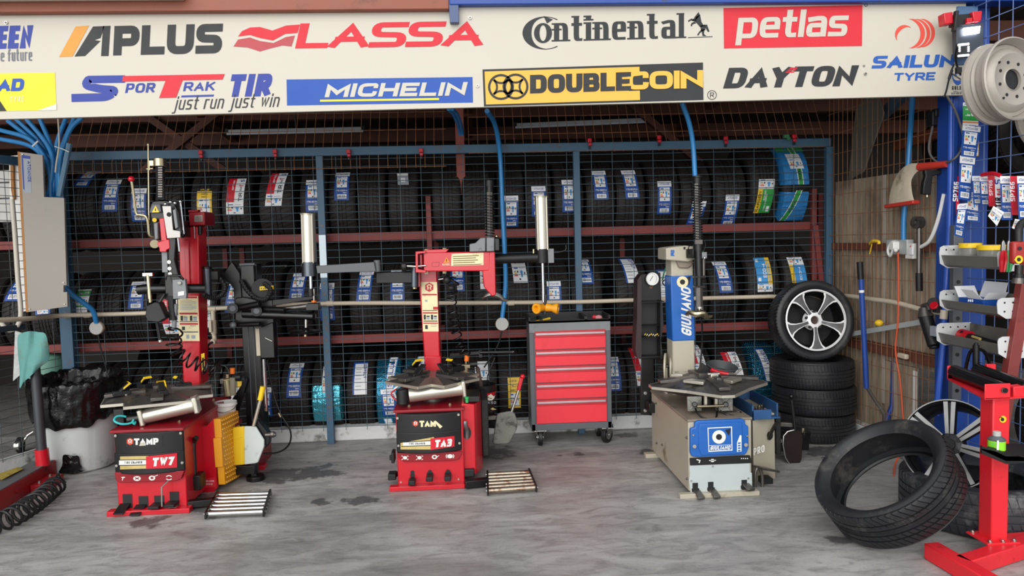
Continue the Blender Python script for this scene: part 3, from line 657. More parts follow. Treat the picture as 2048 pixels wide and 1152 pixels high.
def lab_kind(kind):
    if kind == 'blue': return [(0, 0, 1, 1, P_BLUE), (0, .83, 1, 1, PAPER), (.14, .4, .86, .8, PAPER), *bars(.18, .05, .84, .18)] + energy(.14, .4, .86, .8), [('ATOANZE', .16, .88, .7, .06, INAVY, 0), ('175/65R14', .1, .27, .8, .05, PAPER, 0), ('82H', .6, .21, .25, .035, PAPER, 0)]
    if kind == 'red': return [(0, 0, 1, 1, PAPER), (0, .32, .46, 1, P_RED)] + energy(.02, .02, .98, .28), [('SP766', .38, .64, .3, .045, PAPER, 1), ('TIR', .9, .34, .22, .09, P_BLK, 1), ('RAK', .84, .62, .12, .05, P_BLK, 1), ('T', .9, .74, .05, .1, P_RED, 1), ('S', .92, .88, .08, .1, INAVY, 1)]
    if kind == 'yellow': return [(0, 0, 1, 1, P_YEL), (0, .9, 1, 1, P_BLK), (.12, .14, .86, .66, PAPER)] + energy(.12, .14, .86, .66), [('APLUS', .2, .925, .6, .05, P_YEL, 0), ('A610', .28, .78, .44, .055, P_BLK, 0), ('88H', .3, .7, .4, .035, P_BLK, 0)]
    if kind == 'yellow2': return [(0, 0, 1, 1, P_YEL), (.14, .06, .86, .5, PAPER)] + energy(.14, .06, .86, .5), [('A919', .1, .86, .6, .06, P_BLK, 0), ('SUV', .3, .7, .5, .06, P_BLK, 0), ('98T', .2, .58, .5, .04, P_BLK, 0)]
    if kind == 'green': return [(0, 0, 1, 1, P_GRN), (0, .72, 1, 1, PAPER), (0, 0, .3, .74, P_YEL), (.72, .05, .9, .22, PAPER)] + energy(.05, .72, .95, 1), [('KAPSEN', .24, .05, .6, .085, P_BLK, 1), ('S2000', .52, .4, .28, .05, PAPER, 1), ('235/60R18', .62, .08, .5, .04, PAPER, 1)]
    if kind == 'green2': return [(0, 0, 1, 1, PAPER), (0, .72, 1, .95, P_GRN), (.05, .3, .95, .36, P_GRN)] + energy(.05, .36, .95, .7), [('AL03', .2, .78, .7, .11, PAPER, 0)]
    if kind == 'bedanz': return [(0, 0, 1, 1, PAPER), (0, 0, .12, 1, P_BLUE), (0, .93, 1, 1, P_BLUE)] + [(.2, .12 + .1 * i, .6, .14 + .1 * i, P_GRY) for i in range(7)], [('ATOANZE', .96, .45, .45, .1, INAVY, 1)]
    if kind == 'cyan': return [(0, 0, 1, 1, P_LBL), (.72, .2, 1, 1, P_YEL), (0, 0, 1, .22, PAPER), (.08, .86, .26, .94, PAPER), (.08, .3, .28, .4, PAPER)] + energy(.05, .0, .95, .22), [('ECO-4', .66, .4, .4, .09, PAPER, 1), ('KINFOREST', .92, .3, .6, .06, P_LBL, 1)]
    if kind == 'cyan2': return [(0, 0, 1, 1, P_LBL), (0, 0, .26, .7, P_YEL), (0, .68, 1, 1, PAPER)] + energy(.05, .68, .95, 1), [('ECO-4', .7, .1, .5, .09, PAPER, 1)]
    if kind == 'white': return [(0, 0, 1, 1, PAPER)] + energy(.05, .05, .95, .6), [('175/70R13', .1, .8, .8, .05, P_BLK, 0)]
    if kind == 'grey': return [(0, 0, 1, 1, P_GRY), (0, .75, 1, 1, PAPER), (.3, .2, .7, .55, PAPER), (.38, .28, .62, .48, P_BLK)], []
LABD = {'blue': 'blue and white label', 'red': 'red and white label', 'yellow': 'yellow and black label', 'yellow2': 'bright yellow label', 'green': 'green and yellow label', 'green2': 'white and green label', 'bedanz': 'blue-edged white label', 'cyan': 'light blue and yellow label', 'cyan2': 'light blue and yellow label', 'white': 'plain white label', 'grey': 'small grey tag', None: 'bare tread'}
def foil_mat(nm, c1, c2, c3):
    m = bpy.data.materials.new(nm); m.use_nodes = True; N = m.node_tree.nodes; L = m.node_tree.links; b = N['Principled BSDF']
    tc = N.new('ShaderNodeTexCoord'); mp = N.new('ShaderNodeMapping'); mp.inputs['Rotation'].default_value = (.9, 0, 0); L.new(tc.outputs['Object'], mp.inputs[0])
    br = N.new('ShaderNodeTexBrick'); br.inputs['Scale'].default_value = 26; br.inputs['Mortar Size'].default_value = .035
    mp2 = N.new('ShaderNodeMapping'); mp2.inputs['Rotation'].default_value = (radians(90), 0, 0); L.new(tc.outputs['Object'], mp2.inputs[0])
    mp3 = N.new('ShaderNodeMapping'); mp3.inputs['Rotation'].default_value = (0, 0, .7); L.new(mp2.outputs[0], mp3.inputs[0]); L.new(mp3.outputs[0], br.inputs['Vector'])
    br.inputs['Color1'].default_value = (*srgb(c1), 1); br.inputs['Color2'].default_value = (*srgb(c2), 1); br.inputs['Mortar'].default_value = (*srgb(c3), 1)
    nz = N.new('ShaderNodeTexNoise'); nz.inputs['Scale'].default_value = 9; L.new(tc.outputs['Object'], nz.inputs[0])
    L.new(br.outputs['Color'], b.inputs['Base Color']); b.inputs['Metallic'].default_value = .6; b.inputs['Roughness'].default_value = .25
    n2 = N.new('ShaderNodeTexNoise'); n2.inputs['Scale'].default_value = 45; L.new(tc.outputs['Object'], n2.inputs[0]); bp = N.new('ShaderNodeBump'); bp.inputs['Strength'].default_value = .8; bp.inputs['Distance'].default_value = .01; L.new(n2.outputs['Fac'], bp.inputs['Height']); L.new(bp.outputs[0], b.inputs['Normal'])
    return m
FOIL = foil_mat('cyan_foil', '#1c7d98', '#2797b0', '#7fe0ee'); FOILD = foil_mat('dark_printed_foil', '#0c1a26', '#10304a', '#3aa6cc'); BWRAP = M('blue_plastic_wrap', '#2f7fc0', .25, var=.2, scale=20, bump=.8, bscale=25, coat=.4)
def wrap(R, W, m, tilt0, tilt1):
    mb = MB(); h = W / 2; prof = [(-h * 1.02, R * .8), (-h * .97, R * .93), (-h * .85, R + .004), (-h * .4, R + .009), (h * .4, R + .009), (h * .85, R + .004), (h * .97, R * .93), (h * 1.02, R * .8)]
    n = 26; q = len(prof); vs = []; fs = []
    for i in range(n + 1):
        a = radians(tilt0 + (tilt1 - tilt0) * i / n)
        for x, r in prof: rr = r + random.uniform(-.004, .004) + (.004 if r > R else 0); vs.append((x, -rr * cos(a), rr * sin(a)))
    for i in range(n):
        for j in range(q - 1): fs.append((i * q + j, i * q + q + j, i * q + q + j + 1, i * q + j + 1))
    mb.add(vs, fs, m); return mb
def rack_row(rowname, grp, zc, data):
    xs = []
    for d in data: xs.append(P(d[0], d[1] or 0, 5.9).x if d[1] else P(d[0], {1.86: 400, 1.06: 590, .322: 780}[zc], 5.9).x)
    for i, d in enumerate(data):
        px, yt, yb, kind, tilt, opt = d
        big = 'big' in opt; R = .36 if big else .32; me = TYB if big else TY[(i * 7 + int(px)) % 3]
        gl = xs[i] - xs[i - 1] if i else .24; gr = xs[i + 1] - xs[i] if i + 1 < len(xs) else .24
        wd = min(gl, gr, .3) - .004; sx = max(.75, min(1.16, wd / (.262 if big else .237)))
        z = zc + (.073 if big else 0); yc = 6.22 + (.03 if big else 0)
        t = bpy.data.objects.new('tyre', me); COL.objects.link(t); t.location = (xs[i], yc, z); t.scale = (sx, 1, 1)
        desc = 'wrapped in blue plastic' if 'bluewrap' in opt else 'wrapped in shiny cyan foil' if opt.get('foil', (0,))[0] == -30 else 'wrapped in dark blue foil' if 'foil' in opt else 'with ' + LABD[kind] if kind else 'with bare tread'
        tag(t, 'black tyre %s, %s from left %s' % (desc, ordinal(i), rowname), 'tyre', grp)
        if 'foil' in opt:
            wrap(R, .235, FOIL if opt['foil'][0] == -30 else FOILD, *opt['foil']).build('foil_wrap', t, keep=True)
        if 'bluewrap' in opt:
            for a0, a1 in ((-50, -9), (0, 88)): wrap(R, .262, BWRAP, a0, a1).build('plastic_wrap', t, keep=True)
            mb = MB(); strip(mb, R + .012, -.03, .055, -.28, -.045, .1, [(0, 0, 1, 1, P_GRN), (0, 0, .12, 1, PAPER), (.88, 0, 1, 1, PAPER)], [('WINDA', .75, .3, .4, .08, P_BLK, 1)]); mb.build('printed_band', t, keep=True); mb = MB(); strip(mb, R + .012, .02, .05, 0, .32, -.03, [(0, 0, 1, 1, P_GRN), (0, 0, .12, 1, PAPER), (.88, 0, 1, 1, PAPER)], [('WINDA', .75, .1, .25, .08, P_BLK, 1)])
            mb.build('printed_band', t, keep=True); mb = MB(); strip(mb, R + .012, -.01, .25, .27, .315, 0, [(0, 0, 1, 1, P_GRN)]); mb.build('printed_band', t, keep=True)
        if kind:
            Yf = yc - R; zt = P(px, yt, Yf + .03).z - z; zb = P(px, yb, Yf + .03).z - z
            w_ = opt.get('w', .112) / sx; mb = MB(); strip(mb, R + (.014 if ('foil' in opt or 'bluewrap' in opt) else 0), 0, w_, zb, zt, tilt, *lab_kind(kind)); mb.build('paper_label', t, keep=True, smooth=False)
        if 'sailun' in opt:
            mb = MB(); strip(mb, R + .012, .02, .075, .03, .3, .04, [(0, 0, 1, 1, P_LBL), (.1, 0, .9, 1, PAPER)], [('SAILUN', .72, .2, .7, .1, INAVY, 1)]); mb.build('printed_band', t, keep=True, smooth=False); mb = MB(); strip(mb, R + .012, .0, .075, -.3, -.16, -.04, [(0, 0, 1, 1, P_LBL), (.1, 0, .9, 1, PAPER)]); mb.build('printed_band', t, keep=True, smooth=False)
        if 'ends' in opt:
            mb = MB(); strip(mb, R, 0, .2, *opt['ends'], 0, [(0, 0, 1, 1, PAPER)], [(opt['txt'], .2, .25, .6, .5, P_BLK, 0)]); mb.build('size_tag', t, keep=True, smooth=False)
N_ = {}
rack_row('on the top shelf', 'tyres on the top rack shelf', 1.86, [
    (-42, 0, 0, None, 0, N_), (22, 355, 420, 'blue', 0, N_), (86, 0, 0, None, 0, N_), (156, 333, 373, 'blue', .04, N_), (217, 359, 424, 'blue', .012, N_), (275, 377, 443, 'blue', 0, N_), (335, 0, 0, None, 0, N_), (407, 377, 441, 'yellow', 0, N_), (468, 357, 430, 'red', .015, {'w': .13}), (548, 345, 413, 'red', .03, {'w': .125}), (624, 360, 424, 'blue', 0, N_), (681, 344, 401, 'blue', 0, N_), (742, 0, 0, None, 0, N_), (804, 345, 370, 'grey', -.01, {'w': .085}), (893, 0, 0, None, 0, N_), (953, 0, 0, None, 0, N_), (1022, 392, 453, 'blue', 0, N_), (1077, 373, 433, 'blue', 0, N_), (1138, 360, 424, 'blue', 0, N_), (1201, 341, 400, 'blue', -.01, N_), (1262, 340, 398, 'blue', -.02, N_), (1329, 363, 428, 'blue', .005, N_), (1394, 403, 456, 'blue', .04, N_), (1463, 390, 450, 'blue', .015, N_), (1530, 359, 425, 'green', .025, {'big': 1, 'w': .13}), (1592, 307, 338, 'white', -.02, {'big': 1, 'bluewrap': 1})])
rack_row('on the middle shelf', 'tyres on the middle rack shelf', 1.06, [
    (-40, 0, 0, None, 0, N_), (22, 548, 602, 'blue', .05, N_), (85, 615, 635, 'blue', 0, N_), (160, 580, 630, 'green2', .02, {'w': .1}), (214, 0, 0, None, 0, N_), (268, 565, 618, 'blue', 0, N_), (338, 598, 668, 'red', -.02, {'w': .13}), (402, 595, 655, 'red', 0, {'w': .13}), (465, 563, 624, 'blue', .03, N_), (528, 0, 0, None, 0, N_), (592, 548, 598, 'blue', .02, N_), (652, 567, 640, 'blue', 0, N_), (727, 544, 602, 'blue', .02, N_), (793, 542, 602, 'blue', 0, N_), (914, 530, 583, 'blue', 0, N_), (974, 538, 578, 'white', 0, N_), (1040, 525, 566, 'white', -.01, N_), (1108, 563, 622, 'blue', 0, N_), (1173, 520, 568, 'blue', -.01, N_), (1264, 515, 566, 'bedanz', -.025, N_), (1331, 540, 604, 'bedanz', 0, N_), (1390, 0, 0, None, 0, N_), (1450, 524, 585, 'blue', -.02, N_), (1528, 516, 583, 'cyan', -.01, {'big': 1, 'w': .125}), (1596, 515, 565, 'cyan2', -.02, {'big': 1, 'w': .125})])
rack_row('on the floor row', 'tyres standing on the floor behind the cage', .322, [
    (165, 0, 0, None, 0, N_), (225, 0, 0, None, 0, N_), (285, 0, 0, None, 0, N_), (345, 0, 0, None, 0, N_), (405, 0, 0, None, 0, N_), (465, 760, 812, 'yellow', 0, N_), (527, 775, 832, 'blue', 0, N_), (585, 733, 794, 'blue', .005, N_), (650, 736, 784, 'white', 0, {'foil': (-30, 22), 'w': .06}), (717, 730, 788, 'bedanz', 0, N_), (777, 777, 830, 'blue', -.015, {'foil': (-60, 60), 'sailun': 1}), (834, 0, 0, None, 0, {'foil': (-60, 60), 'sailun': 1}), (898, 0, 0, None, 0, N_), (963, 727, 760, 'white', 0, {'w': .105}), (1028, 755, 815, 'yellow2', 0, {'w': .1}), (1092, 0, 0, None, 0, N_), (1155, 0, 0, None, 0, N_), (1228, 718, 780, 'blue', 0, N_), (1284, 703, 770, 'red', -.03, {'w': .11}), (1344, 0, 0, None, 0, N_), (1401, 698, 752, 'red', -.02, {'w': .11}), (1470, 708, 762, 'red', -.03, {'w': .13}), (1533, 700, 760, 'bedanz', -.04, {'foil': (-60, 75), 'w': .07}), (1592, 0, 0, None, 0, {'foil': (-60, 75)})])
# worn tyres with chalked size tags, standing behind the floor row
b = MB(); b.bb((-2.9, 6.85, 0), (1.0, 7.1, .09), M('raw_timber', '#6b5a45', .8, var=.2)); solo(b, 'timber_batten', 'rough timber batten on the floor under the rear row of worn tyres', 'batten', bevel=.004)
for i, (px, tx) in enumerate([(300, '195-65-15'), (365, '205-55-R'), (690, '225-75-14'), (756, '205-60-15'), (818, '195-R14'), (908, '215-70-15'), (954, '205-R15'), (1008, '235-60-1'), (1058, '205-R16')]):
    x = P(px, 680, 6.8).x; t = bpy.data.objects.new('tyre', TY[i % 3]); COL.objects.link(t); t.location = (x, 6.98, .411); t.scale = (.8, 1, 1)
    tag(t, 'worn tyre with a white chalked size tag, %s from the left behind the floor row' % ordinal(i), 'tyre', 'worn tyres with chalked tags')
    mb = MB(); strip(mb, .32, 0, .22, .255, .298, 0, [(0, 0, 1, 1, M('masking_tape', '#a5a39a', .7))], [(tx, .12, .25, .76, .5, P_BLK, 0)]); mb.build('size_tag', t, keep=True, smooth=False)
t = bpy.data.objects.new('tyre', TY[1]); COL.objects.link(t); t.location = (P(545, 540, 6.7).x, 6.97, R2Z + .285); tag(t, 'worn tyre with a chalked size tag, standing behind the middle shelf', 'tyre')
mb = MB(); strip(mb, .32, 0, .2, .25, .285, 0, [(0, 0, 1, 1, MATS['masking_tape'])], [('275-75-17', .12, .25, .76, .5, P_BLK, 0)]); mb.build('size_tag', t, keep=True, smooth=False)
b = MB(); b.bb((-1.9, 6.63, R2Z - .06), (-1.0, 7.2, R2Z - .036), RAIL); b.build('shelf_plate', rack)

# fluorescent tubes under the roof
for i, (x0, y0, x1, y1) in enumerate([(455, 264, 727, 258), (1030, 251, 1293, 240)]):
    p, q = P(x0, y0, 7.0), P(x1, y1, 7.0); l = thing('tube_light', (p + q) / 2, ['unlit fluorescent tube fitting under the roof behind the left half of the cage', 'unlit fluorescent tube fitting under the roof behind the right half of the cage'][i], 'light', 'fluorescent fittings under the roof')
    b = MB(); b.beam(p, q, .05, .035, M('light_fitting_white', '#c9ccd0', .4)); b.build('housing', l, bevel=.004)
    b = MB(); d = Vector((0, -.02, -.02)); b.cyl(p + d, q + d, .012, M('opal_tube', '#dfe6ee', .2), n=12); b.build('tube', l)
    for e in (p, q):
        b = MB(); b.box(e, (.03, .055, .05), BLACK_M); b.build('end_cap', l)
    b = MB(); m_ = (p + q) / 2; b.cyl(m_, m_ + Vector((0, 0, .3)), .006, STEEL_D); b.build('hanger', l)
# ================================================================ tyre changers
def turntable(parent, c, R, rot, rise=.03, sink=.025, dom=STEEL_D, notch=.74, half=30, name='turntable'):
    """four-lobed clamping table, one mesh; jaws are added by the caller"""
    c = Vector(c); outer = []; inner = []
    for k in range(4):
        a = rot + 90 * k
        for da, rr in ((-half, 1), (half, 1), (45, notch)):
            t = radians(a + da); outer.append((cos(t) * R * rr, sin(t) * R * rr))
    mb = MB(); n = len(outer)
    top = [c + Vector((x * .5, y * .5, rise)) for x, y in outer]; mid = [c + Vector((x, y, .006)) for x, y in outer]
    low = [c + Vector((x, y, -.008)) for x, y in outer]; bot = [c + Vector((x * .5, y * .5, -sink)) for x, y in outer]
    vs = top + mid + low + bot; fs = [list(range(n)), [3 * n + i for i in range(n)]]
    for l in range(3):
        for i in range(n): j = (i + 1) % n; fs.append((l * n + i, l * n + j, (l + 1) * n + j, (l + 1) * n + i))
    mb.add(vs, fs, dom); o = mb.build(name, parent, smooth=False)
    mb = MB(); nn = len(mid)
    for i in range(nn):
        p, q = mid[i], mid[(i + 1) % nn]; mb.beam(p + Vector((0, 0, -.007)), q + Vector((0, 0, -.007)), .006, .017, ALU)
    mb.build('table_edge', o, keep=False)
    for k in range(4):
        t = radians(rot + 90 * k); d = Vector((cos(t), sin(t), 0)); mb = MB()
        mb.beam(c + d * R * .2 + Vector((0, 0, rise + .006)), c + d * R * .85 + Vector((0, 0, .02 + rise * .3)), .07, .02, dom, up=(0, 0, 1)); mb.build('slide', o, bevel=.003)
    return o
def jaw(table, c, R, ang, rad, z, tip, tipm, s=1.0):
    t = radians(ang); d = Vector((cos(t), sin(t), 0)); n = Vector((-d.y, d.x, 0)); p = Vector(c) + d * R * rad + Vector((0, 0, z)); mb = MB()
    mb.beam(p - d * .05 * s, p + d * .05 * s, .055 * s, .03 * s, BLACK_M); mb.prism([p + n * .024 * s + Vector((0, 0, .012)), p - n * .024 * s + Vector((0, 0, .012)), p - n * .018 * s - d * .055 * s + Vector((0, 0, .06 * s)), p + n * .018 * s - d * .055 * s + Vector((0, 0, .06 * s))], d * .018, BLACK_M)
    j = mb.build('jaw', table, bevel=.003)
    if tip:
        mb = MB(); q = p - d * .05 * s + Vector((0, 0, .055 * s)); mb.prism([q + n * .026 * s, q - n * .026 * s, q - n * .026 * s - d * .008, q + n * .026 * s - d * .008], d * .012 + Vector((0, 0, .012)), tipm)
        mb.prism([q + n * .027 * s, q + n * .018 * s, q + n * .018 * s + d * .04 * s - Vector((0, 0, .03 * s)), q + n * .027 * s + d * .04 * s - Vector((0, 0, .03 * s))], Vector((0, 0, .012)), tipm)
        mb.build('jaw_guard', j)
def coil(pts, R, turns, r, m, n=6, k=14, ph=0):
    pts = spline([Vector(p) for p in pts], 12); L = [0]
    for a, b_ in zip(pts, pts[1:]): L.append(L[-1] + (b_ - a).length)
    def at(s):
        s *= L[-1]
        for i in range(len(L) - 1):
            if s <= L[i + 1] + 1e-9: f = (s - L[i]) / max(L[i + 1] - L[i], 1e-9); return pts[i].lerp(pts[i + 1], f), (pts[i + 1] - pts[i]).normalized()
        return pts[-1], (pts[-1] - pts[-2]).normalized()
    out = []; N = int(turns * k)
    for i in range(N + 1):
        p, t = at(i / N); u = t.cross(Vector((.3, .2, 1)) if abs(t.z) < .9 else Vector((1, .1, 0))).normalized(); v = t.cross(u); a = ph + 2 * pi * i / k
        out.append(p + (u * cos(a) + v * sin(a)) * R)
    mb = MB(); mb.tube(out, r, m, n=n); return mb
def bulge(parent, name, x0, x1, y0, y1, Y, d, m, seg=14, thick=.02):
    """panel bowed towards the viewer; returns depth at pixel x"""
    a = P(x0, (y0 + y1) / 2, Y).x; b_ = P(x1, (y0 + y1) / 2, Y).x; z1 = P((x0 + x1) / 2, y0, Y).z; z0 = P((x0 + x1) / 2, y1, Y).z
    pts = []
    for i in range(seg + 1):
        u = -1 + 2 * i / seg; pts.append((a + (b_ - a) * (u + 1) / 2, Y - d * (1 - u * u), z0))
    pts += [(b_, Y + thick, z0), (a, Y + thick, z0)]
    mb = MB(); mb.prism(pts, (0, 0, z1 - z0), m); o = mb.build(name, parent, bevel=.006)
    pm = (y0 + y1) / 2
    def f(px):
        q = Y
        for _ in range(6): u = max(-1, min(1, 2 * (P(px, pm, q).x - a) / (b_ - a) - 1)); q = Y - d * (1 - u * u)
        return q - .002
    return o, f
def lift(f, l): return lambda px: f(px) - l
def strip_px(mb, x0, x1, top, bot, Y, m, n=10):
    for i in range(n):
        u, v = i / n, (i + 1) / n; xa, xb = x0 + (x1 - x0) * u, x0 + (x1 - x0) * v
        f = lambda a, q: a[0] + (a[1] - a[0]) * q
        mb.flatpx([(xa, f(top, u)), (xb, f(top, v)), (xb, f(bot, v)), (xa, f(bot, u))], Y, m)
def roller_board(parent, corners, m_roll, n=6, z=.03):
    """corners: floor pixels back-left, back-right, front-right, front-left"""
    q = [G(x, y, z) for x, y in corners]; o = None
    mb = MB(); mb.beam(q[0], q[3], .012, .04, BLACK); mb.beam(q[1], q[2], .012, .04, BLACK); o = mb.build('roller_board', parent, bevel=.002)
    for i in range(n):
        u = (i + .5) / n; a, b_ = q[0].lerp(q[3], u), q[1].lerp(q[2], u); mb = MB()
        mb.cyl(a, b_, .016, m_roll, n=16); mb.cyl(a + (a - b_).normalized() * .012, b_ + (b_ - a).normalized() * .012, .008, STEEL, n=10); mb.build('roller', o)
    return o
LBLP = M('worn_yellowed_label', '#e8dcae', .5, var=.08, dirt='#a8894a', dirt_amt=.12, dirt_scale=25)
GOLDP = M('gold_label', '#cdb673', .4, .3, var=.2, scale=25); RTXT = M('label_red', '#b8202c', .45); GRIME = M('grimy_grey_plate', '#8b8a83', .5, .3, var=.3, scale=14, dirt='#4d4a45', dirt_amt=.45, dirt_scale=8)
ROLLC = M('roller_chrome', '#c9c9c6', .2, 1.0, var=.1, scale=20); ROLLR = M('rusty_roller_steel', '#b8aa98', .3, .9, var=.2, scale=14, dirt='#7a4a30', dirt_amt=.4, dirt_scale=14)
HEX = M('logo_orange_red', '#d8442a', .45)
def hexlogo(mb, cx, cy, r, Y, m, w):
    pts = [(cx + r * cos(radians(90 + 60 * i)), cy - r * sin(radians(90 + 60 * i))) for i in range(6)]
    mb.flatpx(pts, Y, m); path_px(mb, [(cx - r * .35, cy + r * .5), (cx - r * .2, cy + .1 * r), (cx - r * .45, cy - .2 * r), (cx - r * .2, cy - r * .5), (cx + r * .2, cy - r * .5), (cx + r * .45, cy - .2 * r), (cx + r * .2, cy + .1 * r), (cx + r * .35, cy + r * .5)], r * .22, w, (lambda px: (Y(px) if callable(Y) else Y) - .0006))
def bolts(parent, pts, r=.008, m=STEEL, d=(0, -1, 0)):
    for p in pts:
        mb = MB(); p = Vector(p); dd = Vector(d); mb.cyl(p, p + dd * .008, r, m, n=8); mb.cyl(p + dd * .008, p + dd * .012, r * .6, m, n=6); mb.build('bolt', parent)
def warn_label(mb, x0, x1, y0, y1, Y, xs=0.0):
    """worn instruction label with red header lines, small text rows and pictogram blocks"""
    H_ = y1 - y0; sx = lambda x, y: x + xs * (y - y0)
    mb.flatpx([(sx(x0, y0), y0), (sx(x1, y0), y0), (sx(x1, y1), y1), (sx(x0, y1), y1)], Y, LBLP)
    W_ = x1 - x0
    def r(u0, v0, u1, v1, m):
        ya, yb = y0 + H_ * v0, y0 + H_ * v1; mb.flatpx([(sx(x0 + W_ * u0, ya), ya), (sx(x0 + W_ * u1, ya), ya), (sx(x0 + W_ * u1, yb), yb), (sx(x0 + W_ * u0, yb), yb)], Y - .0008, m)
    return r

# ---------------------------------------------------------------- left machine
Y7 = 4.47
t7 = thing('tyre_changer', P(300, 1020, Y7) * 1.0, 'red tyre changer with black front panel reading TW7, standing by the grey bin', 'tyre changer')
t7.location.z = 0
xl, xr = P(232, 940, Y7).x, P(371, 940, Y7).x; zt = P(300, 858, Y7).z
b = MB(); b.bb((xl, Y7, .02), (xr, 5.3, zt - .012), RED); b.build('cabinet', t7, bevel=.006)
b = MB(); b.bb((xl - .012, Y7 - .03, zt - .012), (xr + .012, 5.34, zt + .006), DRED); b.build('top_plate', t7, bevel=.004)
bolts(t7, [(x, y, zt + .006) for x in (xl + .07, xr - .07) for y in (4.6, 4.95, 5.22)], .011, ZINC, (0, 0, 1))
b = MB(); z0 = P(300, 1024, Y7 - .03).z; b.bb((P(214, 1025, 4.42).x, Y7 - .06, .0), (P(380, 1018, 4.42).x, Y7 + .0, .03), RED); b.build('base_rail', t7, bevel=.004)
b = MB(); b.bb((xl - .05, 5.22, 0), (xr + .25, 5.3, .03), RED); b.build('base_rail', t7, bevel=.004)
# bowed black fascia
o, f1 = bulge(t7, 'fascia', 229, 367, 862, 905, Y7 - .012, .045, BLACK_M)
bolts(o, [P(x, y, Y7 - .02) for x, y in ((232, 871), (362, 866))])
b = MB(); strip_px(b, 252, 325, (874, 872), (896, 893), f1, P_BLK); hexlogo(b, 260, 883, 7.5, lift(f1, .001), HEX, WHITE); text_px(b, 'TAMP', 268, 890, 317, 13, .28, WHITE, lift(f1, .001), gap=.08, kx=1.2); b.flatpx([(278, 892), (292, 891), (288, 884), (281, 886)], lift(f1, .0022), ALU); b.build('name_plate', o, smooth=False)
o, f2 = bulge(t7, 'fascia', 229, 369, 903, 944, Y7 - .012, .05, BLACK_M)
bolts(o, [P(x, y, Y7 - .02) for x, y in ((234, 931), (365, 925))])
b = MB(); strip_px(b, 240, 297, (913, 912), (939, 937), f2, GOLDP); strip_px(b, 238, 296, (921, 920), (930, 929), lift(f2, .0008), WHITE); strip_px(b, 237, 296, (919.5, 918.5), (921, 920), lift(f2, .001), P_BLK); strip_px(b, 237, 296, (930, 929), (931.5, 930.5), lift(f2, .001), P_BLK)
text_px(b, 'TIRE CHANGER', 249, 927.5, 284, 4.5, .18, P_BLK, lift(f2, .0016), gap=.3); strip_px(b, 292, 354, (913, 906), (938, 935), lift(f2, .0014), P_RED); text_px(b, 'TW7', 304, 933, 347, 17, .28, WHITE, lift(f2, .003), gap=.12, kx=1.2, shear=.12, slope=-.07); b.build('name_plate', o, smooth=False)
b = MB(); b.plate([(229, 945), (368, 942), (362, 958), (352, 962), (240, 966), (231, 961)], Y7 - .03, .03, DRED); o = b.build('symbol_band', t7, bevel=.003)
b = MB(); Ys = Y7 - .0315; text_px(b, 'T', 241, 961, 248, 7, .25, WHITE, Ys, shear=.3); disc_px(b, 274, 957, 7.5, WHITE, Ys, sy=.66); path_px(b, [(270, 959), (278, 955)], 1.6, DRED, Ys - .0008); path_px(b, [(270, 955), (278, 959)], 1.6, DRED, Ys - .0008); disc_px(b, 304, 956, 6.5, WHITE, Ys, 3, sy=.75); path_px(b, [(306, 954), (316, 950)], 1.5, WHITE, Ys - .0005); disc_px(b, 338, 955, 6.5, WHITE, Ys, 4.2, 20, 160, sy=.7); disc_px(b, 338, 956, 6.5, WHITE, Ys, 4.2, 200, 340, sy=.7); b.build('symbol', o, smooth=False)
for i, (xa, xb, ya, yb, mode) in enumerate([(245, 264, 988, 1018, 0), (277, 296, 992, 1019, 0), (308, 328, 991, 1014, 1), (339, 358, 983, 1013, 1)]):
    b = MB(); b.flatpx([(xa, ya + .4), (xb, ya), (xb + 1, yb), (xa + 1, yb + .4)], Y7 - .002, P_BLK); b.build('pedal_slot', t7)
    b = MB(); p = P((xa + xb) / 2, (ya * .35 + yb * .65), Y7)
    if mode == 0: b.beam(p + Vector((0, .1, .045)), p + Vector((-.02, -.08, -.035)), .062, .008, BLACK_M, up=(0, 0, 1)); b.beam(p + Vector((0, -.05, -.03)), p + Vector((0, .1, -.04)), .03, .02, BLACK_M)
    else: b.beam(p + Vector((0, .1, .0)), p + Vector((-.005, -.075, -.005)), .062, .016, BLACK_M, up=(0, 0, 1)); b.beam(p + Vector((0, .1, -.03)), p + Vector((0, -.04, -.03)), .045, .012, ALU)
    b.build('pedal', t7, bevel=.003)
b = MB(); b.tube([P(336, 962, Y7 - .04), P(323, 974, Y7 - .08), P(324, 1013, Y7 - .08)], .005, STEEL); b.build('pedal_rod', t7)
# right side: bead-breaker housing with an amber studded pad
b = MB(); Yb = 4.78; b.plate([(388, 853), (412, 853), (428, 836), (435, 976), (427, 982), (432, 990), (406, 995), (396, 995)], Yb, .03, RED); o = b.build('side_housing', t7, bevel=.003)
b = MB(); b.bb((P(372, 900, 4.7).x, 4.6, .06), (P(372, 900, 4.7).x + .045, 5.2, zt - .05), RED); b.build('side_cover', t7, bevel=.004)
xs = P(434, 900, Yb).x; b = MB(); pad = [(xs - .01, 4.77, P(430, 838, 4.77).z), (xs - .01, 5.14, P(458, 824, 5.1).z), (xs + .0, 5.14, P(462, 955, 5.1).z), (xs + .0, 4.77, P(440, 970, 4.77).z)]
b.prism([Vector(p) for p in pad], (.045, 0, 0), AMBER); o = b.build('studded_pad', t7, bevel=.006)
b = MB()
for i in range(9):
    for j in range(15):
        u, v = (i + .5 + .5 * (j % 2)) / 9.6, (j + .5) / 15; p = Vector(pad[0]).lerp(Vector(pad[1]), u).lerp(Vector(pad[3]).lerp(Vector(pad[2]), u), v) + Vector((.046, 0, 0)); b.ball(p, .007, M('amber_stud', '#f3bd4e', .35), 6)
sp = b.build('stud_pattern', o); sp['kind'] = 'stuff'
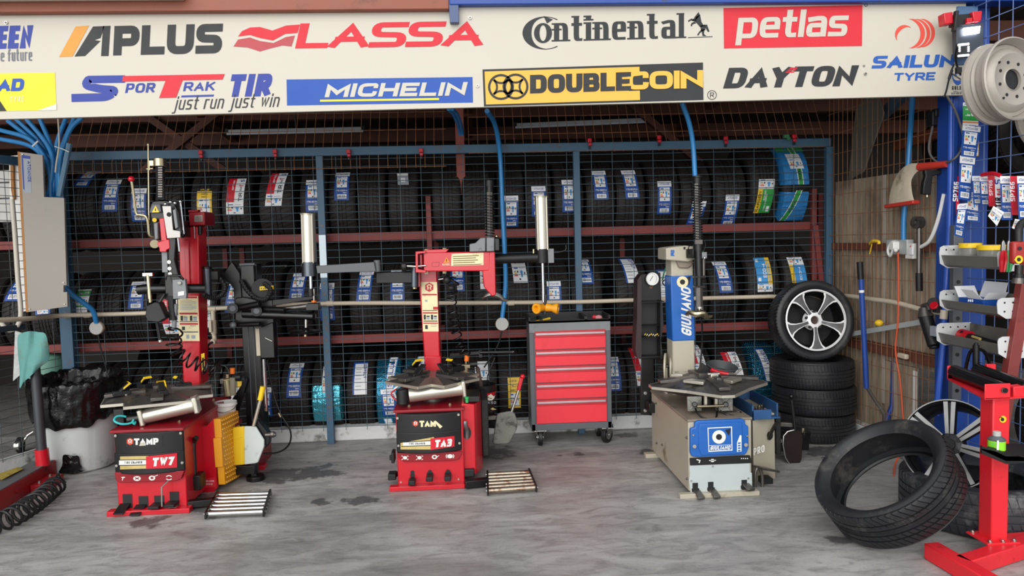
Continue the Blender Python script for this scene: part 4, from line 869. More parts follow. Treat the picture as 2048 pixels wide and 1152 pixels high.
b = MB(); p = Vector(pad[0]).lerp(Vector(pad[3]), .28); q = Vector(pad[0]).lerp(Vector(pad[3]), .72); b.beam(p + Vector((.02, -.008, 0)), q + Vector((.02, -.008, 0)), .05, .02, AMBER); b.build('pad_grip', o, bevel=.004)
b = MB(); b.flatpx([(408, 956), (431, 955), (432, 974), (409, 976)], Yb - .002, P_RED); text_px(b, 'LIFT HOLDER', 411, 964, 428, 3.5, .18, WHITE, Yb - .003, gap=.3); text_px(b, 'OPTIONAL', 411, 970, 425, 3.5, .18, WHITE, Yb - .003, gap=.3); b.build('small_sticker', t7, smooth=False)
b = MB(); b.bb((P(378, 950, 4.6).x, 4.58, .08), (P(378, 950, 4.6).x + .07, 4.68, P(390, 950, 4.6).z), BLACK); b.build('tool_pocket', t7, bevel=.003)
b = MB(); b.tube([P(390, 957, 4.62), P(386, 895, 4.62), P(388, 883, 4.62), P(393, 875, 4.6)], lambda s: .014 + .005 * sin(s * 3), M('bead_lever_steel', '#4a4744', .35, .9, var=.2), n=8, smooth=4); tag(b.build('bead_lever', t7), None, None)
b = MB(); b.beam(G(376, 1008, .03), G(432, 1002, .03), .05, .04, BLACK); b.build('board_arm', t7, bevel=.003)
roller_board(t7, [(436, 987), (541, 984), (527, 1027), (411, 1032)], ROLLC)
# table, ram and clamps
c7 = Vector((P(318, 790, 4.8).x, 4.8, P(318, 791, 4.8).z)); tb = turntable(t7, c7, .355, 20, rise=.035)
for a, rr, tip in ((35, .42, 1), (140, .5, 1), (212, .6, 1), (300, .42, 1)): jaw(tb, c7, .35, a, rr, .045, tip, YELLOW, .95)
for a in (205, 222):
    t = radians(a); b = MB(); p = c7 + Vector((cos(t) * .19, sin(t) * .19, .034)); b.cyl(p, p + Vector((0, 0, .006)), .011, STEEL, n=12); b.build('slide_pin', tb)
b = MB(); b.cyl((c7.x, c7.y, zt), (c7.x, c7.y, c7.z - .02), .06, BLACK); b.cyl((c7.x, c7.y, zt), (c7.x, c7.y, zt + .02), .1, BLACK); b.build('hub', t7)
b = MB(); a_, b_ = P(287, 833, 4.55), P(391, 809, 4.6); b.cyl(a_, b_, .044, ALU, n=28); o = b.build('air_cylinder', t7)
d = (b_ - a_).normalized(); b = MB(); b.beam(a_ - d * .02, a_ + d * .008, .1, .1, ALU); b.build('end_flange', o, bevel=.008); b = MB(); b.beam(b_ - d * .01, b_ + d * .02, .1, .1, ALU); b.build('end_flange', o, bevel=.008)
b = MB(); b.cyl(a_ - d * .09, a_ - d * .02, .03, BLACK); b.box(a_ - d * .14 + Vector((0, .03, .03)), (.06, .05, .09), BLACK_M); b.build('cylinder_bracket', o, bevel=.004)
b = MB(); b.tube([P(268, 838, 4.52), P(262, 846, 4.5), P(243, 848, 4.48), P(229, 842, 4.48), P(232, 834, 4.5), P(245, 832, 4.52), P(262, 838, 4.53), P(268, 848, 4.5), P(272, 842, 4.53)], .0065, M('teal_air_hose', '#35b5b5', .4), smooth=6); b.build('air_hose', t7)
# column
Yc7 = 5.12
b = MB(); q = [P(356, 452, Yc7), P(397, 452, Yc7), P(401, 772, Yc7), P(366, 772, Yc7)]; b.prism(q, (0, .16, 0), RED); col7 = b.build('column', t7, bevel=.008)
b = MB(); b.prism([P(368, 480, Yc7 - .012), P(377, 480, Yc7 - .012), P(380, 570, Yc7 - .012), P(371, 570, Yc7 - .012)], (0, .012, 0), RED); b.build('column_rib', t7, bevel=.003)
b = MB(); b.prism([P(355, 570, Yc7 - .012), P(397, 568, Yc7 - .012), P(400, 684, Yc7 - .012), P(359, 686, Yc7 - .012)], (0, .012, 0), RED); b.build('label_plate', t7, bevel=.002)
b = MB(); Yl = Yc7 - .0135; r = warn_label(b, 355.5, 396, 592, 682, Yl, .035)
for v0, v1 in ((.01, .05), (.37, .41), (.6, .64)): r(.05, v0, .95, v1, RTXT)
for i in range(9): r(.1, .09 + .026 * i, .9 if i % 4 else .7, .1 + .026 * i, P_GRY)
for u in (.1, .56): r(u, .44, u + .12, .55, P_BLK); r(u + .16, .46, u + .34, .55, P_GRY); r(u + .16, .46, u + .34, .47, P_BLK)
r(.05, .56, .95, .575, P_BLK); r(.15, .68, .3, .76, P_BLK); r(.55, .66, .85, .67, P_BLK); r(.05, .79, .95, .81, P_BLK); r(.35, .86, .5, .95, P_GRY); r(.6, .87, .8, .95, P_GRY)
b.build('warning_label', t7, smooth=False)
b = MB(); b.plate([(377, 425), (409, 423), (410, 450), (378, 452)], Yc7 - .03, .2, DRED); o = b.build('column_head', t7, bevel=.006)
b = MB(); b.flatpx([(389, 431), (405, 430), (405, 443), (389, 444)], Yc7 - .032, M('aluminium_plate', '#9a8f85', .45, .6))
for i in range(5): b.flatpx([(391, 433 + 2.2 * i), (403, 432.5 + 2.2 * i), (403, 433.3 + 2.2 * i), (391, 433.8 + 2.2 * i)], Yc7 - .0328, P_BLK)
b.build('rating_plate', o, smooth=False)
b = MB(); b.plate([(376, 420), (396, 419), (396, 424), (376, 425)], Yc7, .05, DRED); b.cyl(P(398, 460, Yc7 - .02), P(404, 460, Yc7 - .02), .02, BLACK); b.cyl(P(400, 452, Yc7 - .03), P(400, 470, Yc7 - .03), .012, BLACK); b.bb(P(388, 478, Yc7 - .02), P(391, 452, Yc7), STEEL); b.build('head_fittings', t7, bevel=.003)
b = MB(); xc = P(405, 725, Yc7 + .05); b.flat([PX(402, 712, xc.x + .001), PX(411, 706, xc.x + .001), PX(413, 738, xc.x + .001), PX(404, 744, xc.x + .001)], YELLOW); b.v = [Vector((v.x, v.y, v.z)) for v in b.v]
b = MB(); b.flatpx([(402, 708), (409, 706), (410, 742), (404, 744)], Yc7 - .001, YELLOW); b.flatpx([(404, 716), (408, 715), (408.5, 736), (405, 737)], Yc7 - .0018, P_BLK); b.build('arrow_sticker', t7, smooth=False)
# tool head in front of the column
Yt = 4.86
b = MB(); b.bb((P(326, 470, Yt + .02).x, Yt + .02, P(340, 474, Yt).z), (P(380, 440, Yc7).x, Yc7 + .02, P(340, 440, Yt).z), BLACK); b.build('swing_arm', t7, bevel=.006)
b = MB(); b.bb(P(331, 600, Yt), P(348, 470, Yt) + Vector((0, .05, 0)), BLACK); b.plate([(337, 470), (352, 470), (349, 520), (357, 552), (364, 558), (361, 572), (344, 566), (336, 540)], Yt - .03, .05, BLACK); b.build('head_carrier', t7, bevel=.005)
b = MB(); b.plate([(322, 476), (333, 476), (336, 545), (324, 545)], Yt - .01, .04, MGREY); b.build('slide_bar', t7, bevel=.003)
bolts(t7, [P(339, 524, Yt - .03), P(340, 537, Yt - .03), P(341, 548, Yt - .03)], .012, STEEL)
b = MB(); b.cyl(P(322, 400, Yt), P(320, 330, Yt), .026, BLACK, n=6)
for i in range(13): y = 335 + 4.8 * i; b.bb(P(316, y + 1.8, Yt - .03), P(325.5, y - 1, Yt - .02), STEEL_D)
b.build('toothed_shaft', t7)
b = MB(); b.cyl(P(320, 333, Yt), P(319.5, 317, Yt), .038, ZINC, n=28); b.bb(P(298, 332, Yt - .01), P(311, 321, Yt + .01), ZINC); b.bb(P(298, 341, Yt - .01), P(302, 330, Yt + .01), ZINC); b.cyl(P(293, 338, Yt), P(307, 337, Yt), .007, ZINC); b.build('shaft_cap', t7, bevel=.002)
b = MB(); b.cyl(P(296.5, 290, Yt), P(298, 440, Yt), .0055, ZINC); b.cyl(P(296.5, 288, Yt), P(296.5, 291, Yt), .009, ZINC); b.build('guide_rod', t7)
b = MB(); b.plate([(304, 402), (318, 400), (330, 400), (350, 404), (352, 440), (345, 480), (312, 480), (300, 470), (300, 410)], Yt, .07, BLACK); b.build('head_body', t7, bevel=.008)
b = MB(); b.plate([(303, 408), (320, 408), (323, 424), (298, 426)], Yt - .03, .03, DGREY); o = b.build('shield', t7, bevel=.004); b = MB(); b.flatpx([(311, 411), (318.5, 424.5), (303.5, 425)], Yt - .0315, YELLOW); b.flatpx([(310, 417), (312, 417), (312, 422), (310, 422)], Yt - .0322, P_BLK); b.build('warning_triangle', o, smooth=False)
b = MB(); b.cyl(P(309, 440, Yt - .03), P(309, 440, Yt), .013, YELLOW); b.build('button', t7)
b = MB(); b.plate([(307, 447), (315, 445), (316, 478), (309, 480)], Yt - .03, .04, MGREY); b.build('side_handle', t7, bevel=.006)
b = MB(); b.plate([(318, 437), (328, 436), (334, 482), (322, 482)], Yt - .035, .04, RED); b.plate([(313, 485), (338, 478), (340, 497), (333, 500), (332, 504), (319, 504), (318, 496)], Yt - .035, .06, RED); b.build('locking_block', t7, bevel=.004)
b = MB(); b.cyl(P(309, 488, Yt - .03), P(309, 488, Yt + .04), .026, ZINC, n=20); b.build('roller', t7)
b = MB(); b.plate([(324, 412), (342, 412), (343, 428), (346, 460), (360, 462), (361, 475), (334, 477)], Yt - .06, .012, M('brushed_bracket_steel', '#a9a6a2', .45, .7, var=.12, scale=30)); b.cyl(P(338, 429, Yt - .065), P(338, 429, Yt - .03), .014, BLACK); b.build('steel_bracket', t7, bevel=.002)
b = MB(); b.plate([(345, 420), (351, 418), (356, 455), (350, 458)], Yt - .05, .03, MGREY); b.plate([(348, 408), (357, 425), (362, 460), (368, 470), (364, 476), (352, 470)], Yt - .03, .03, BLACK); b.build('pawl', t7, bevel=.003)
b = MB(); b.tube([P(361, 402, Yt - .03), P(363, 420, Yt - .03), P(368, 468, Yt - .03)], .006, CHROME); b.tube([P(356, 476, Yt - .03), P(359, 503, Yt - .03)], .006, CHROME)
for x, y in ((331, 408), (341, 404), (350, 406), (361, 403)): b.ball(P(x, y, Yt - .03), .011, CHROME, 10)
b.build('linkage_rods', t7)
b = MB(); b.tube([P(263, 362, Yt - .03), P(266, 380, Yt - .03), P(272, 425, Yt - .03), P(280, 430, Yt - .03), P(291, 433, Yt - .03), P(296, 445, Yt - .03), P(299, 470, Yt - .03), P(309, 474, Yt - .01)], .0085, ZINC, smooth=6); o = b.build('locking_lever', t7)
b = MB(); b.ball(P(262.5, 358, Yt - .03), .019, RED, 20); b.build('red_knob', o)
# low cross tube with the wedge-shaped bead tool
b = MB(); b.tube([P(276, 580, Yt), P(290, 578, Yt), P(410, 577, Yt + .1)], .031, BLACK, n=16); b.cyl(P(300, 598, Yt - .02), P(296, 549, Yt), .013, ZINC); b.box(P(296, 549, Yt), (.06, .02, .02), STEEL); b.cyl(P(301, 605, Yt - .02), P(300, 590, Yt - .02), .011, ZINC); b.build('cross_tube', t7)
b = MB(); b.plate([(345, 560), (370, 558), (373, 590), (372, 597), (346, 598)], Yt - .045, .03, MGREY); b.tube([P(331, 560, Yt - .05), P(334, 551, Yt - .05), P(362, 551, Yt - .05), P(366, 560, Yt - .05)], .006, BLACK); b.cyl(P(359, 566, Yt - .06), P(359, 566, Yt - .02), .011, STEEL); b.flatpx([(356, 584), (368, 582), (368, 590), (356, 592)], Yt - .0465, WHITE); b.build('clamp_bracket', t7, bevel=.003)
b = MB(); pts = [(292, 612), (310, 604), (318, 606), (332, 636), (317, 645), (295, 643), (290, 633)]; b.plate(pts, Yt - .06, .08, BLACK_M); b.plate([(311, 607), (328, 586), (331, 588), (318, 612)], Yt - .03, .02, BLACK); b.build('bead_tool', t7, bevel=.008)
b = MB(); b.tube([P(314, 645, Yt), P(320, 680, Yt)], .011, BLACK_M); b.cyl(P(320, 680, Yt), P(321, 684, Yt), .013, STEEL); b.build('tool_rod', t7)
b = MB(); b.tube([P(343, 592, Yt), P(344, 612, Yt), P(347, 640, Yt)], .024, BLACK_M, n=10); b.tube([P(352, 608, Yt), P(348, 655, Yt)], .014, MGREY, n=10); b.build('inflator_grip', t7)
coil([P(352, 655, 4.95), P(348, 690, 4.98), P(362, 712, 5.0), P(400, 730, 5.02), P(437, 745, 5.1)], .045, 9, .0065, BLACK).build('coiled_hose', t7)
# bead breaker: white shovel with a yellow rim
Yb7 = 4.98
b = MB(); b.plate([(488, 853), (511, 853), (528, 880), (528, 893), (516, 925), (511, 927), (488, 930)], Yb7, .02, M('white_blade_enamel', '#cfd8d6', .3, var=.05, dirt='#8a9290', dirt_amt=.1, dirt_scale=12)); o = b.build('bead_blade', t7, bevel=.006); o['label'] = 'white shovel blade'
b = MB(); b.plate([(464, 856), (488, 853), (489, 930), (466, 932), (461, 924), (465, 890)], Yb7 - .006, .028, YELLOW); o2 = b.build('blade_guard', o, bevel=.008)
b = MB(); b.cyl(P(507, 852, Yb7), P(522, 795, Yb7), .011, ALU); b.cyl(P(520, 800, Yb7), P(526, 773, Yb7), .017, YELLOW, n=14); b.build('blade_handle', o)
b = MB(); b.plate([(505, 840), (515, 840), (540, 870), (538, 890), (524, 890)], Yb7 + .03, .06, BLACK); b.cyl(P(530, 870, Yb7 + .02), P(552, 869, Yb7 + .02), .014, STEEL_D); b.cyl(P(541, 869, Yb7 + .02), P(549, 869, Yb7 + .02), .022, STEEL_D, n=6); b.bb((P(508, 925, Yb7 + .04).x - .02, Yb7 + .02, .02), (P(508, 925, Yb7 + .04).x + .02, Yb7 + .06, P(508, 890, Yb7).z), BLACK); b.bb((P(410, 935, 5.05).x, Yb7 + .01, .04), (P(515, 935, 5.05).x, Yb7 + .1, .1), BLACK); b.cyl((P(508, 925, Yb7).x, Yb7 + .02, 0.0), (P(508, 925, Yb7).x, Yb7 + .02, .03), .06, BLACK); b.build('breaker_arm', t7, bevel=.004)

# ---------------------------------------------------------------- black helper tower behind it
ta = thing('assist_tower', Vector((P(503, 890, 5.45).x, 5.45, 0)), 'black helper arm tower standing between the red tyre changer and the cage', 'assist arm')
Ya = 5.42
b = MB(); b.bb((P(486, 700, Ya).x, Ya, .1), (P(521, 700, Ya).x, Ya + .13, P(503, 528, Ya).z), BLACK)
for x in (497, 508): b.bb((P(x, 700, Ya).x, Ya - .006, .3), (P(x + 2, 700, Ya).x, Ya, P(503, 560, Ya).z), DGREY)
b.build('mast', ta, bevel=.006)
b = MB(); b.bb((P(480, 528, Ya).x - .005, Ya - .01, P(500, 531, Ya).z), (P(510, 528, Ya).x, Ya + .14, P(500, 526, Ya).z), DGREY); b.build('mast_cap', ta, bevel=.003)
b = MB(); b.bb((P(450, 870, Ya).x, 5.2, .0), (P(530, 870, Ya).x, 5.58, .1), DRED); b.bb((P(445, 845, 5.2).x, 5.2, .1), (P(520, 845, 5.2).x, 5.3, .25), DRED); b.build('foot', ta, bevel=.005)
b = MB(); b.plate([(438, 838), (492, 756), (495, 760), (474, 836)], 5.38, .03, BLACK); b.build('gusset', ta, bevel=.003)
b = MB(); b.plate([(422, 540), (448, 545), (463, 522), (480, 547), (484, 590), (484, 640), (470, 640), (466, 575), (452, 560), (422, 558)], Ya - .06, .05, BLACK); b.build('gooseneck', ta, bevel=.006)
b = MB(); b.cyl(P(413, 534, 5.2), P(415, 592, 5.2), .03, M('gunmetal', '#5b6066', .3, .9), n=20); b.cyl(P(413, 533, 5.2), P(413, 537, 5.2), .036, BLACK); b.bb(P(416, 560, 5.2), P(440, 542, 5.25), BLACK); b.build('pivot_sleeve', ta, bevel=.002)
b = MB(); b.plate([(482, 532), (507, 531), (510, 596), (482, 596)], Ya - .05, .06, BLACK); b.cyl(P(525, 578, Ya - .05), P(525, 578, Ya + .02), .075, BLACK_M, n=28); b.plate([(519, 573), (547, 571), (547, 579), (519, 581)], Ya - .06, .004, YELLOW); b.build('carriage', ta, bevel=.006)
b = MB(); text_px(b, 'WARNING', 521, 579, 545, 4, .2, P_BLK, Ya - .0615, gap=.3); b.build('sticker_text', ta, smooth=False)
for i, pts in enumerate(([P(437, 553, 5.25), P(450, 575, 5.22), P(440, 592, 5.2), P(424, 596, 5.15), P(408, 590, 5.1)], [P(483, 563, Ya - .09), P(496, 583, Ya - .1), P(515, 598, Ya - .1), P(532, 598, Ya - .1), P(541, 580, Ya - .1), P(530, 568, Ya - .09)])):
    b = MB(); b.tube(pts, .014, BLACK_M, smooth=8)
    for p in spline(pts, 8)[::2]: b.ball(p, .018, BLACK_M, 8)
    b.build('corrugated_hose', ta)
for x, y, x2, y2, r, m in ((466, 618, 520, 608, .022, BLACK), (486, 628, 628, 633, .028, BLACK), (520, 618, 570, 620, .02, BLACK), (565, 618, 615, 612, .017, STEEL), (612, 614, 640, 612, .0, BLACK), (468, 650, 520, 648, .017, BLACK)):
    b = MB()
    if r: b.cyl(P(x, y, 5.3), P(x2, y2, 5.22), r, m, n=16)
    else: b.bb(P(612, 621, 5.18), P(641, 605, 5.26), BLACK)
    b.build('horizontal_arm', ta, bevel=.002)
b = MB(); b.plate([(470, 596), (486, 594), (520, 600), (545, 600), (548, 645), (520, 655), (486, 650), (470, 640)], Ya - .09, .09, BLACK); b.build('arm_carriage', ta, bevel=.006)
b = MB(); b.plate([(545, 600), (630, 592), (630, 598), (545, 612)], 5.33, .04, BLACK_M); b.cyl(P(628, 603, 5.22), P(628, 577, 5.22), .006, STEEL); b.cyl(P(628, 605, 5.22), P(628, 601, 5.22), .018, ORANGE); b.build('upper_arm', ta, bevel=.003)
for x, y, r in ((465, 617, .036), (513, 622, .036), (466, 650, .022), (515, 650, .026), (626, 632, .022)):
    b = MB(); b.cyl(P(x, y, 5.24), P(x, y, 5.29), r, BLACK, n=20); b.cyl(P(x, y, 5.235), P(x, y, 5.24), r * .55, DGREY, n=16); b.build('round_cap', ta)
b = MB(); b.cyl(P(612, 637, 5.22), P(612, 655, 5.22), .01, STEEL); b.lathe([(0, .02), (.012, .03), (.018, .1), (.026, .112), (.03, .1), (.032, .0)], P(611, 656, 5.22), (0, 0, -1), BLACK, n=32); b.cyl(P(611, 669, 5.22), P(611, 673, 5.22), .012, ZINC); b.build('press_disc', ta)
b = MB(); b.bb((P(524, 690, Ya - .03).x, Ya - .08, P(540, 716, Ya - .08).z), (P(552, 690, Ya - .03).x, Ya + .02, P(540, 645, Ya - .08).z), BLACK); b.cyl(P(529, 675, Ya - .085), P(545, 683, Ya - .085), .004, STEEL); b.build('control_box', ta, bevel=.004)
b = MB(); b.bb(P(513, 712, Ya - .03), P(520, 652, Ya - .01), CREAM); b.build('side_strip', ta, bevel=.002)
b = MB(); b.cyl(P(527, 718, 5.36), P(532, 815, 5.36), .014, CHROME); b.cyl(P(532, 815, 5.36), P(532, 822, 5.36), .012, ZINC); b.build('lift_rod', ta)
b = MB(); b.tube([P(534, 720, 5.4), P(545, 780, 5.4), P(560, 825, 5.38), P(578, 855, 5.35), P(582, 875, 5.3), P(575, 893, 5.25), P(555, 905, 5.2), P(527, 907, 5.15)], .006, BLACK, smooth=8); b.cyl(P(557, 826, 5.37), P(561, 834, 5.37), .01, ZINC); b.build('air_line', ta)
reg = MB(); reg.cyl(P(453, 760, 5.3), P(457, 792, 5.3), .026, ZINC, n=18); reg.cyl(P(466, 755, 5.3), P(466, 790, 5.3), .022, M('smoky_bowl', '#8c8672', .2, var=.1), n=18); reg.bb(P(446, 764, 5.29), P(473, 755, 5.33), ZINC); reg.cyl(P(455, 748, 5.3), P(455, 756, 5.3), .018, ZINC); reg.bb(P(440, 768, 5.3), P(448, 757, 5.31), STEEL); reg.cyl(P(472, 755, 5.3), P(482, 755, 5.3), .024, BLACK_M); reg.cyl(P(457, 792, 5.3), P(458, 800, 5.3), .012, BLACK)
o = reg.build('air_regulator', ta, bevel=.002); b = MB(); b.cyl(P(465, 747, 5.3), P(465, 736, 5.3), .017, ORANGE, n=16); b.build('orange_cap', o)
b = MB(); b.tube([P(445, 731, 5.32), P(452, 734, 5.32), P(458, 744, 5.31), P(458, 752, 5.3)], .005, BLACK, smooth=6); b.bb(P(444, 838, 5.31), P(452, 795, 5.33), BLACK); b.build('regulator_mount', ta)

# white pail on the changer's shoulder
pc = Vector((P(453, 842, 5.12).x, 5.12, P(453, 843, 5.12).z)); b = MB(); b.bb((pc.x - .14, 5.04, pc.z - .03), (pc.x + .08, 5.2, pc.z - .001), DRED); b.build('pail_shelf', t7, bevel=.004)
pail = thing('plastic_pail', pc, 'small white plastic pail standing on the left red tyre changer beside the black tower', 'bucket')
h = P(452, 803, 5.12).z - pc.z; b = MB(); b.lathe([(0, 0), (0, .058), (h - .022, .066), (h - .022, .074), (h - .012, .074), (h - .012, .07), (h, .072), (h, .064), (.006, .054), (.006, 0)], pc, (0, 0, 1), WHITE, n=32); b.build('pail_body', pail)
b = MB(); b.tube([pc + Vector((.07 * cos(t), .07 * sin(t) - .003 * 0, h - .03 - .03 * sin(t) * -1)) for t in [pi + pi * i / 12 for i in range(13)]], .0025, STEEL); b.build('handle', pail)

# ---------------------------------------------------------------- middle machine
Y3 = 4.68
t3 = thing('tyre_changer', Vector((P(862, 975, Y3).x, Y3, 0)), 'red tyre changer with black front panel reading TA3, between left machine and drawer cabinet', 'tyre changer')
xl, xr = P(794, 910, Y3).x, P(928, 910, Y3).x; zt3 = P(860, 818, Y3).z
b = MB(); b.bb((xl, Y3, .02), (xr, 5.4, zt3 - .012), RED); b.build('cabinet', t3, bevel=.006)
b = MB(); b.bb((xl - .012, Y3 - .02, zt3 - .014), (xr + .012, 5.42, zt3 + .004), DRED); b.build('top_plate', t3, bevel=.004)
bolts(t3, [(x, y, zt3 + .004) for x in (xl + .08, xr - .08) for y in (4.76, 5.1)], .011, ZINC, (0, 0, 1))
b = MB(); b.bb((P(779, 980, 4.64).x, Y3 - .05, 0), (P(930, 975, 4.64).x, Y3 + .0, .03), RED); b.build('base_rail', t3, bevel=.004)
b = MB(); b.bb((xl - .05, 5.3, 0), (xr + .1, 5.38, .03), RED); b.build('base_rail', t3, bevel=.004)
o, f1 = bulge(t3, 'fascia', 793, 922, 825, 863, Y3 - .012, .045, BLACK_M); bolts(o, [P(x, y, Y3 - .02) for x, y in ((795, 836), (917, 829))])
b = MB(); strip_px(b, 821, 882, (842, 838), (857, 853), f1, P_BLK); hexlogo(b, 831, 847, 6, lift(f1, .001), HEX, WHITE); text_px(b, 'TAM', 839, 854, 872, 12.5, .28, LBLP, lift(f1, .001), gap=.06, kx=1.2); b.flatpx([(867, 842), (872, 842), (885, 853), (880, 857)], lift(f1, .0025), LBLP); b.build('name_plate', o, smooth=False)
o, f2 = bulge(t3, 'fascia', 793, 923, 861, 903, Y3 - .012, .05, BLACK_M); bolts(o, [P(x, y, Y3 - .02) for x, y in ((797, 891), (919, 886))])
b = MB(); strip_px(b, 801, 868, (886, 874), (899, 899), f2, GOLDP); strip_px(b, 806, 866, (885, 882), (892, 890), lift(f2, .0008), WHITE); strip_px(b, 808, 866, (883.5, 880.5), (885, 882), lift(f2, .001), P_BLK); strip_px(b, 803, 866, (892, 890), (893.5, 891.5), lift(f2, .001), P_BLK)
text_px(b, 'TIRE CHANGER', 818, 889.5, 850, 4, .18, P_BLK, lift(f2, .0016), gap=.3); strip_px(b, 861, 909, (877, 872), (900, 893), lift(f2, .0014), P_RED); text_px(b, 'TA3', 869, 895, 903, 15, .28, WHITE, lift(f2, .003), gap=.1, kx=1.2, shear=.12, slope=-.07); b.build('name_plate', o, smooth=False)
b = MB(); b.plate([(794, 907), (925, 903), (918, 919), (905, 922), (808, 924), (798, 917)], Y3 - .02, .02, DRED); o = b.build('symbol_band', t3, bevel=.003)
b = MB(); Ys = Y3 - .0215
for x in (810, 839):
    disc_px(b, x, 915.5, 4.2, WHITE, Ys, sy=.8)
    for dx in (-5.5, 5.5): path_px(b, [(x + dx - 1.5, 911.5), (x + dx + 1.5, 913)], 1.4, WHITE, Ys); path_px(b, [(x + dx - 1.5, 919.5), (x + dx + 1.5, 918)], 1.4, WHITE, Ys)
disc_px(b, 869, 914, 5.5, WHITE, Ys, 2.6, sy=.8); path_px(b, [(872, 915), (878, 911)], 1.4, WHITE, Ys - .0006); disc_px(b, 900, 912.5, 5.5, WHITE, Ys, sy=.75); disc_px(b, 900, 912.5, 8.5, WHITE, Ys, 7, -40, 40, sy=.75); disc_px(b, 900, 912.5, 8.5, WHITE, Ys, 7, 140, 220, sy=.75); b.build('symbol', o, smooth=False)
for i, (x, y) in enumerate([(825, 951), (860, 950), (896, 949)]):
    b = MB(); disc_px(b, x, y, 7 if i else 4.5, P_BLK, Y3 - .002, sy=1.1 if i else 1.3); disc_px(b, x, y - 6, 4.2, P_BLK, Y3 - .0022); b.build('pedal_slot', t3)
    b = MB(); dz = -.02 if i == 0 else 0; p = P(x, y + 1, Y3); b.box(p + Vector((0, -.05, dz)), (.042, .07, .03), BLACK_M); b.beam(p + Vector((0, .1, 0)), p + Vector((0, -.02, dz)), .02, .02, BLACK_M); b.build('pedal', t3, bevel=.005)
b = MB(); p = P(785, 951, 4.75); b.box(p, (.05, .08, .04), BLACK_M); b.beam(p, p + Vector((.1, .1, .0)), .02, .03, BLACK_M); b.build('pedal', t3, bevel=.005)
b = MB(); b.box(P(787, 912, 4.85), (.02, .1, .07), BLACK_M); b.box(P(784, 915, 4.85), (.03, .03, .03), BLACK_M); b.build('side_valve', t3, bevel=.004)
bolts(t3, [P(x, y, Y3) for x, y in ((802, 964), (917, 958), (917, 915))], .006)
# right wing with lever slot
Yw = 4.72; b = MB(); b.prism([P(923, 807, Yw), P(948, 809, Yw), (P(962, 806, Yw + .04).x, Yw + .12, P(948, 809, Yw).z), (P(962, 806, Yw).x, 5.1, P(948, 809, Yw).z), (P(923, 807, Yw).x, 5.1, P(923, 807, Yw).z)], (0, 0, .07 - P(923, 807, Yw).z), RED); o = b.build('side_housing', t3, bevel=.004)
b = MB(); disc_px(b, 934, 866, 8.5, P_BLK, Yw - .0015, sy=1.45); b.build('lever_slot', o)
b = MB(); b.tube([P(934, 877, Yw - .01), P(934, 862, Yw - .02), P(931, 850, Yw - .04), P(931, 842, Yw - .04)], .012, M('satin_lever', '#8d8f91', .35, .8), smooth=5); b.build('bead_lever', o)
b = MB(); b.bb((P(928, 800, 4.74).x, 4.74, P(923, 807, Yw).z), (P(960, 800, 4.74).x, 4.98, P(923, 790, 4.8).z), BLACK_M); b.build('top_tray', o, bevel=.005)
b = MB(); p = P(934, 805, 4.73); b.cyl(p, p + Vector((0, 0, .03)), .01, M('green_plastic', '#2fa85a', .4)); b.cyl(p + Vector((0, 0, .026)), p + Vector((0, 0, .036)), .014, MATS['green_plastic']); b.build('green_valve', o)
b = MB(); xq = P(963, 870, Yw + .1).x; b.bb((xq + .002, 4.86, .13), (xq + .05, 5.2, P(965, 800, 4.86).z), M('black_rubber_pad', '#1d1c1c', .7, var=.3, bump=.5, bscale=30)); b.build('rubber_pad', t3, bevel=.01)
b = MB(); b.box(P(938, 942, 4.74), (.07, .1, .05), BLACK_M); b.build('pedal', t3, bevel=.006)
b = MB(); b.beam(G(930, 968, .03), G(976, 963, .03), .055, .045, BLACK); b.build('board_arm', t3, bevel=.003)
roller_board(t3, [(975, 946), (1058, 942), (1073, 978), (976, 985)], ROLLR)
c3 = Vector((P(866, 757, 4.95).x, 4.95, P(866, 757, 4.95).z)); tb = turntable(t3, c3, .315, 45, rise=.03)
for a, rr in ((40, .62), (128, .66), (222, .4), (318, .36)): jaw(tb, c3, .315, a, rr, .04, a < 180, YELLOW, 1.1)
b = MB(); b.cyl((c3.x, c3.y, zt3), (c3.x, c3.y, c3.z - .02), .055, BLACK); b.cyl((c3.x, c3.y, zt3), (c3.x, c3.y, zt3 + .02), .08, STEEL_D); b.build('hub', t3)
b = MB(); a_, b_ = P(818, 790, 4.75), P(926, 776, 4.78); b.cyl(a_, b_, .047, ALU, n=28); o = b.build('air_cylinder', t3); d = (b_ - a_).normalized()
b = MB(); b.beam(b_ - d * .01, b_ + d * .015, .105, .105, ALU); b.build('end_flange', o, bevel=.008); b = MB(); b.cyl(a_ - d * .04 + Vector((0, -.01, -.052)), a_ - d * .04 + Vector((0, -.01, .045)), .038, BLACK_M, n=20); b.build('rubber_cap', o, bevel=.006)
b = MB(); b.tube([P(792, 778, 4.8), P(783, 786, 4.78), P(786, 795, 4.78), P(794, 801, 4.78)], .005, RED, smooth=5); b.tube([P(800, 770, 4.8), P(788, 780, 4.8), P(792, 796, 4.8)], .006, WHITE, smooth=5); b.build('air_hose', t3)
Yk = 5.2; b = MB(); b.prism([P(836, 540, Yk), P(874, 540, Yk), P(881, 737, Yk), P(850, 737, Yk)], (0, .15, 0), RED); b.prism([P(849, 712, Yk - .012), P(882, 712, Yk - .012), P(882, 745, Yk - .012), P(850, 745, Yk - .012)], (0, .17, 0), RED); b.bb((P(850, 745, Yk).x, Yk, zt3), (P(882, 745, Yk).x, Yk + .15, P(866, 730, Yk).z), RED); b.build('column', t3, bevel=.008)
b = MB(); Yl = Yk - .002; r = warn_label(b, 842.5, 874, 564, 663, Yl, .033); hexlogo(b, 858.5, 574.5, 9.5, Yl - .0008, RTXT, LBLP)
for v0, v1 in ((.24, .27), (.61, .64), (.82, .845)): r(.03, v0, .97, v1, RTXT)
